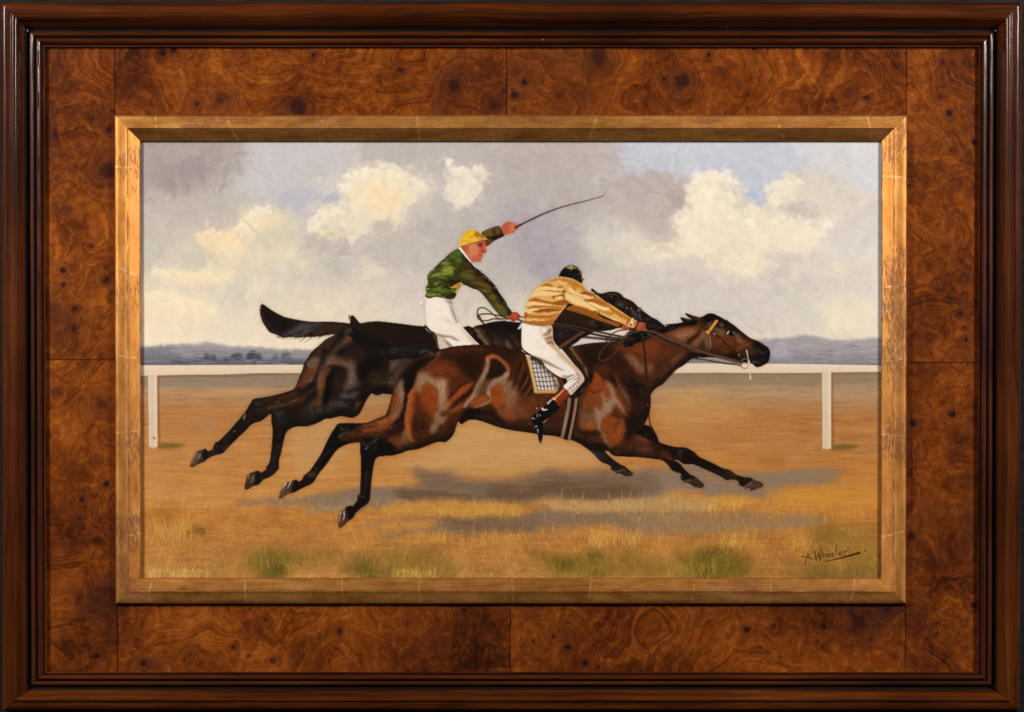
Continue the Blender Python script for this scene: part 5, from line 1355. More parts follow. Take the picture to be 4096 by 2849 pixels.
    P('E1', [1820,800, 1870,780, 1925,745, 1920,850, 1900,880, 1850,935, 1815,940, 1810,890], (78,52,36), 3, .9, **D)
    P('E1', [1885,760, 1945,745, 1955,820, 1905,880], (24,17,14), 4, .9, **D)
    P('E1', [1830,805, 1860,800, 1860,860, 1825,930, 1815,900], (104,78,60), 3, .8, **D)
    S('E1', [1830,795, 1820,840, 1816,890], 4, (222,214,204), 1.6, .95, clip=m); S('E1', [1860,792, 1862,830, 1852,870], 4.4, (216,212,214), 1.6, .95, clip=m)
    # shoulder and chest
    P('M', [560,0, 1100,0, 1350,60, 1560,380, 1600,600, 1640,900, 1500,1200, 1350,1300, 1250,900, 1100,500, 800,300, 600,200], (56,27,13), 30, .8, **D)
    P('M', [560,120, 640,200, 800,420, 920,580, 930,680, 860,740, 760,620, 740,780, 760,880, 740,940, 640,840, 500,900, 400,800, 480,640, 560,430], (136,68,24), 12, .9, tex=.12, clip=m)
    P('M', [400,740, 560,620, 640,760, 620,900, 480,960, 360,960], (110,66,32), 20, .7, **D)
    P('M', [740,580, 800,640, 860,750, 920,680, 900,560, 800,370, 860,420, 960,480, 1030,600, 1080,720, 1160,850, 1180,960, 1260,1000, 1300,1120, 1320,1240, 1260,1100, 1150,980, 1090,900, 1000,820, 900,1000, 780,1080, 760,1240, 820,1380, 900,1500, 960,1597,
             880,1597, 760,1420, 680,1240, 640,1100, 620,940, 640,850, 740,930, 780,820], (170,147,131), 8, .92, tex=.12, clip=m)
    P('M', [1060,420, 1160,540, 1240,680, 1300,860, 1240,780, 1140,600], (136,122,114), 9, .8, **D)
    P('M', [1000,130, 1060,180, 1130,280, 1080,260], (120,106,100), 8, .7, **D)
    P('M', [1180,420, 1250,520, 1290,640, 1230,560], (104,94,90), 9, .6, **D)
    S('M', [1030,600, 1090,730, 1160,830, 1240,900], 12, (118,56,20), 10, .6, soft=5, **D)
    P('M', [1080,480, 1140,620, 1260,800, 1300,920, 1220,900, 1140,760, 1060,600], (104,50,20), 8, .7, **D)
    P('M', [780,1080, 880,1020, 1000,1030, 1060,1080, 1150,1040, 1200,1200, 1190,1380, 1100,1500, 960,1597, 880,1480, 790,1330, 760,1180], (132,70,26), 10, .92, tex=.12, clip=m)
    P('M', [1060,1000, 1130,940, 1200,980, 1220,1100, 1160,1060], (96,48,20), 9, .7, **D)
    S('M', [1140,1030, 1080,1120, 1020,1190, 990,1250], 5, (64,34,16), 3, .8, soft=2, **D)
    S('M', [1090,1270, 1080,1330, 1030,1380], 4, (178,128,90), 2.5, .7, soft=2, **D)
    S('M', [1180,1370, 1160,1440, 1080,1490], 4, (80,40,16), 2.5, .7, soft=2, **D)
    P('M', [1200,1020, 1320,960, 1450,1000, 1500,1200, 1350,1380, 1200,1500, 1210,1300], (40,21,12), 18, .9, **D)
    P('M', [360,970, 500,960, 640,980, 640,1140, 560,1160, 440,1120, 360,1090], (134,112,98), 14, .75, **D)
    P('M', [350,1120, 480,1100, 600,1140, 650,1220, 580,1290, 440,1280, 350,1220], (136,80,38), 14, .8, **D)
    P('M', [500,1150, 600,1150, 650,1230, 580,1270], (158,88,30), 10, .6, **D)
    P('M', [300,1250, 450,1290, 600,1300, 720,1280, 740,1390, 560,1410, 380,1380, 290,1310], (60,32,17), 10, .85, **D)
    P('M', [300,1330, 450,1390, 600,1420, 740,1400, 800,1500, 700,1560, 480,1500, 300,1420], (98,52,28), 10, .8, **D)
    S('M', [470,1380, 470,1440, 490,1480], 7, (44,22,13), 4, .7, soft=3, **D)
    P('M', [200,1440, 400,1520, 560,1597, 880,1597, 800,1540, 500,1500, 300,1420], (40,20,12), 8, .85, **D)
    S('M', [560,560, 620,600, 700,570, 760,560], 6, (50,26,14), 2.5, .8, soft=2, **D)
    P('M', [380,760, 420,740, 360,900, 340,1100, 330,1240, 280,1260, 320,1050, 340,880], (52,30,18), 8, .8, **D)
    for (x0, y0, x1, y1, c_, w_, a) in ((570,20,540,460,(20,12,9),26,.85), (860,170,1010,470,(40,20,11),24,.75), (900,70,1260,340,(46,22,11),22,.7), (700,60,820,330,(60,29,13),24,.6), (1290,300,1480,860,(34,18,11),30,.75), (1150,330,1330,700,(40,20,11),24,.7),
                                        (960,240,1100,480,(124,60,22),14,.6), (1020,520,1180,830,(112,54,20),14,.6), (1380,300,1540,640,(74,38,18),18,.6), (1420,660,1530,950,(92,62,44),12,.45), (640,230,760,420,(150,76,26),16,.6), (1350,430,1600,560,(30,17,11),26,.6)):
        S('M', [x0, y0, (x0 + x1) / 2 + 14, (y0 + y1) / 2 - 8, x1, y1], w_, c_, w_ * .6, a, soft=6, clip=m, ends=(.35, .35))
    # neck
    P('N', [600,1060, 900,1090, 1250,980, 1500,950, 1800,1050, 2281,1200, 2200,1290, 2000,1400, 1700,1597, 300,1597, 300,1250], (96,48,18), 30, .8, **D)
    P('N', [100,1100, 600,1060, 700,1200, 560,1400, 250,1500, 80,1300], (46,22,11), 24, .85, **D)
    P('N', [830,1120, 920,1100, 960,1160, 880,1180], (138,60,22), 14, .7, **D)
    P('N', [980,1130, 1300,1030, 1500,1000, 1600,1080, 1560,1250, 1300,1300, 1000,1200], (118,60,22), 22, .8, tex=.2, clip=m)
    P('N', [600,1230, 800,1210, 1000,1380, 1150,1597, 700,1597, 560,1420], (62,30,13), 26, .85, **D)
    P('N', [900,1270, 1060,1300, 1160,1400, 1290,1597, 1160,1597, 1060,1470], (148,120,102), 12, .8, tex=.15, clip=m)
    P('N', [1290,1430, 1400,1420, 1450,1500, 1420,1597, 1320,1597], (128,100,82), 12, .75, **D)
    P('N', [1560,1290, 1780,1200, 1700,1300, 1580,1350], (138,72,26), 10, .7, **D)
    P('N', [1500,1400, 1750,1320, 2100,1240, 2281,1230, 2100,1330, 1850,1500, 1650,1597, 1500,1597], (64,32,14), 20, .85, **D)
    P('N', [1700,1480, 1850,1330, 2050,1260, 1960,1340, 1820,1480, 1720,1597, 1640,1597], (112,76,50), 12, .7, **D)
    P('N', [1660,900, 1830,820, 2100,790, 2260,760, 2240,860, 2100,1000, 1900,1040, 1750,960], (122,76,44), 16, .8, tex=.12, clip=m)
    P('N', [1850,870, 2050,820, 2180,840, 2060,990, 1900,1000], (150,112,84), 16, .6, **D)
    P('F', [480,620, 560,600, 700,480, 740,430, 760,480, 660,620, 520,700], (48,24,13), 10, .85, **D)
    P('F', [560,710, 700,580, 760,480, 820,470, 800,600, 740,700, 640,760], (132,90,60), 12, .75, **D)
    P('F', [0,700, 300,760, 560,880, 600,900, 500,1030, 330,1160, 150,1340, 0,1460], (92,46,18), 24, .7, **D)
    P('F', [180,1060, 320,920, 480,880, 380,1000, 240,1150, 190,1240], (122,84,56), 12, .6, **D)
    P('F', [560,860, 760,860, 1000,950, 800,990, 620,980, 480,1080], (44,23,13), 12, .9, **D)
    S('F', [160,1080, 185,1150, 190,1230], 5, (36,18,11), 3, .8, soft=2, **D)
    P('F', [0,1250, 130,1090, 180,1150, 180,1240, 60,1400, 0,1440], (104,70,48), 14, .6, **D)
    # head
    P('F', [760,480, 850,520, 920,600, 950,880, 820,860, 790,700, 770,600], (116,84,62), 12, .8, **D)
    P('F', [760,650, 810,640, 820,850, 760,800], (60,52,48), 10, .75, **D)
    P('F', [940,580, 1160,540, 1360,600, 1400,840, 1280,980, 1100,950, 960,900], (106,52,20), 18, .85, tex=.12, clip=m)
    P('F', [960,850, 1200,840, 1300,880, 1240,980, 1000,920], (128,62,22), 16, .7, **D)
    P('F', [1260,900, 1400,860, 1480,960, 1440,1030, 1250,980], (44,22,12), 10, .9, **D)
    P('F', [1000,420, 1150,440, 1200,520, 1140,560, 1000,500], (112,92,76), 10, .7, **D)
    P('F', [950,250, 1080,240, 1300,360, 1500,500, 1640,620, 1500,560, 1400,520, 1230,440, 1040,400, 960,380], (36,22,15), 12, .9, **D)
    P('F', [1085,335, 1130,330, 1160,360, 1130,395, 1090,370], (126,102,82), 3, .8, **D)
    P('F', [830,300, 920,270, 960,320, 900,400, 840,360], (86,82,80), 9, .7, **D)
    P('F', [1340,530, 1420,520, 1500,640, 1600,680, 1680,690, 1560,700, 1420,640], (134,112,98), 9, .8, **D)
    P('F', [1400,640, 1500,640, 1490,670, 1420,680], (164,88,36), 5, .8, **D)
    P('F', [1380,700, 1640,700, 1620,740, 1500,770, 1400,830], (104,54,24), 10, .75, **D)
    S('F', [1345,560, 1380,640, 1385,740, 1370,830], 5, (48,26,15), 3, .8, soft=2, **D)
    S('F', [1390,840, 1500,770, 1580,740, 1680,700], 4.5, (126,94,72), 3, .7, soft=2, **D)
    P('F', [1480,800, 1640,760, 1740,700, 1720,900, 1640,940, 1580,900], (80,44,22), 14, .8, **D)
    P('F', [1680,700, 1800,670, 1900,730, 1980,790, 2012,860, 2008,960, 1990,1030, 1900,1100, 1780,1145, 1700,1090, 1620,1060, 1640,940, 1740,930, 1760,820], (18,16,17), 12, .95, **D)
    P('F', [1760,800, 1830,780, 1860,860, 1800,900], (60,58,58), 9, .8, **D)
    P('F', [1840,850, 1900,840, 1930,870, 1880,900, 1830,890], (72,74,78), 5, .8, **D)
    P('F', [1820,790, 1950,800, 1960,830, 1850,840], (8,8,9), 6, .9, **D)
    P('F', [1700,1020, 1800,1010, 1860,1060, 1890,1090, 1840,1090, 1750,1060], (132,122,110), 5, .85, clip=m, relief=.3)
    S('F', [1700,1035, 1740,1060], 6, (226,216,196), 3, .9); S('F', [1850,985, 1900,1010, 1900,1025], 4, (104,104,108), 2, .7, soft=1)
    S('F', [1650,985, 1690,985], 4, (110,106,104), 2, .7)
    P('F', [1760,1100, 1830,1090, 1820,1130, 1770,1140], (52,44,48), 5, .7, **D)
    # eye
    P('F', [1215,520, 1240,475, 1290,480, 1350,505, 1330,550, 1270,560], (16,11,10), 4, .95, **D)
    pass
    pass
    S('F', [1220,470, 1280,455, 1340,480], 5, (24,15,12), 3, .8, soft=2, **D)
    S('F', [1230,560, 1290,580, 1330,570], 4, (130,100,82), 2.5, .7, soft=2, **D)
    # ears, forelock, mane
    P('F', [375,232, 420,240, 520,270, 590,300, 540,318, 430,312, 390,275], (40,30,24), 3, .9, **D)
    P('F', [440,285, 520,268, 580,290, 520,305], (96,50,30), 4, .7, **D)
    P('F', [470,165, 600,205, 700,270, 780,340, 820,430, 760,410, 660,320, 540,240], (66,46,26), 6, .9, **D)
    P('F', [640,210, 780,205, 800,240, 700,240], (116,52,24), 5, .85, **D)
    P('F', [680,240, 800,250, 870,300, 850,380, 760,330], (46,28,18), 7, .85, **D)
    S('F', [480,165, 490,190], 4, (176,130,90), 3, .8)
    fl = full(cat('F', [790,220, 860,170, 950,158, 1060,200, 1150,250, 1250,305, 1180,290, 1080,260, 1000,250, 950,290, 880,330, 830,290]), 2)
    paint_over(fl, (16,14,15), .1)
    for i in range(26):
        x = r.uniform(960, 1150); y = 190 + (x - 960) * .42 + r.normal(0, 10)
        S('F', [x, y, x + 60, y + 22, x + 130, y + 62], 2.6, (18,16,17), 1, .7, n=3)
    mane = full(cat('N', [900,1140, 1000,1050, 1250,930, 1400,880, 1640,772, 1770,718, 1900,712, 1950,690, 2200,640, 2240,700, 2100,745, 1900,770, 1750,830, 1600,880, 1450,920, 1300,1010, 1150,1060, 1000,1120]), 2)
    mane = np.maximum(mane, full(cat('N', [900,1000, 1000,880, 1200,840, 1350,860, 1500,900, 1300,1000, 1100,1060, 950,1120, 900,1080]), 2))
    paint_over(mane, (18,15,14), .1)
    for i in range(46):
        x = r.uniform(900, 1900); y = 1080 - (x - 900) * .34 + r.normal(0, 16)
        S('N', [x, y, x - 40, y + 30, x - 95, y + 55], 3, (20,16,15) if r.random() < .65 else (70,66,70), 1.2, .7, n=3)
    for i in range(22):
        x = r.uniform(1680, 1960); y = 742 - (x - 1680) * .12 + r.normal(0, 8)
        S('N', [x, y, x - 50, y - 2, x - 100, y + 10], 2.4, (20,16,16), 1, .7, n=3)
    part('painted_horse_bay/mane', np.maximum(fl, mane * .9))
    # forelegs
    P('W', [600,830, 700,700, 900,620, 1080,450, 1200,520, 1450,610, 1750,680, 1950,690, 1850,900, 1500,910, 900,858], (82,42,17), 14, .9, **D)
    P('W', [960,600, 1080,460, 1300,570, 1500,640, 1300,680, 1100,640], (104,56,24), 14, .7, tex=.2, clip=m)
    P('W', [980,700, 1200,690, 1350,720, 1250,760, 1050,750], (124,84,64), 10, .75, **D)
    P('W', [620,760, 760,740, 720,800, 640,825], (176,90,28), 7, .85, **D)
    P('W', [760,800, 900,640, 960,640, 920,720, 820,810], (126,92,72), 8, .7, **D)
    S('W', [790,800, 880,690, 960,610, 1080,560], 8, (60,32,18), 5, .75, soft=4, **D)
    P('W', [980,760, 1200,760, 1400,800, 1700,880, 1600,900, 1300,860, 1000,830], (128,70,36), 9, .7, **D)
    P('W', [1160,790, 1350,800, 1340,840, 1180,840], (150,104,80), 8, .6, **D)
    for x in (1240, 1360, 1440):
        S('W', [x + 30, 760, x, 800, x - 20, 850], 5, (54,27,14), 3, .7, soft=2, **D)
    S('W', [620,845, 900,858, 1200,872, 1500,905], 6, (40,20,11), 4, .85, soft=2, **D)
    P('W', [1240,560, 1450,620, 1750,690, 1900,700, 1800,840, 1600,820, 1350,700], (54,29,15), 14, .8, **D)
    P('V', [0,480, 150,480, 270,600, 100,620, 0,590], (128,62,22), 10, .6, **D)
    P('V', [0,335, 300,415, 480,425, 560,560, 700,760, 430,715, 300,640, 220,560, 100,470], (32,19,13), 14, .85, **D)
    P('V', [340,440, 420,430, 440,480, 380,540, 400,640, 340,640, 320,560], (62,60,62), 8, .8, **D)
    P('V', [470,425, 560,460, 740,600, 1150,800, 1300,840, 1400,920, 1300,1005, 1190,1000, 900,850, 620,725, 520,660], (34,20,14), 10, .88, **D)
    P('V', [620,700, 760,680, 740,710, 640,725], (58,58,62), 5, .7, **D)
    P('V', [800,720, 1050,800, 1150,860, 1080,900, 880,810], (52,30,20), 10, .7, **D)
    P('V', [1200,840, 1310,840, 1370,910, 1340,960, 1240,920], (84,48,26), 9, .7, **D)
    P('V', [1120,900, 1240,930, 1290,1000, 1200,1000], (46,46,50), 8, .7, **D)
    P('V', [1400,925, 1640,970, 1700,1010, 1560,1100, 1480,1120, 1440,1050], (34,22,16), 7, .9, **D)
    P('V', [1500,1000, 1580,980, 1600,1020, 1530,1040], (92,54,26), 6, .6, **D)
    P('V', [1560,1140, 1650,1060, 1700,1010, 1830,1045, 1888,1095, 1865,1138, 1700,1188, 1580,1180], (74,52,42), 4, .92, **D)
    P('V', [1600,1120, 1720,1040, 1840,1070, 1850,1110, 1720,1150], (92,64,50), 8, .6, **D)
    S('V', [1560,1130, 1640,1080, 1690,1040], 4.5, (140,124,112), 3, .8, soft=2, **D)
    S('V', [1595,1172, 1640,1178], 4.5, (226,220,214), 2, .95); S('V', [1570,1175, 1680,1192, 1760,1180], 3, (20,14,12), 2, .8)
    P('V', [60,640, 200,650, 380,720, 410,770, 580,920, 660,962, 600,1000, 480,1010, 400,1005, 390,910, 230,840, 120,700], (28,20,16), 7, .92, **D)
    P('V', [90,670, 190,680, 220,760, 160,740], (62,66,74), 7, .75, **D)
    P('V', [460,1020, 580,990, 680,970, 810,1090, 805,1130, 755,1158, 640,1138, 490,1075], (66,48,38), 4, .92, **D)
    S('V', [470,1028, 540,1015, 600,1000], 4, (140,126,114), 2.5, .8, soft=2, **D); S('V', [505,1078, 550,1100, 590,1112], 4, (220,216,210), 1.5, .9)
    P('V', [395,950, 425,935, 430,980, 405,1000], (72,68,70), 5, .7, **D)
    P('M', [1380,1350, 1480,1260, 1560,1200, 1640,1220, 1720,1300, 1820,1510, 1700,1500, 1500,1400], (17,14,14), 6, .95, **D)
    P('M', [1550,1340, 1600,1350, 1620,1410, 1560,1380], (70,60,62), 6, .7, **D)
    P('M', [1400,1400, 1450,1370, 1560,1430, 1700,1510, 1560,1500, 1420,1440], (112,58,24), 8, .7, **D)
    up = m * (YY * CELL + PY0 < 1880)
    turn_under(up, 0, 26, 20, .75, (.11, .065, .035)); turn_under(up, 18, 0, 14, .5, (.11, .065, .035)); turn_under(up, -10, -6, 8, .3, (.11, .065, .035))
    deepen(m, .66, .05, .28); FINE[0] = 0.0; SHEEN[0] = 0
    brushwork(m, 3600, 54, (8, 28), (3, 7), (.3, .65), .09)
    lum_ = IMG.mean(2)
    brushwork(m * (lum_ > .33), 420, 155, (8, 26), (2, 4), (.4, .8), .13, bl=3)
    brushwork(m * (lum_ > .12), 1300, 156, (7, 24), (1.6, 3.2), (.35, .75), .24, bl=3)
    P('F', [1215,520, 1240,475, 1290,480, 1350,505, 1330,550, 1270,560], (16,11,10), 4, .9, clip=m)
    S('F', [1232,525, 1240,500, 1258,482], 6, (206,196,186), 4, .95, relief=.3); S('F', [1325,498, 1345,512, 1368,518], 3, (170,174,180), 2, .8)
    # random fine hair strokes following the coat
    for i in range(520):
        x, y = r.uniform(1400, 3050), r.uniform(1290, 1820)
        gx, gy = int((x - PX0) / CELL), int((y - PY0) / CELL)
        if m[gy, gx] < .9: continue
        c = np.clip(IMG[gy, gx] * 255 * r.uniform(.8, 1.3), 0, 255)
        an = math.radians(r.normal(105 if x < 2500 else 60, 30)); L = r.uniform(6, 22)
        S('SRC', [x, y, x + L * math.cos(an), y + L * math.sin(an)], r.uniform(1.3, 2.6), c, 1, a=.4, clip=m, relief=.2)
    # tail
    tail = full(np.concatenate([cat('T', [1745,340, 1775,300, 1800,290, 1850,350, 1930,440, 2000,520, 2150,610, 2281,680]),
                                cat('H', [0,20, 200,20, 420,20, 600,50, 760,75, 900,85, 880,130, 760,180, 560,210, 430,260, 300,240, 180,260, 60,270, 0,280]),
                                cat('T', [2281,980, 2180,960, 2060,970, 1950,880, 1860,800, 1790,740, 1740,640, 1720,560, 1740,470])]), 2)
    paint_over(tail, (20,15,13), .06)
    P('T', [1760,320, 1800,300, 1930,450, 2100,600, 2281,690, 2281,760, 2080,660, 1900,560, 1790,460], (44,28,18), 12, .7, clip=tail)
    P('H', [0,60, 300,40, 700,80, 860,95, 640,170, 360,120, 0,180], (50,48,52), 14, .6, clip=tail)
    P('T', [1620,620, 1680,540, 1760,500, 1770,590, 1700,620], (88,76,62), 6, .6)
    S('H', [540,150, 620,110, 690,95], 6, (110,108,114), 3, .7, soft=2)
    P('H', [700,150, 780,150, 820,190, 760,190], (126,116,112), 6, .7)
    P('H', [620,190, 760,160, 880,130, 840,190, 720,250], (66,44,34), 8, .7)
    for i in range(60):
        x = r.uniform(-250, 480); y = 230 + r.normal(0, 20) + (20 if x < 0 else -x * .05)
        l = r.uniform(60, 150)
        S('H', [x + l * .6, y - 34, x, y, x - l * .5, y + 34], 3.6, (22,17,15), 1.2, .8, n=3)
    for i in range(46):
        x = r.uniform(-300, 560); y = 130 + r.normal(0, 40)
        S('H', [x, y, x - 70, y + 24, x - 150, y + 60], 3, (66,62,66) if r.random() < .5 else (26,22,22), 1.2, .45, n=3, clip=tail)
    for i in range(14):
        S('T', [1760 + r.normal(0, 22), 350, 1755 + r.normal(0, 26), 285 + r.normal(0, 12)], 3, (30,22,18), 1.1, .75)
    part('painted_horse_bay/tail', tail)
# ---- rider in green on the dark horse
def paint_green_rider():
    SOFTK[0] = .6; FINE[0] = 0.0
    r = np.random.default_rng(61)
    # whip
    wm = np.maximum(fullstroke('S2', [1150,798, 1250,745, 1400,675, 1600,605, 1800,555, 1940,516], 8, 2.6), fullstroke('S2', [1940,516, 1960,498, 1970,468], 2.6, 1.4))
    paint_over(wm, (84,66,54))
    S('S2', [1170,782, 1300,715, 1450,648, 1600,598], 3, (128,110,96), 1.5, .7)
    S('S2', [1150,802, 1290,735, 1450,660], 2.5, (50,36,28), 1.5, .7)
    part('painted_rider_green/whip', wm, .35)
    # breeches
    br = full(cat('J2', [190,150, 360,140, 560,170, 695,180, 690,300, 730,420, 790,580, 880,690, 1000,820, 1100,930, 1190,1015, 1190,1060, 440,1080, 420,900, 370,790, 260,720, 215,600, 205,420, 190,260, 180,210, 130,255, 85,265, 90,230, 150,180]), 1)
    paint_over(br, (243,224,204), .06)
    d = dict(clip=br)
    P('J2', [500,200, 690,200, 690,330, 730,480, 790,640, 900,740, 1180,1010, 1080,1010, 900,800, 760,620, 680,470, 600,250], (186,168,154), 10, .75, **d)
    P('J2', [560,195, 690,200, 690,290, 640,260], (140,122,108), 8, .7, **d)
    P('J2', [640,300, 700,340, 760,500, 800,600, 760,600, 690,450], (132,120,112), 7, .7, **d)
    P('J2', [480,500, 640,560, 760,640, 700,640, 560,570], (206,190,178), 12, .7, **d)
    P('J2', [380,800, 560,830, 700,860, 830,945, 760,940, 640,880, 520,880, 420,860], (126,110,98), 8, .8, **d)
    P('J2', [420,870, 520,890, 690,1030, 600,1060, 450,1080], (204,180,160), 8, .85, **d)
    P('J2', [520,890, 690,1030, 640,1050, 560,960], (104,88,80), 7, .7, **d)
    P('J2', [600,890, 760,940, 900,960, 1000,1010, 740,1030], (244,232,220), 8, .8, **d)
    P('J2', [170,190, 260,190, 200,210, 150,240], (150,134,116), 5, .7, **d)
    S('J2', [200,230, 215,400, 210,560, 240,690], 5, (206,206,212), 4, .6, soft=2, clip=br)
    P('J2', [240,240, 460,220, 600,300, 640,480, 500,480, 300,640, 240,560], (250,232,212), 24, .5, **d)
    part('painted_rider_green/breeches', br)
    # dark saddle line under the seat and the boot top
    P('J2', [175,635, 240,690, 310,770, 270,780, 190,690], (26,18,14), 2, .95)
    S('J2', [195,705, 240,750, 295,780], 4, (190,180,170), 2, .8)
    P('J2', [310,780, 360,790, 400,880, 450,1075, 420,1080, 370,930], (72,66,22), 3, .95)
    # arm raised behind the head
    arm = full(cat('J1', [1220,335, 1290,285, 1400,240, 1530,208, 1580,260, 1620,350, 1640,385, 1560,430, 1440,490, 1380,545, 1300,585, 1270,500, 1250,420]), 1)
    paint_over(arm, (84,64,26), .1)
    P('J1', [1240,400, 1400,400, 1600,350, 1640,390, 1500,460, 1420,500, 1400,450, 1280,440], (26,18,10), 8, .92, clip=arm)
    P('J1', [1230,350, 1300,290, 1420,250, 1430,380, 1280,400], (120,96,40), 8, .6, clip=arm, tex=.3)
    P('J1', [1450,260, 1560,240, 1580,330, 1480,350], (104,80,34), 8, .7, clip=arm)
    P('J1', [1420,270, 1460,280, 1480,350, 1430,370], (48,34,16), 5, .8, clip=arm)
    P('J1', [1530,215, 1580,270, 1630,360, 1590,350, 1560,270], (34,24,14), 4, .8, clip=arm)
    P('J1', [1280,480, 1420,455, 1400,520, 1320,575], (98,66,24), 6, .85, clip=arm)
    # skin: raised hand, face, rein hand
    hand = full(cat('J1', [1580,235, 1640,160, 1700,128, 1800,140, 1860,170, 1890,210, 1905,230, 1880,270, 1800,330, 1720,355, 1650,375, 1610,330]), 1)
    face = full(cat('J1', [830,580, 900,560, 1030,530, 1180,480, 1270,475, 1290,540, 1290,590, 1305,620, 1318,665, 1300,690, 1265,690, 1245,730, 1235,770, 1225,800, 1215,840, 1200,865, 1100,860, 1030,862, 960,760, 890,670, 840,610]), 1)
    rein = full(cat('J2', [1680,530, 1740,480, 1770,415, 1860,412, 1910,450, 1925,510, 1880,550, 1830,575, 1790,605, 1760,560]), 1)
    skin = np.maximum(np.maximum(hand, face), rein)
    paint_over(hand, (184,98,74), .05); paint_over(face, (192,112,84), .05); paint_over(rein, (160,68,48), .05)
    P('J1', [1580,240, 1680,150, 1740,170, 1680,300, 1620,330], (172,84,60), 10, .6, clip=hand)
    P('J1', [1740,180, 1850,190, 1830,300, 1740,320], (204,124,96), 10, .6, clip=hand)
    P('J1', [1640,350, 1760,330, 1840,290, 1780,340, 1680,375], (178,72,50), 6, .6, clip=hand)
    S('J1', [1730,260, 1790,230, 1830,215], 4, (170,80,58), 2, .6, soft=1)
    S('J1', [1835,235, 1880,205, 1930,180], 9, (70,50,38), 9, .95)
    S('J1', [1760,140, 1820,165, 1870,185], 4, (224,130,104), 3, .6, soft=1)
    P('J1', [1150,480, 1270,470, 1290,560, 1240,700, 1180,700, 1160,600], (166,72,46), 16, .75, clip=face)
    P('J1', [1000,560, 1140,540, 1180,640, 1120,740, 1020,740], (206,132,100), 16, .7, clip=face)
    P('J1', [1040,800, 1200,800, 1215,850, 1100,862, 1030,860], (180,86,62), 10, .7, clip=face)
    P('J1', [1200,560, 1260,540, 1300,640, 1310,680, 1260,690, 1230,660], (180,84,56), 9, .7, clip=face)
    P('J1', [840,580, 920,565, 990,570, 960,640, 900,640], (140,78,40), 8, .75, clip=face)
    P('J1', [905,590, 960,575, 985,620, 970,680, 930,660], (200,108,84), 5, .9, clip=face)
    S('J1', [905,590, 915,640, 950,675, 975,690], 5, (128,62,40), 3, .8, soft=1.5)
    S('J1', [945,590, 975,600, 955,640], 4, (120,56,36), 2, .7, soft=1)
    P('J1', [985,555, 1030,545, 1030,590, 1000,600], (206,140,84), 6, .7, clip=face)
    P('J1', [1150,560, 1190,540, 1235,530, 1220,560, 1180,580], (54,32,24), 4, .9, clip=face)
    S('J1', [1140,550, 1200,528, 1240,520], 6, (120,54,34), 3, .75, soft=2)
    S('J1', [1195,552, 1200,568], 5, (40,32,34), 4, .9)
    S('J1', [1235,672, 1262,682, 1290,684], 7, (112,40,24), 3, .85, soft=1.5)
    S('J1', [1265,545, 1290,610, 1308,660], 4, (226,120,88), 2.5, .6, soft=1.5)
    S('J1', [1160,748, 1205,745, 1240,758], 5.5, (136,44,32), 2.5, .85, soft=1)
    S('J1', [1180,775, 1225,775], 5, (196,92,74), 3, .7, soft=1.5)
    S('J1', [1110,650, 1150,690, 1140,740], 4, (186,90,68), 2.5, .5, soft=2)
    P('J2', [1760,430, 1860,420, 1890,480, 1800,520], (178,84,60), 6, .7, clip=rein)
    S('J2', [1690,540, 1760,530, 1830,560], 4, (140,50,34), 2, .7, soft=1)
    part('painted_rider_green/hand', hand); part('painted_rider_green/hand.001', rein); part('painted_rider_green', face)
    # collar
    col = full(cat('J1', [795,612, 835,600, 900,690, 960,770, 1035,865, 1010,860, 930,770, 850,680]), 1)
    paint_over(col, (244,236,226)); part('painted_rider_green/collar', col)
    S('J1', [1050,905, 1085,945, 1100,965], 5, (232,228,226), 2, .9)
    # jacket
    jk = full(np.concatenate([cat('J1', [665,690, 790,622, 850,680, 930,770, 1010,860, 1040,895, 1100,965, 1200,1030, 1300,1120, 1420,1240, 1480,1310, 1540,1420, 1620,1530, 1680,1610]),
                              cat('J2', [1690,290, 1740,360, 1775,410, 1740,480, 1680,500, 1590,490, 1520,440, 1440,350, 1320,190, 1240,90, 1150,10]),
                              cat('J1', [1060,1350, 960,1305, 880,1275, 840,1300, 800,1370, 760,1440, 750,1490, 700,1545, 600,1545, 480,1510, 380,1500, 280,1530, 205,1510, 195,1470, 210,1440, 205,1380, 195,1340, 235,1280, 240,1220, 228,1150, 250,1080, 330,1000, 440,890, 560,780])]), 1.2)
    paint_over(jk, (62,72,18), .15)
    part('painted_rider_green/jacket', jk)
    FINE[0] = 3.0; SOFTK[0] = .4
    d = dict(clip=jk)
    P('J1', [660,700, 790,630, 860,700, 880,800, 780,820, 660,740], (66,84,24), 12, .8, **d)
    P('J1', [740,660, 800,660, 860,760, 800,740], (96,112,42), 9, .6, **d)
    P('J1', [840,700, 1000,860, 1100,980, 980,980, 880,860], (34,32,12), 14, .8, **d)
    P('J1', [240,1060, 560,790, 660,760, 540,900, 400,980, 300,1080, 260,1200], (52,66,14), 14, .8, **d)
    for pts, c, a in (([480,880,560,850,660,850,640,900,500,910], (128,136,58), .8), ([500,960,640,930,720,960,700,1020,560,1040,480,1020], (144,146,70), .85), ([330,1090,480,1060,700,1030,700,1080,540,1100,400,1130,320,1120], (152,148,74), .85),
                      ([440,1160,540,1140,600,1150,470,1175], (164,158,86), .8), ([270,1190,340,1185,330,1205], (140,120,50), .8), ([340,1240,420,1230,420,1290,360,1270], (124,130,54), .8), ([280,1340,440,1320,480,1370,360,1390,280,1380], (128,136,56), .8),
                      ([480,1370,640,1340,740,1350,700,1400,520,1410], (104,112,40), .8), ([215,1440,320,1430,400,1450,300,1480,220,1470], (150,160,72), .8), ([560,1410,680,1420,620,1450], (92,94,34), .7), ([740,800,860,820,840,850,740,840], (120,116,52), .7),
                      ([640,740,720,730,740,780,660,780], (110,122,50), .7)):
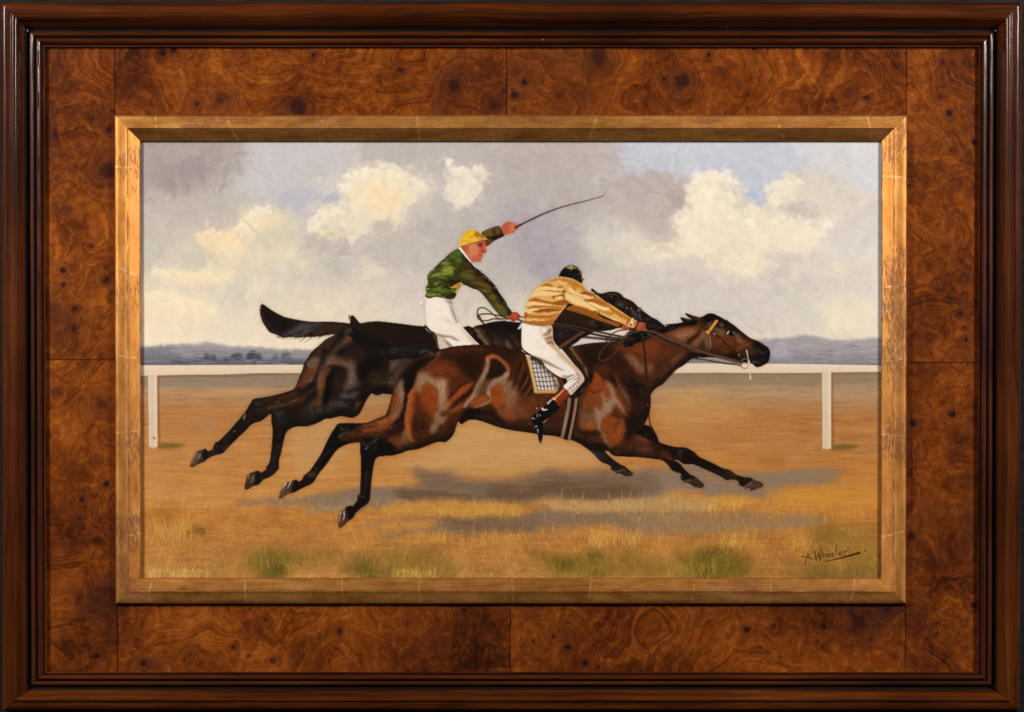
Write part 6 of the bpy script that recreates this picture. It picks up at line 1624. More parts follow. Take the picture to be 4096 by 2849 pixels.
        P('J1', pts, c, 5, a, clip=jk, tex=.1)
    for pts, c, a in (([560,820,700,830,720,960,650,900], (48,56,14), .7), ([340,1150,560,1170,740,1090,700,1150,480,1200,330,1180], (30,52,16), .8), ([500,1200,740,1170,820,1200,760,1260,560,1250], (34,24,12), .9), ([260,1290,460,1300,760,1290,700,1330,480,1320,290,1330], (32,24,10), .85),
                      ([560,1300,740,1300,700,1350,540,1340], (24,16,10), .8), ([390,1470,520,1460,600,1510,480,1510,380,1500], (40,24,14), .9), ([600,1430,760,1430,740,1520,660,1545,560,1520], (26,26,10), .9), ([210,1490,320,1500,380,1510,260,1530], (60,40,14), .8), ([650,1060,720,1060,700,1090], (48,30,12), .7)):
        P('J1', pts, c, 7, a, **d)
    # sleeve of the rein arm
    P('J1', [760,960, 900,900, 1050,960, 1180,1060, 1330,1180, 1460,1330, 1620,1530, 1500,1597, 1380,1597, 1200,1400, 1000,1280, 820,1180, 720,1080], (58,48,18), 14, .85, **d)
    P('J1', [1040,920, 1200,1030, 1320,1130, 1440,1260, 1560,1450, 1660,1597, 1580,1597, 1440,1400, 1300,1250, 1120,1090], (22,17,9), 12, .9, **d)
    P('J1', [800,880, 960,870, 1020,960, 880,930], (76,50,28), 8, .7, **d)
    P('J1', [860,1020, 1080,1010, 1100,1040, 900,1060], (118,88,38), 6, .7, **d)
    P('J1', [820,1060, 960,1060, 1080,1120, 1100,1180, 960,1170, 820,1120], (92,94,34), 12, .8, **d)
    P('J1', [1080,1060, 1240,1160, 1240,1210, 1120,1150], (78,56,22), 8, .8, **d)
    P('J1', [1000,1210, 1180,1220, 1320,1260, 1420,1360, 1300,1330, 1120,1270], (118,86,34), 9, .8, **d)
    P('J1', [1160,1350, 1300,1360, 1390,1390, 1280,1420], (116,104,40), 7, .8, **d)
    P('J1', [840,1210, 1000,1280, 1140,1380, 1240,1470, 1120,1400, 960,1300, 860,1270], (26,18,9), 9, .85, **d)
    P('J1', [1160,1420, 1340,1440, 1280,1500, 1200,1470], (60,44,16), 7, .7, **d)
    P('J1', [1360,1480, 1470,1450, 1460,1560, 1400,1560], (110,96,34), 8, .8, **d)
    P('J2', [1440,180, 1520,240, 1600,320, 1660,360, 1640,440, 1540,420, 1480,320], (92,86,28), 12, .8, **d)
    P('J2', [1480,240, 1560,250, 1600,330, 1520,340], (118,84,30), 9, .7, **d)
    P('J2', [1300,60, 1400,110, 1480,200, 1400,160], (104,94,34), 9, .6, **d)
    P('J2', [1500,60, 1640,240, 1775,410, 1720,470, 1660,330, 1560,200], (28,22,12), 10, .85, **d)
    S('J2', [1550,480, 1600,500, 1690,500], 5, (28,22,12), 3, .8, soft=2, clip=jk)
    FINE[0] = 0.0; SOFTK[0] = .6
    torso = jk * (XX < (1835 - PX0) / CELL)
    brushwork(torso, 330, 63, (14, 44), (2, 4.2), (.45, .8), .10, ang=-.14, spread=.16, bend=.2, pick=7)
    brushwork(jk * (XX >= (1835 - PX0) / CELL), 190, 65, (12, 36), (2, 4.2), (.4, .75), .12, ang=.62, spread=.2, bend=.2, pick=6)
    # ragged yellow sash end at the waist
    sa = full(cat('J1', [650,1335, 760,1270, 830,1240, 870,1245, 878,1275, 830,1300, 800,1340, 790,1380, 770,1420, 735,1420, 770,1340, 700,1345]), 1)
    paint_over(sa, (196,146,64), .1); S('J1', [760,1290, 820,1270, 790,1340], 4, (120,84,30), 2, .6)
    S('J1', [620,1315, 720,1325, 800,1290], 3, (172,124,54), 2, .8)
    part('painted_rider_green/sash', sa)
    # cap
    cap = full(cat('J1', [822,570, 825,480, 860,390, 920,310, 990,282, 1070,278, 1140,305, 1200,340, 1250,390, 1275,420, 1330,445, 1230,465, 1130,495, 1030,520, 900,565, 840,582]), 1)
    paint_over(cap, (232,178,56), .06)
    P('J1', [1080,300, 1180,330, 1260,400, 1270,440, 1180,450, 1120,410, 1060,370, 1120,350], (140,92,26), 7, .8, clip=cap, tex=.2)
    P('J1', [830,520, 900,420, 1040,380, 1100,430, 960,500, 850,570], (238,184,62), 14, .6, clip=cap)
    P('J1', [830,500, 870,390, 920,320, 900,430, 850,540], (222,158,42), 9, .6, clip=cap)
    for pts in ([960,320,1030,295], [980,400,1080,380], [1010,425,1090,410], [860,490,960,460], [940,500,1050,470], [1090,330,1150,370], [1120,360,1190,420], [930,365,960,350]):
        S('J1', pts, 3.4, (150,100,30), 1.8, .7)
    S('J1', [840,580, 900,562, 1030,520, 1130,492, 1230,465, 1330,445], 4.5, (150,98,40), 3.5, .9)
    S('J1', [1180,460, 1260,445, 1325,448], 5, (190,146,104), 2, .8)
    S('J1', [1170,410, 1190,415], 5, (226,204,160), 4, .9); S('J1', [1270,430, 1275,400, 1285,385], 3.5, (206,184,150), 2, .9)
    part('painted_rider_green/cap', cap)
    # reins: loop and straps
    lp = np.zeros((PH, PW))
    for pts, w in (([1250,615,1180,540,1140,470,1150,360,1200,325,1280,335,1360,390,1420,440,1480,490,1560,540], 5), ([1150,500,1160,460,1250,440,1350,440,1450,455,1560,475,1700,525], 5),
                   ([1160,530,1140,490,1160,460,1200,530,1240,600,1260,615], 5.5), ([1200,560,1320,560,1420,530,1520,530,1680,530], 5), ([1900,480,1960,500,2000,520], 5), ([1880,545,1930,560,1970,600], 6)):
        lp = np.maximum(lp, fullstroke('J2', pts, w))
    paint_over(lp, (66,40,26)); part('painted_horse_dark/rein', lp)
    S('J2', [1280,330, 1360,385, 1440,455], 2.5, (118,88,64), 2, .7)
    P('J2', [1640,545, 1780,575, 1700,580], (226,218,214), 3, .7); P('J2', [1480,490, 1560,510, 1520,512], (220,212,208), 2, .7)

# ---- saddle, cloth, rider in gold on the bay, harness
def paint_gold_rider():
    SOFTK[0] = .6; FINE[0] = 0.0
    r = np.random.default_rng(62)
    # saddle flap and girths
    sd = full(cat('K', [780,400, 960,410, 1060,430, 1160,580, 1260,720, 1320,900, 1340,1050, 1290,1180, 1200,1300, 1100,1330, 960,1300, 900,1100, 800,700]), 2)
    paint_over(sd, (32,20,13), .08)
    P('K', [990,420, 1040,400, 1110,520, 1200,640, 1260,760, 1320,920, 1300,900, 1230,740, 1130,620, 1050,510], (142,108,58), 4, .85)
    S('K', [1280,780, 1310,900, 1320,950], 3, (200,180,140), 1.5, .7)
    P('K', [1000,460, 1060,560, 1160,690, 1260,860, 1220,900, 1120,720, 1010,560], (54,36,24), 8, .7)
    P('K', [850,430, 960,400, 1020,470, 1100,620, 1060,720, 960,600], (50,33,20), 10, .6)
    S('K', [1200,1220, 1250,1180, 1280,1120], 4, (112,108,104), 2, .7, soft=1)
    part('painted_horse_bay/saddle', sd)
    gi = np.maximum(fullstroke('M', [170,720, 150,900, 100,1150, 60,1330, 40,1410], 14, 13), fullstroke('M', [300,720, 270,930, 230,1150, 190,1340, 165,1440], 12, 10))
    gd = full(cat('M', [120,720, 330,700, 340,900, 290,1150, 220,1450, 20,1415, 60,1200, 110,900]), 2)
    paint_over(gd, (30,18,13)); paint_over(gi, (138,108,86), .15)
    S('M', [120,930, 90,1130, 50,1330], 4, (206,184,164), 2, .6, soft=2)
    S('M', [290,760, 255,980, 215,1200, 175,1420], 3, (160,130,104), 2, .5, soft=2)
    part('painted_horse_bay/girth', np.maximum(gi, gd))
    # saddle cloth
    cl = full(cat('K', [190,540, 245,560, 360,580, 760,980, 800,1130, 790,1190, 740,1250, 380,1252, 355,1230, 330,1080, 280,860, 220,600]), 1, True)
    paint_over(cl, (212,196,182))
    P('K', [280,580, 400,600, 560,770, 720,930, 800,1130, 790,1190, 740,1190, 700,1000, 560,860, 420,720, 290,640], (104,94,90), 14, .85, clip=cl)
    P('K', [300,570, 420,590, 540,740, 470,730, 400,660, 300,640], (38,32,32), 9, .85, clip=cl)
    A = np.array([[300,600], [395,560], [770,1180], [405,1195]], float)   # grid corners (top-left, top-right edge line, bottom-right, bottom-left)
    for i in range(8):
        v = i / 7.0; y = 600 + (1190 - 600) * v
        x0 = 285 + 122 * v
        S('K', [x0, y + 30 * (1 - v), x0 + 170, y + 18 - 6 * (i % 2), x0 + 330, y + 2 + 4 * (i % 2), x0 + 520, y - 10], 3.2, (46,38,36), 3, .92, clip=cl)
    for j in range(7):
        u = j / 6.0
        S('K', [300 + 400 * u * .95, 590, 345 + 400 * u * .97, 860, 415 + 385 * u, 1195], 3.2, (46,38,36), 3, .92, clip=cl)
    bd = np.maximum(full(cat('K', [205,580, 262,590, 330,860, 400,1200, 358,1240, 330,1080, 280,860]), 1, True), full(cat('K', [355,1200, 780,1190, 770,1215, 735,1252, 380,1254]), 1, True))
    paint_over(bd, (198,150,84), .08)
    S('K', [235,600, 300,870, 378,1215], 3, (232,192,130), 2, .7); S('K', [400,1240, 560,1235, 720,1235], 3, (150,106,54), 2, .7); S('K', [215,600, 280,860, 350,1200], 2.5, (140,96,46), 2, .6)
    S('K', [740,970, 780,1050, 800,1130], 4, (226,208,184), 2.5, .8)
    part('painted_horse_bay/saddle_cloth', np.maximum(cl, bd))
    # boot: foot, black shaft, brown top
    bt = full(cat('K', [690,1330, 790,1200, 890,1130, 960,1180, 1020,1280, 960,1360, 870,1450, 800,1500, 690,1600, 560,1690, 440,1780, 380,1700, 320,1650, 400,1590, 480,1510, 590,1430]), 1)
    foot = full(cat('C5', [1290,1085, 1305,1060, 1400,985, 1470,905, 1520,920, 1560,975, 1480,1055, 1410,1110, 1400,1160, 1395,1260, 1378,1318, 1362,1290, 1345,1200, 1325,1160]), 1)
    bt2 = np.maximum(foot, full(cat('C5', [1480,905, 1590,795, 1670,860, 1545,975]), 1, True))
    paint_over(bt2, (15,13,13))
    P('C5', [1485,895, 1590,800, 1645,865, 1545,975], (138,58,20), 2, .98, clip=bt2, sharp=True)
    P('C5', [1530,930, 1640,860, 1670,870, 1560,980], (104,44,16), 8, .7, clip=bt2)
    S('C5', [1495,905, 1540,865, 1590,815], 6, (238,190,150), 3, .9, relief=.3); S('C5', [1490,900, 1510,910], 8, (240,196,160), 4, .9)
    S('C5', [1440,945, 1470,915, 1485,908], 7, (226,214,206), 2.5, .92, relief=.3)
    P('C5', [1385,990, 1400,985, 1405,1000, 1445,1000, 1410,1015, 1390,1008], (236,220,204), 1.5, .95, relief=.3)
    for pts, w in (([1300,1080,1320,1085], 5), ([1328,1158,1345,1150], 5), ([1348,1180,1350,1215], 4), ([1345,1055,1342,1070], 3.5), ([1370,1050,1372,1064], 3), ([1340,1040,1360,1045], 2.5), ([1400,1120,1440,1085], 3), ([1372,1295,1376,1310], 3), ([1335,985,1350,1005], 3)):
        S('C5', pts, w, (206,204,206), w * .5, .85)
    part('painted_rider_gold/boot', bt2)
    # breeches
    br = full(np.concatenate([cat('J3', [150,1160, 300,1185, 480,1205, 660,1200, 690,1260, 695,1380, 700,1450, 740,1530, 790,1590]),
                              cat('K', [830,420, 960,570, 1080,720, 1180,830, 1250,930, 1268,1010, 1220,1080, 1130,1180, 1030,1280, 960,1200, 890,1130, 960,1050, 935,985, 850,965, 760,920, 660,850, 560,760, 500,660, 400,600, 290,540, 180,470, 130,390, 125,200, 130,60])]), 1)
    paint_over(br, (244,226,206), .05)
    d = dict(clip=br)
    P('K', [480,40, 660,20, 690,140, 700,300, 790,430, 960,600, 1120,760, 1260,960, 1240,1060, 1050,1270, 960,1190, 1090,1060, 1150,960, 1100,850, 900,660, 720,490, 600,380, 500,200], (206,172,142), 8, .85, **d)
    P('K', [720,300, 790,420, 1060,700, 1180,840, 1265,980, 1200,1080, 1060,1250, 1010,1200, 1150,1050, 1180,960, 1060,790, 860,590, 730,440], (196,160,126), 9, .6, **d)
    P('K', [500,60, 600,80, 540,160, 500,150], (246,232,216), 7, .8, **d)
    for pts in ([520,190,600,140,660,120,640,170,560,200], [560,260,640,210,690,200,660,250,580,290], [580,330,650,290,700,290,720,400,660,350,620,360], [590,120,660,60,680,100,640,140], [640,240,700,230,690,270]):
        P('K', pts, (128,98,76), 5, .85, **d)
    S('K', [475,50, 480,150, 500,270, 560,340, 640,420, 760,510], 5, (246,234,220), 4, .9, clip=br)
    S('K', [468,50, 474,150, 490,260], 2.5, (150,128,112), 2, .7, clip=br)
    P('K', [340,570, 460,600, 620,680, 760,760, 920,845, 860,835, 700,770, 540,700, 420,640], (124,108,106), 7, .85, **d)
    P('K', [760,560, 900,650, 960,720, 900,680, 800,610], (188,176,170), 7, .6, **d)
    P('K', [850,930, 960,930, 1060,910, 1000,960, 900,970], (124,118,120), 5, .8, **d)
    for pts in ([940,1000,1010,960,1080,925], [980,1025,1060,985,1110,950]):
        S('K', pts, 9, (246,238,226), 6, .95, clip=br)
    for pts in ([930,985,1010,940,1080,912], [960,1015,1040,975,1105,940], [1000,1050,1080,1000,1140,970]):
        S('K', pts, 4.5, (78,70,66), 3, .85, clip=br)
    P('K', [1100,880, 1160,920, 1200,1000, 1180,1080, 1060,1230, 980,1190, 1100,1070, 1150,980], (186,174,170), 7, .8, **d)
    S('K', [1110,880, 1160,930, 1165,990, 1120,1060, 1030,1130, 960,1190], 2.6, (96,86,80), 2.2, .85, clip=br)
    for (x, y) in ((1135,1082), (1100,1120), (1055,1155), (1010,1190)):
        S('K', [x, y, x + 4, y + 2], 6, (246,242,236), 6, .95); S('K', [x + 26, y - 8, x + 30, y + 14], 3, (70,62,58), 2, .8)
    P('K', [890,1135, 960,1070, 1060,1000, 1100,1000, 1000,1110, 950,1180], (240,224,202), 7, .8, **d)
    P('K', [140,60, 300,40, 440,120, 430,330, 560,430, 700,560, 560,600, 330,540, 180,420, 140,250], (250,236,218), 22, .5, **d)
    S('K', [130,60, 126,200, 135,380, 190,470], 4, (208,206,214), 3, .6, soft=2, clip=br)
    S('K', [470,435, 510,420, 560,405], 5, (188,174,166), 3, .6, soft=2, clip=br); S('K', [390,310, 460,315], 3, (160,146,138), 2, .6, soft=1, clip=br)
    part('painted_rider_gold/breeches', br)
    tg = full(cat('J3', [150,1135, 110,1180, 60,1250, 55,1268, 100,1262, 140,1215, 165,1165]), 1); paint_over(tg, (222,214,206)); part('painted_rider_gold/breeches', tg)
    S('J3', [105,1180, 75,1240], 2, (120,108,100), 1.5, .6)
    S('K', [125,465, 160,490, 200,515], 4.5, (206,198,190), 2, .85)
    P('K', [120,440, 160,455, 260,535, 200,515], (22,16,13), 3, .9)
    # far hand and near hand
    hd = np.maximum(full(cat('J3', [1920,1230, 1960,1185, 2050,1210, 2100,1240, 2080,1270, 1980,1270]), 1), full(cat('N', [1090,800, 1150,720, 1170,685, 1220,690, 1270,690, 1295,720, 1295,780, 1330,830, 1300,845, 1240,835, 1180,840]), 1))
    paint_over(hd, (156,80,56), .08)
    P('N', [1160,700, 1230,700, 1230,780, 1150,790], (176,98,70), 7, .7, clip=hd); P('N', [1250,700, 1295,730, 1320,830, 1260,820], (132,62,42), 6, .7, clip=hd)
    S('N', [1180,760, 1200,800], 3, (112,50,34), 2, .6, soft=1); S('N', [1230,740, 1240,800], 3, (112,50,34), 2, .6, soft=1)
    # head from behind: dark hair, gold cap edge
    head = full(cat('J3', [808,310, 830,240, 880,170, 950,120, 1030,98, 1110,120, 1180,170, 1215,230, 1230,290, 1225,350, 1240,360, 1230,430, 1200,432, 1150,400, 1050,350, 900,318]), 1)
    paint_over(head, (17,15,14)); 
    ear = full(cat('J3', [1215,300, 1232,300, 1235,350, 1265,345, 1262,375, 1235,385, 1215,370]), 1); paint_over(ear, (120,74,44))
    part('painted_rider_gold', np.maximum(ear, head)); part('painted_rider_gold/hand', hd * (XX < (2535 - PX0) / CELL)); part('painted_rider_gold/hand.001', hd * (XX >= (2535 - PX0) / CELL))
    cp = full(cat('J3', [930,150, 960,115, 1030,98, 1110,122, 1180,172, 1215,235, 1228,300, 1205,290, 1185,215, 1130,175, 1060,165, 990,170]), 1)
    paint_over(cp, (100,80,36), .1)
    for pts, w in (([960,140,1000,125], 6), ([1000,160,1040,120,1050,110], 6), ([1030,175,1050,140], 7), ([1080,150,1095,160], 6), ([975,150,1010,160], 4), ([1010,110,1050,105], 5)):
        S('J3', pts, w * .75, (206,180,118), w * .4, .8, relief=.3)
    S('J3', [1180,170, 1215,230, 1228,290], 3.5, (206,186,150), 2.5, .8); S('J3', [1200,200, 1215,250, 1218,300], 3, (120,96,70), 2, .7)
    for i in range(18):
        x, y = r.uniform(1060, 1190), r.uniform(190, 390)
        S('J3', [x, y, x + 3, y + 12], 2.6, (110,106,104), 1.4, .6)
    S('J3', [920,215, 990,210, 1040,215], 2.5, (70,66,64), 1.5, .6)
    part('painted_rider_gold/cap', cp)
    # jacket
    fs = cat('J3', [930,890, 1100,830, 1400,900, 1600,1060, 1950,1180, 1925,1235, 1880,1230, 1700,1165, 1500,1100, 1300,1020, 1100,960, 940,915])
    fsl = full(fs, 1); paint_over(fsl, (150,88,28), .1)
    P('J3', [930,900, 1200,960, 1500,1080, 1800,1190, 1700,1180, 1300,1040, 1000,950], (112,76,24), 8, .7, clip=fsl)
    P('J3', [1890,1220, 1945,1180, 1965,1195, 1920,1245], (50,30,16), 2, .9)
    jk = full(cat('J3', [805,312, 900,318, 1050,350, 1150,400, 1220,440, 1280,510, 1350,580, 1480,640, 1620,740, 1800,850, 1950,950, 2100,1050, 2240,1130, 2200,1220, 2150,1252, 2080,1230, 1950,1165, 1750,1085, 1500,970, 1280,890, 1080,830, 990,795, 930,860, 850,960, 790,1040, 720,1130, 690,1190, 600,1195, 400,1190, 220,1160, 150,1110, 160,1040, 185,960, 190,880, 230,760, 280,680, 340,570, 440,480, 560,400, 690,345]), 1.2)
    paint_over(jk, (216,165,100), .1)
    part('painted_rider_gold/jacket', np.maximum(jk, fsl))
    FINE[0] = 3.0; SOFTK[0] = .35
    d = dict(clip=jk)
    hi, md, dk = (240,201,143), (178,114,46), (142,82,30)
    P('J3', [700,350, 900,325, 1100,390, 1200,450, 1300,560, 1380,600, 1250,580, 1150,500, 980,440, 800,380, 640,400, 560,410], md, 10, .8, **d)
    for pts, c, a in (([480,470,600,430,720,470,700,495,580,495], md, .9), ([760,490,840,480,890,500,880,510,800,510], dk, .75), ([540,545,640,560,800,570,880,560,860,600,700,580,580,570], md, .75), ([680,660,800,630,890,620,870,670,780,700,690,700], dk, .8),
                      ([250,740,360,690,460,720,600,760,720,760,900,740,980,790,900,830,700,830,480,780,330,760], (176,108,42), .9), ([690,780,800,740,920,740,980,780,900,820,760,830], dk, .8), ([220,860,400,830,600,840,800,850,900,850,800,900,560,900,330,890,230,890], md, .8),
                      ([290,945,480,900,700,890,860,900,760,940,560,960,380,960], dk, .85), ([190,990,400,1000,640,1010,840,960,760,1060,600,1080,380,1070,200,1050], md, .8), ([160,1110,300,1110,500,1110,740,1080,690,1180,480,1190,300,1170], (166,100,36), .9),
                      ([170,960,220,970,220,1080,160,1060], dk, .7), ([860,580,920,540,940,620,900,700,910,760,870,700], dk, .8), ([940,440,1080,450,1180,460,1100,560,1060,570,1040,500], md, .75),
                      ([1170,600,1260,580,1400,590,1480,660,1420,690,1300,640,1200,640], dk, .85), ([1230,740,1360,710,1480,690,1600,740,1750,840,1860,920,2000,1000,2150,1080,2240,1130,2150,1130,1950,1060,1800,960,1700,900,1560,850,1400,790,1270,760], (178,110,38), .92),
                      ([1420,640,1600,740,1700,810,1560,780,1440,700], (170,104,36), .7), ([1480,900,1620,930,1800,960,1750,1000,1640,970], md, .75), ([980,790,1100,830,1300,880,1400,940,1280,890,1060,820], md, .7), ([1700,1050,1900,1130,2050,1210,1960,1175,1780,1100], md, .7)):
        P('J3', pts, c, 5, a, clip=jk, tex=.06)
    for pts, c, a in (([770,380,900,410,980,430,900,440,790,400], hi, .8), ([450,500,680,500,860,540,720,560,500,540,350,600,380,550], hi, .8), ([320,620,460,590,700,600,880,610,780,640,560,650,400,660,300,680], hi, .8), ([240,770,330,770,480,800,680,830,560,850,330,830,220,840], hi, .75),
                      ([200,900,320,890,430,905,330,950,260,980,195,960], hi, .75), ([900,600,960,600,1100,650,1280,760,1420,850,1500,920,1380,890,1200,830,1000,760,920,700], hi, .9), ([950,520,1040,510,1100,580,1180,600,1280,650,1450,680,1300,700,1180,640,1040,590], hi, .8),
                      ([1320,770,1440,780,1560,850,1720,880,1740,910,1620,920,1520,880,1400,820], (244,206,146), .9), ([1500,950,1650,1000,1800,1060,1930,1120,1850,1120,1700,1050,1540,980], hi, .75), ([1800,1010,1960,1090,2060,1110,2040,1150,1900,1080], (226,160,84), .8),
                      ([740,680,870,670,880,700,760,710], (244,206,150), .85), ([200,1070,320,1090,520,1100,340,1110,180,1100], hi, .6), ([300,1000,500,985,700,980,560,1010,380,1015], (222,160,86), .6)):
        P('J3', pts, c, 4, a, clip=jk, tex=.06)
    FINE[0] = 0.0; SOFTK[0] = .6
    for q_, c_, w_ in (([250,745,420,730,620,775,760,780], (128,70,22), 7), ([230,865,420,842,640,850,820,845], (134,74,24), 6), ([300,950,480,930,700,915,850,900], (120,64,20), 7), ([200,1030,420,1040,660,1030,800,1000], (140,80,28), 6),
                       ([480,470,600,440,720,470], (140,80,28), 6), ([560,555,700,575,870,570], (142,82,30), 5), ([1190,600,1290,610,1400,650], (118,64,20), 6), ([1240,745,1400,735,1560,790,1700,870], (128,72,22), 7), ([1500,960,1660,1010,1830,1080], (150,92,36), 4),
                       ([230,800,430,800,640,835], (250,214,152), 5), ([340,600,520,580,740,600,860,610], (250,216,156), 5), ([330,915,520,880,700,868], (246,206,142), 4), ([960,610,1100,660,1300,780,1440,870], (252,220,164), 6), ([1340,780,1500,830,1660,890], (252,222,170), 5), ([470,505,640,505,820,540], (250,214,150), 5), ([980,520,1080,590,1240,650], (248,212,150), 5), ([700,690,800,680,870,690], (250,220,168), 4)):
        S('J3', q_, w_, c_, w_ * .4, .6, clip=jk, ends=(.25, .35), relief=.25)
    S('J3', [900,590, 1040,640, 1150,710, 1300,780, 1420,850], 3, (150,98,46), 2, .6, clip=jk)
    S('J3', [890,560, 880,660, 920,740, 990,795], 4, (140,84,32), 2.5, .7, soft=1.5, clip=jk)
    S('J3', [150,1130, 300,1180, 480,1200, 690,1190], 4, (92,62,30), 3, .7, soft=1.5)
    S('J3', [1450,940, 1480,945], 5, (70,44,20), 4, .9); S('J3', [1515,975, 1505,960, 1525,945, 1545,965, 1530,990, 1515,975], 2.4, (86,54,24), 2.4, .9, n=4)
    cf = full(cat('J3', [2060,1080, 2130,1080, 2230,1130, 2200,1200, 2150,1252, 2080,1235, 2025,1190]), 1)
    P('J3', [2060,1090, 2130,1090, 2225,1140, 2195,1200, 2140,1245, 2080,1228, 2030,1185], (168,98,30), 3, .9, clip=cf)
    for pts in ([2120,1130,2130,1085,2150,1070,2155,1100,2135,1140,2175,1130,2200,1105], [2135,1140,2090,1150,2065,1190,2090,1220], [2130,1145,2155,1180,2150,1215,2120,1210]):
        S('J3', pts, 4, (250,226,184), 2.6, .95, relief=.3)
    S('J3', [2245,1120, 2230,1180, 2190,1250], 7, (36,22,14), 5, .9)
    # harness of the bay
    rn = np.zeros((PH, PW))
    def strap(key, pts, w, c, a=.95, hl=None):
        nonlocal rn
        mm = fullstroke(key, pts, w); rn = np.maximum(rn, mm)
        paint_over(mm * a, c)
        if hl: S(key, pts, w * .35, hl, w * .25, .6)
    sky_c = (206,198,196)
    P('J3', [1350,1370, 1500,1312, 1720,1370, 1700,1400, 1450,1385], sky_c, 3, .9); P('J3', [1040,1580, 1150,1500, 1250,1425, 1500,1450, 1720,1480, 1400,1520, 1200,1550], (214,204,200), 3, .95)
    P('J3', [1280,1395, 1500,1400, 1700,1440, 1480,1430], sky_c, 2, .8); P('J3', [1760,1380, 1920,1410, 1920,1425, 1760,1400], sky_c, 2, .8); P('J3', [1800,1470, 2080,1470, 2080,1482, 1850,1485], sky_c, 2, .7)
    strap('J3', [720,1155, 1000,1195, 1300,1260, 1600,1330, 1900,1390, 2150,1440], 8, (52,36,26), hl=(98,74,54))
    strap('J3', [700,1200, 950,1225, 1250,1310, 1550,1380, 1850,1430, 2080,1460], 9, (46,32,24), hl=(88,66,48))
    strap('J3', [1280,1400, 1500,1420, 1750,1450, 2050,1475], 5, (40,24,18))
    strap('J3', [1230,1420, 1450,1440, 1700,1465, 1950,1480], 4, (44,26,18))
    strap('J3', [830,1590, 980,1490, 1120,1400, 1230,1330], 16, (86,54,30), hl=(120,80,48))
    strap('J3', [990,1570, 1100,1470, 1200,1400, 1350,1340], 12, (30,20,15))
    strap('N', [940,820, 800,835, 680,890, 600,960, 560,1010, 590,1050], 5, (58,42,32))
    strap('N', [1040,810, 940,900, 860,1000, 800,1120, 730,1240, 640,1330, 540,1370, 470,1385, 435,1350, 450,1260, 520,1170, 620,1060, 700,1000, 800,960], 6, (70,46,32), hl=(112,82,60))
    strap('N', [1100,830, 1020,870, 960,950], 9, (36,28,22)); strap('N', [1150,850, 1080,850, 1000,900], 6, (82,60,44))
    strap('N', [1220,880, 1240,1000, 1262,1150, 1285,1350, 1300,1597], 9, (38,26,20), hl=(92,68,50))
    strap('M', [1570,150, 1585,400, 1600,650, 1610,850, 1625,1000, 1640,1150, 1660,1210, 1700,1265], 5, (44,27,18)); S('M', [1625,1000, 1645,1180, 1740,1300], 2.4, (110,66,30), 1.6, .7)
    strap('N', [1320,840, 1500,880, 1700,990, 1950,1090, 2281,1210], 11, (74,48,33), hl=(116,86,62))
    strap('N', [1320,880, 1500,980, 1700,1055, 1950,1140, 2281,1240], 8, (64,42,30), hl=(124,96,72))
    S('N', [1320,870, 1500,925, 1700,1020, 1950,1110], 5, (24,16,13), 3, .85)
    strap('F', [0,545, 200,640, 500,745, 700,830, 950,910, 1200,975, 1400,1030, 1480,1060], 12, (80,52,36), hl=(122,92,68))
    strap('F', [0,610, 200,700, 420,780, 580,860], 6, (50,32,24), a=.7)
    strap('F', [620,975, 800,995, 1000,1040, 1200,1070, 1400,1090, 1470,1110], 6, (70,44,30)); S('F', [700,960, 820,980, 1000,985, 1150,1020, 1290,1060], 3.5, (206,182,164), 2, .75)
    strap('F', [770,400, 850,450, 950,505, 1080,600, 1200,710, 1330,830, 1440,930, 1475,1030], 7, (30,21,17), hl=(96,80,70))
    S('F', [980,525, 1010,545], 3.5, (216,212,210), 2, .85); S('F', [1440,905, 1450,930], 3.5, (206,204,206), 2, .85); S('F', [1100,640, 1120,655], 3, (170,160,154), 2, .7)
    strap('F', [905,555, 930,640, 935,760, 930,875], 5, (40,24,16)); S('F', [900,560, 922,640, 925,740, 920,800], 3, (186,168,152), 2, .8)
    P('F', [840,490, 900,450, 1020,280, 1068,300, 960,440, 900,530, 870,535], (206,136,62), 2, .97, tex=.06); S('F', [860,510, 930,450, 1020,320], 5, (232,174,100), 3, .6, soft=2); S('F', [885,470, 915,490], 3, (120,72,30), 2, .8)
    for pts in ([1480,1090,1500,1140,1550,1160,1600,1130,1620,1080], [1490,1030,1520,990,1570,985,1610,1020]):
        S('F', pts, 3.4, (150,124,104), 3, .85)
    S('F', [1475,1110, 1500,1150, 1560,1165, 1600,1150], 2.6, (128,98,74), 2, .7)
    S('F', [1578,830, 1590,880, 1605,950, 1622,1040], 5, (200,188,178), 3, .95); S('F', [1622,1040, 1625,1050], 9, (224,206,186), 8, .95)
    S('F', [1625,1060, 1635,1160, 1645,1260, 1650,1345], 5, (206,194,184), 4, .9); S('F', [1648,1320, 1652,1350], 6, (230,222,216), 4, .9)
    S('F', [885,960, 900,980, 920,965], 4, (196,160,124), 3, .8)
    part('painted_horse_bay/harness', rn)

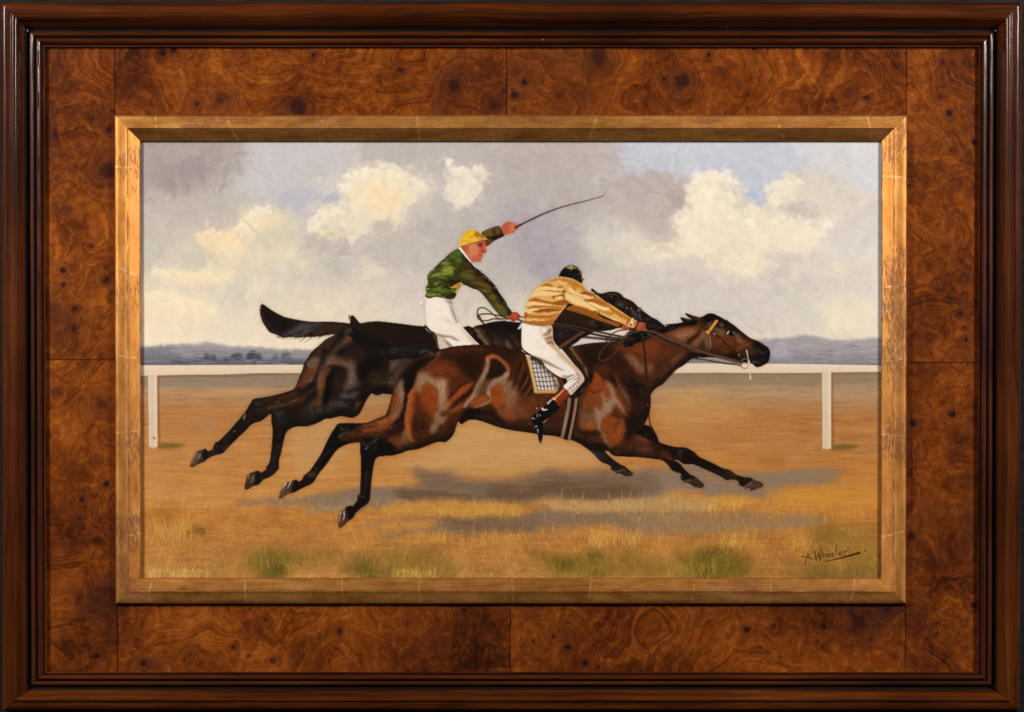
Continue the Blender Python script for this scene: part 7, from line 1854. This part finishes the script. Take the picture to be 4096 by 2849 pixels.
def paint_finish():
    SOFTK[0] = 1.0
    r = np.random.default_rng(71)
    # soft dark outline the painter left round the figures
    fig = (PID >= PARTS.index('painted_horse_dark')).astype(float)
    halo = np.clip(blur(fig, 4) * 1.2, 0, 1) * (1 - fig)
    IMG[:] *= (1 - .12 * halo)[..., None]
    # signature
    sg = np.zeros((PH, PW))
    def pen(pts, w, w2=None):
        nonlocal sg
        sg = np.maximum(sg, fullstroke('E3', pts, w * .82, (w if w2 is None else w2) * .82))
    pen([1480,1200, 1530,1210, 1560,1222], 4, 3); pen([1535,1180, 1520,1230, 1510,1272], 4, 3.4); pen([1535,1175, 1550,1200, 1562,1228], 4, 3)
    pen([1574,1226, 1576,1228], 6)
    pen([1600,1155, 1602,1200, 1608,1240], 4, 4); pen([1608,1240, 1625,1190, 1632,1165], 3, 3); pen([1632,1165, 1640,1200, 1648,1240], 4, 4); pen([1648,1240, 1650,1170, 1648,1100], 3.4, 2.6)
    pen([1668,1140, 1668,1180, 1672,1212], 3.6, 3.6); pen([1672,1196, 1684,1180, 1696,1190, 1698,1212], 3.2)
    pen([1712,1196, 1734,1188, 1730,1176, 1716,1184, 1718,1206, 1740,1204], 3.2); pen([1752,1192, 1772,1184, 1768,1172, 1754,1180, 1757,1202, 1780,1200], 3.2)
    pen([1798,1095, 1792,1150, 1800,1196], 3.4, 3); pen([1818,1180, 1842,1170, 1836,1160, 1822,1168, 1826,1192, 1848,1186], 3.2); pen([1866,1150, 1870,1186], 3.4); pen([1868,1168, 1882,1154, 1896,1152], 3)
    pen([1680,1254, 1800,1226, 1900,1200, 2005,1170], 2.6, 11); pen([2056,1152, 2058,1154], 7); pen([1910,1124, 1912,1126], 4); pen([2186,1186, 2190,1194], 6)
    paint_over(sg, (50,36,16)); part('signature', sg, .4)
    # hairline craquelure
    for i in range(64):
        x, y = r.uniform(1650, 3000), r.uniform(720, 1650)
        if i > 44: x, y = r.uniform(600, 3500), r.uniform(600, 1300)
        an = r.uniform(0, 6.28); pts = [x, y]
        for k in range(3):
            an += r.normal(0, .5); x += 24 * math.cos(an); y += 24 * math.sin(an); pts += [x, y]
        gx, gy = min(PW - 1, max(0, int((pts[0] - PX0) / CELL))), min(PH - 1, max(0, int((pts[1] - PY0) / CELL)))
        lum = IMG[gy, gx].mean()
        S('SRC', pts, 1.3, (128,114,110) if lum > .35 else (110,68,34), 1.0, .32, relief=-.6, n=1)
    for pts in ([2340,625,2450,632,2560,645], [1920,905,1820,912,1680,940], [2780,1240,2880,1248,2935,1262], [2940,1255,3000,1310,3060,1330,3070,1290], [2560,775,2700,765,2800,735,2900,720]):
        S('SRC', pts, 1.8, (122,106,100), 1.2, .5, relief=-.6)
    # dust specks and tiny lifted highlights
    for i in range(420):
        x, y = r.uniform(570, 3520), r.uniform(575, 2310)
        gx, gy = int((x - PX0) / CELL), int((y - PY0) / CELL)
        c = (60,50,44) if r.random() < .6 else (250,240,226)
        S('SRC', [x, y, x + r.normal(0, 2), y + r.normal(0, 2)], r.uniform(1.4, 3), c, 1.2, a=r.uniform(.25, .7), relief=.8)
    IMG[:] += ((N_FINE - .5) * .018 + (N_BR - .5) * .008)[..., None]
    # varnish: a little more depth and colour
    lum = IMG.mean(2, keepdims=True)
    IMG[:] = lum + (IMG - lum) * (1.03 + .07 * ((PID == PARTS.index('painted_ground')) * 1.0))[..., None]
    IMG[:] = IMG - .05 * np.sin(2 * math.pi * np.clip(IMG, 0, 1)) * .5
    np.clip(IMG, 0.012, 1.0, out=IMG)
    HGT[:] += (blur(IMG.mean(2), 1) - blur(IMG.mean(2), 6)) * 1.6 + (N_BR - .5) * .25

paint_sky(); paint_land(); paint_dark_horse(); paint_green_rider(); paint_bay_horse(); paint_gold_rider(); paint_finish()

# ---------------------------------------------------------------- the painting as an object
def mat_paint():
    t = NT('oil_paint')
    c = t.attr('pigment').outputs['Color']
    p = t.obj()
    weave = t.noise(p, 900, 2, 0.5)
    br = t.noise(t.mapping(p, (1, 1, 3.0)), 260, 3, 0.6)
    t.set(Base_Color=c, Roughness=t.math('ADD', 0.40, t.math('MULTIPLY', br, 0.18)), Specular_IOR_Level=0.08, Coat_Weight=0.04, Coat_Roughness=0.20)
    t.bump(t.math('ADD', t.math('MULTIPLY', weave, 0.5), br), 0.10, 0.0004)
    return t.m
M_PAINT = mat_paint()
PAINTING = root_empty('oil_painting', 'oil painting of two galloping racehorses and their riders inside the frame', 'painting')

LABELS = {
    'painted_sky': ('painted_sky', 'painted grey and cream cloudy sky'),
    'painted_hills': ('painted_hill', 'painted blue grey hills with dark trees at the left'),
    'painted_hills.001': ('painted_hill', 'painted mauve hills behind the horse head at the right'),
    'painted_ground': ('painted_ground', 'painted tan racecourse turf with dry grass'),
    'painted_rail': ('painted_rail', 'painted cream white running rail behind the dark horse'),
    'painted_rail.001': ('painted_rail', 'painted cream white running rail and the sliver of hill above it under the bay horse head'),
    'painted_rail_post': ('painted_rail_post', 'painted white rail post at the left edge'),
    'painted_rail_post.001': ('painted_rail_post', 'painted white rail post at the right edge'),
    'painted_horse_dark': ('painted_horse', 'painted dark brown horse galloping behind'),
    'painted_horse_bay': ('painted_horse', 'painted glossy bay horse leading in front'),
    'painted_rider_green': ('painted_jockey', 'painted jockey in green jacket and yellow cap raising a whip'),
    'painted_rider_gold': ('painted_jockey', 'painted jockey in gold jacket crouching over the bay horse'),
    'signature': ('signature', 'painted dark signature in the lower right corner'),
}
def srgb_lin(a):
    return np.where(a <= 0.04045, a / 12.92, ((a + 0.055) / 1.055) ** 2.4)

def build_painting():
    GAIN = 0.79
    lin = srgb_lin(np.clip(IMG, 0, 1)) * GAIN
    xs = PX0 + np.arange(PW) * CELL; ys = PY0 + np.arange(PH) * CELL
    hh = np.clip(HGT, -1.2, 2.2) * 0.00007
    k = PXS * (CAMD - hh) / CAMD
    co = np.empty((PH, PW, 3))
    co[..., 0] = (xs[None, :] - 2048.0) * k
    co[..., 1] = -hh
    co[..., 2] = (1424.5 - ys[:, None]) * k - BASE_Z
    co = co.reshape(-1, 3)
    lin = np.concatenate([lin.reshape(-1, 3), np.ones((PH * PW, 1))], 1)
    # cells: the part that covers at least two corners
    pid = PID[:-1, :-1]
    idx = np.arange(PH * PW).reshape(PH, PW)
    quads = np.stack([idx[:-1, :-1], idx[1:, :-1], idx[1:, 1:], idx[:-1, 1:]], -1)
    made = {}
    for n, name in enumerate(PARTS):
        q = quads[pid == n]
        if len(q) == 0: continue
        used, inv = np.unique(q.ravel(), return_inverse=True)
        me = bpy.data.meshes.new(name.split('/')[-1])
        me.vertices.add(len(used)); me.loops.add(len(q) * 4); me.polygons.add(len(q))
        me.vertices.foreach_set('co', co[used].astype(np.float32).ravel())
        me.loops.foreach_set('vertex_index', inv.astype(np.int32).ravel())
        me.polygons.foreach_set('loop_start', np.arange(0, len(q) * 4, 4, dtype=np.int32))
        me.polygons.foreach_set('use_smooth', np.ones(len(q), dtype=bool))
        me.update(calc_edges=True)
        a = me.color_attributes.new('pigment', 'FLOAT_COLOR', 'POINT')
        a.data.foreach_set('color', lin[used].astype(np.float32).ravel())
        me.materials.append(M_PAINT)
        if '/' in name:
            par, nm = name.split('/')
            nm = nm.split('.')[0]
            o = link(nm, me, made[par])
        else:
            nm, lab = LABELS[name]
            o = link(nm, me, PAINTING, lab)
        made[name] = o
def order_parts():
    # parents must exist before their sub-parts
    global PARTS, PID
    new = sorted(range(len(PARTS)), key=lambda i: ('/' in PARTS[i], i))
    lut = np.zeros(len(PARTS), dtype=np.int32)
    for k_, i in enumerate(new): lut[i] = k_
    PID = lut[PID]; PARTS = [PARTS[i] for i in new]
order_parts()
build_painting()

# the panel the paint sits on
def board(name, rect, h0, h1, mat, parent):
    l, t, r, b = rect
    vs = [PT(x, y, h) for h in (h1, h0) for (x, y) in ((l, t), (r, t), (r, b), (l, b))]
    fs = [(0, 3, 2, 1), (4, 5, 6, 7)] + [(k, (k + 1) % 4, 4 + (k + 1) % 4, 4 + k) for k in range(4)]
    me = bpy.data.meshes.new(name); me.from_pydata(vs, [], fs); me.materials.append(mat)
    return link(name, me, parent)
board('panel', (542, 545, 3546, 2333), -0.006, -0.0006, M_BACK, PAINTING)
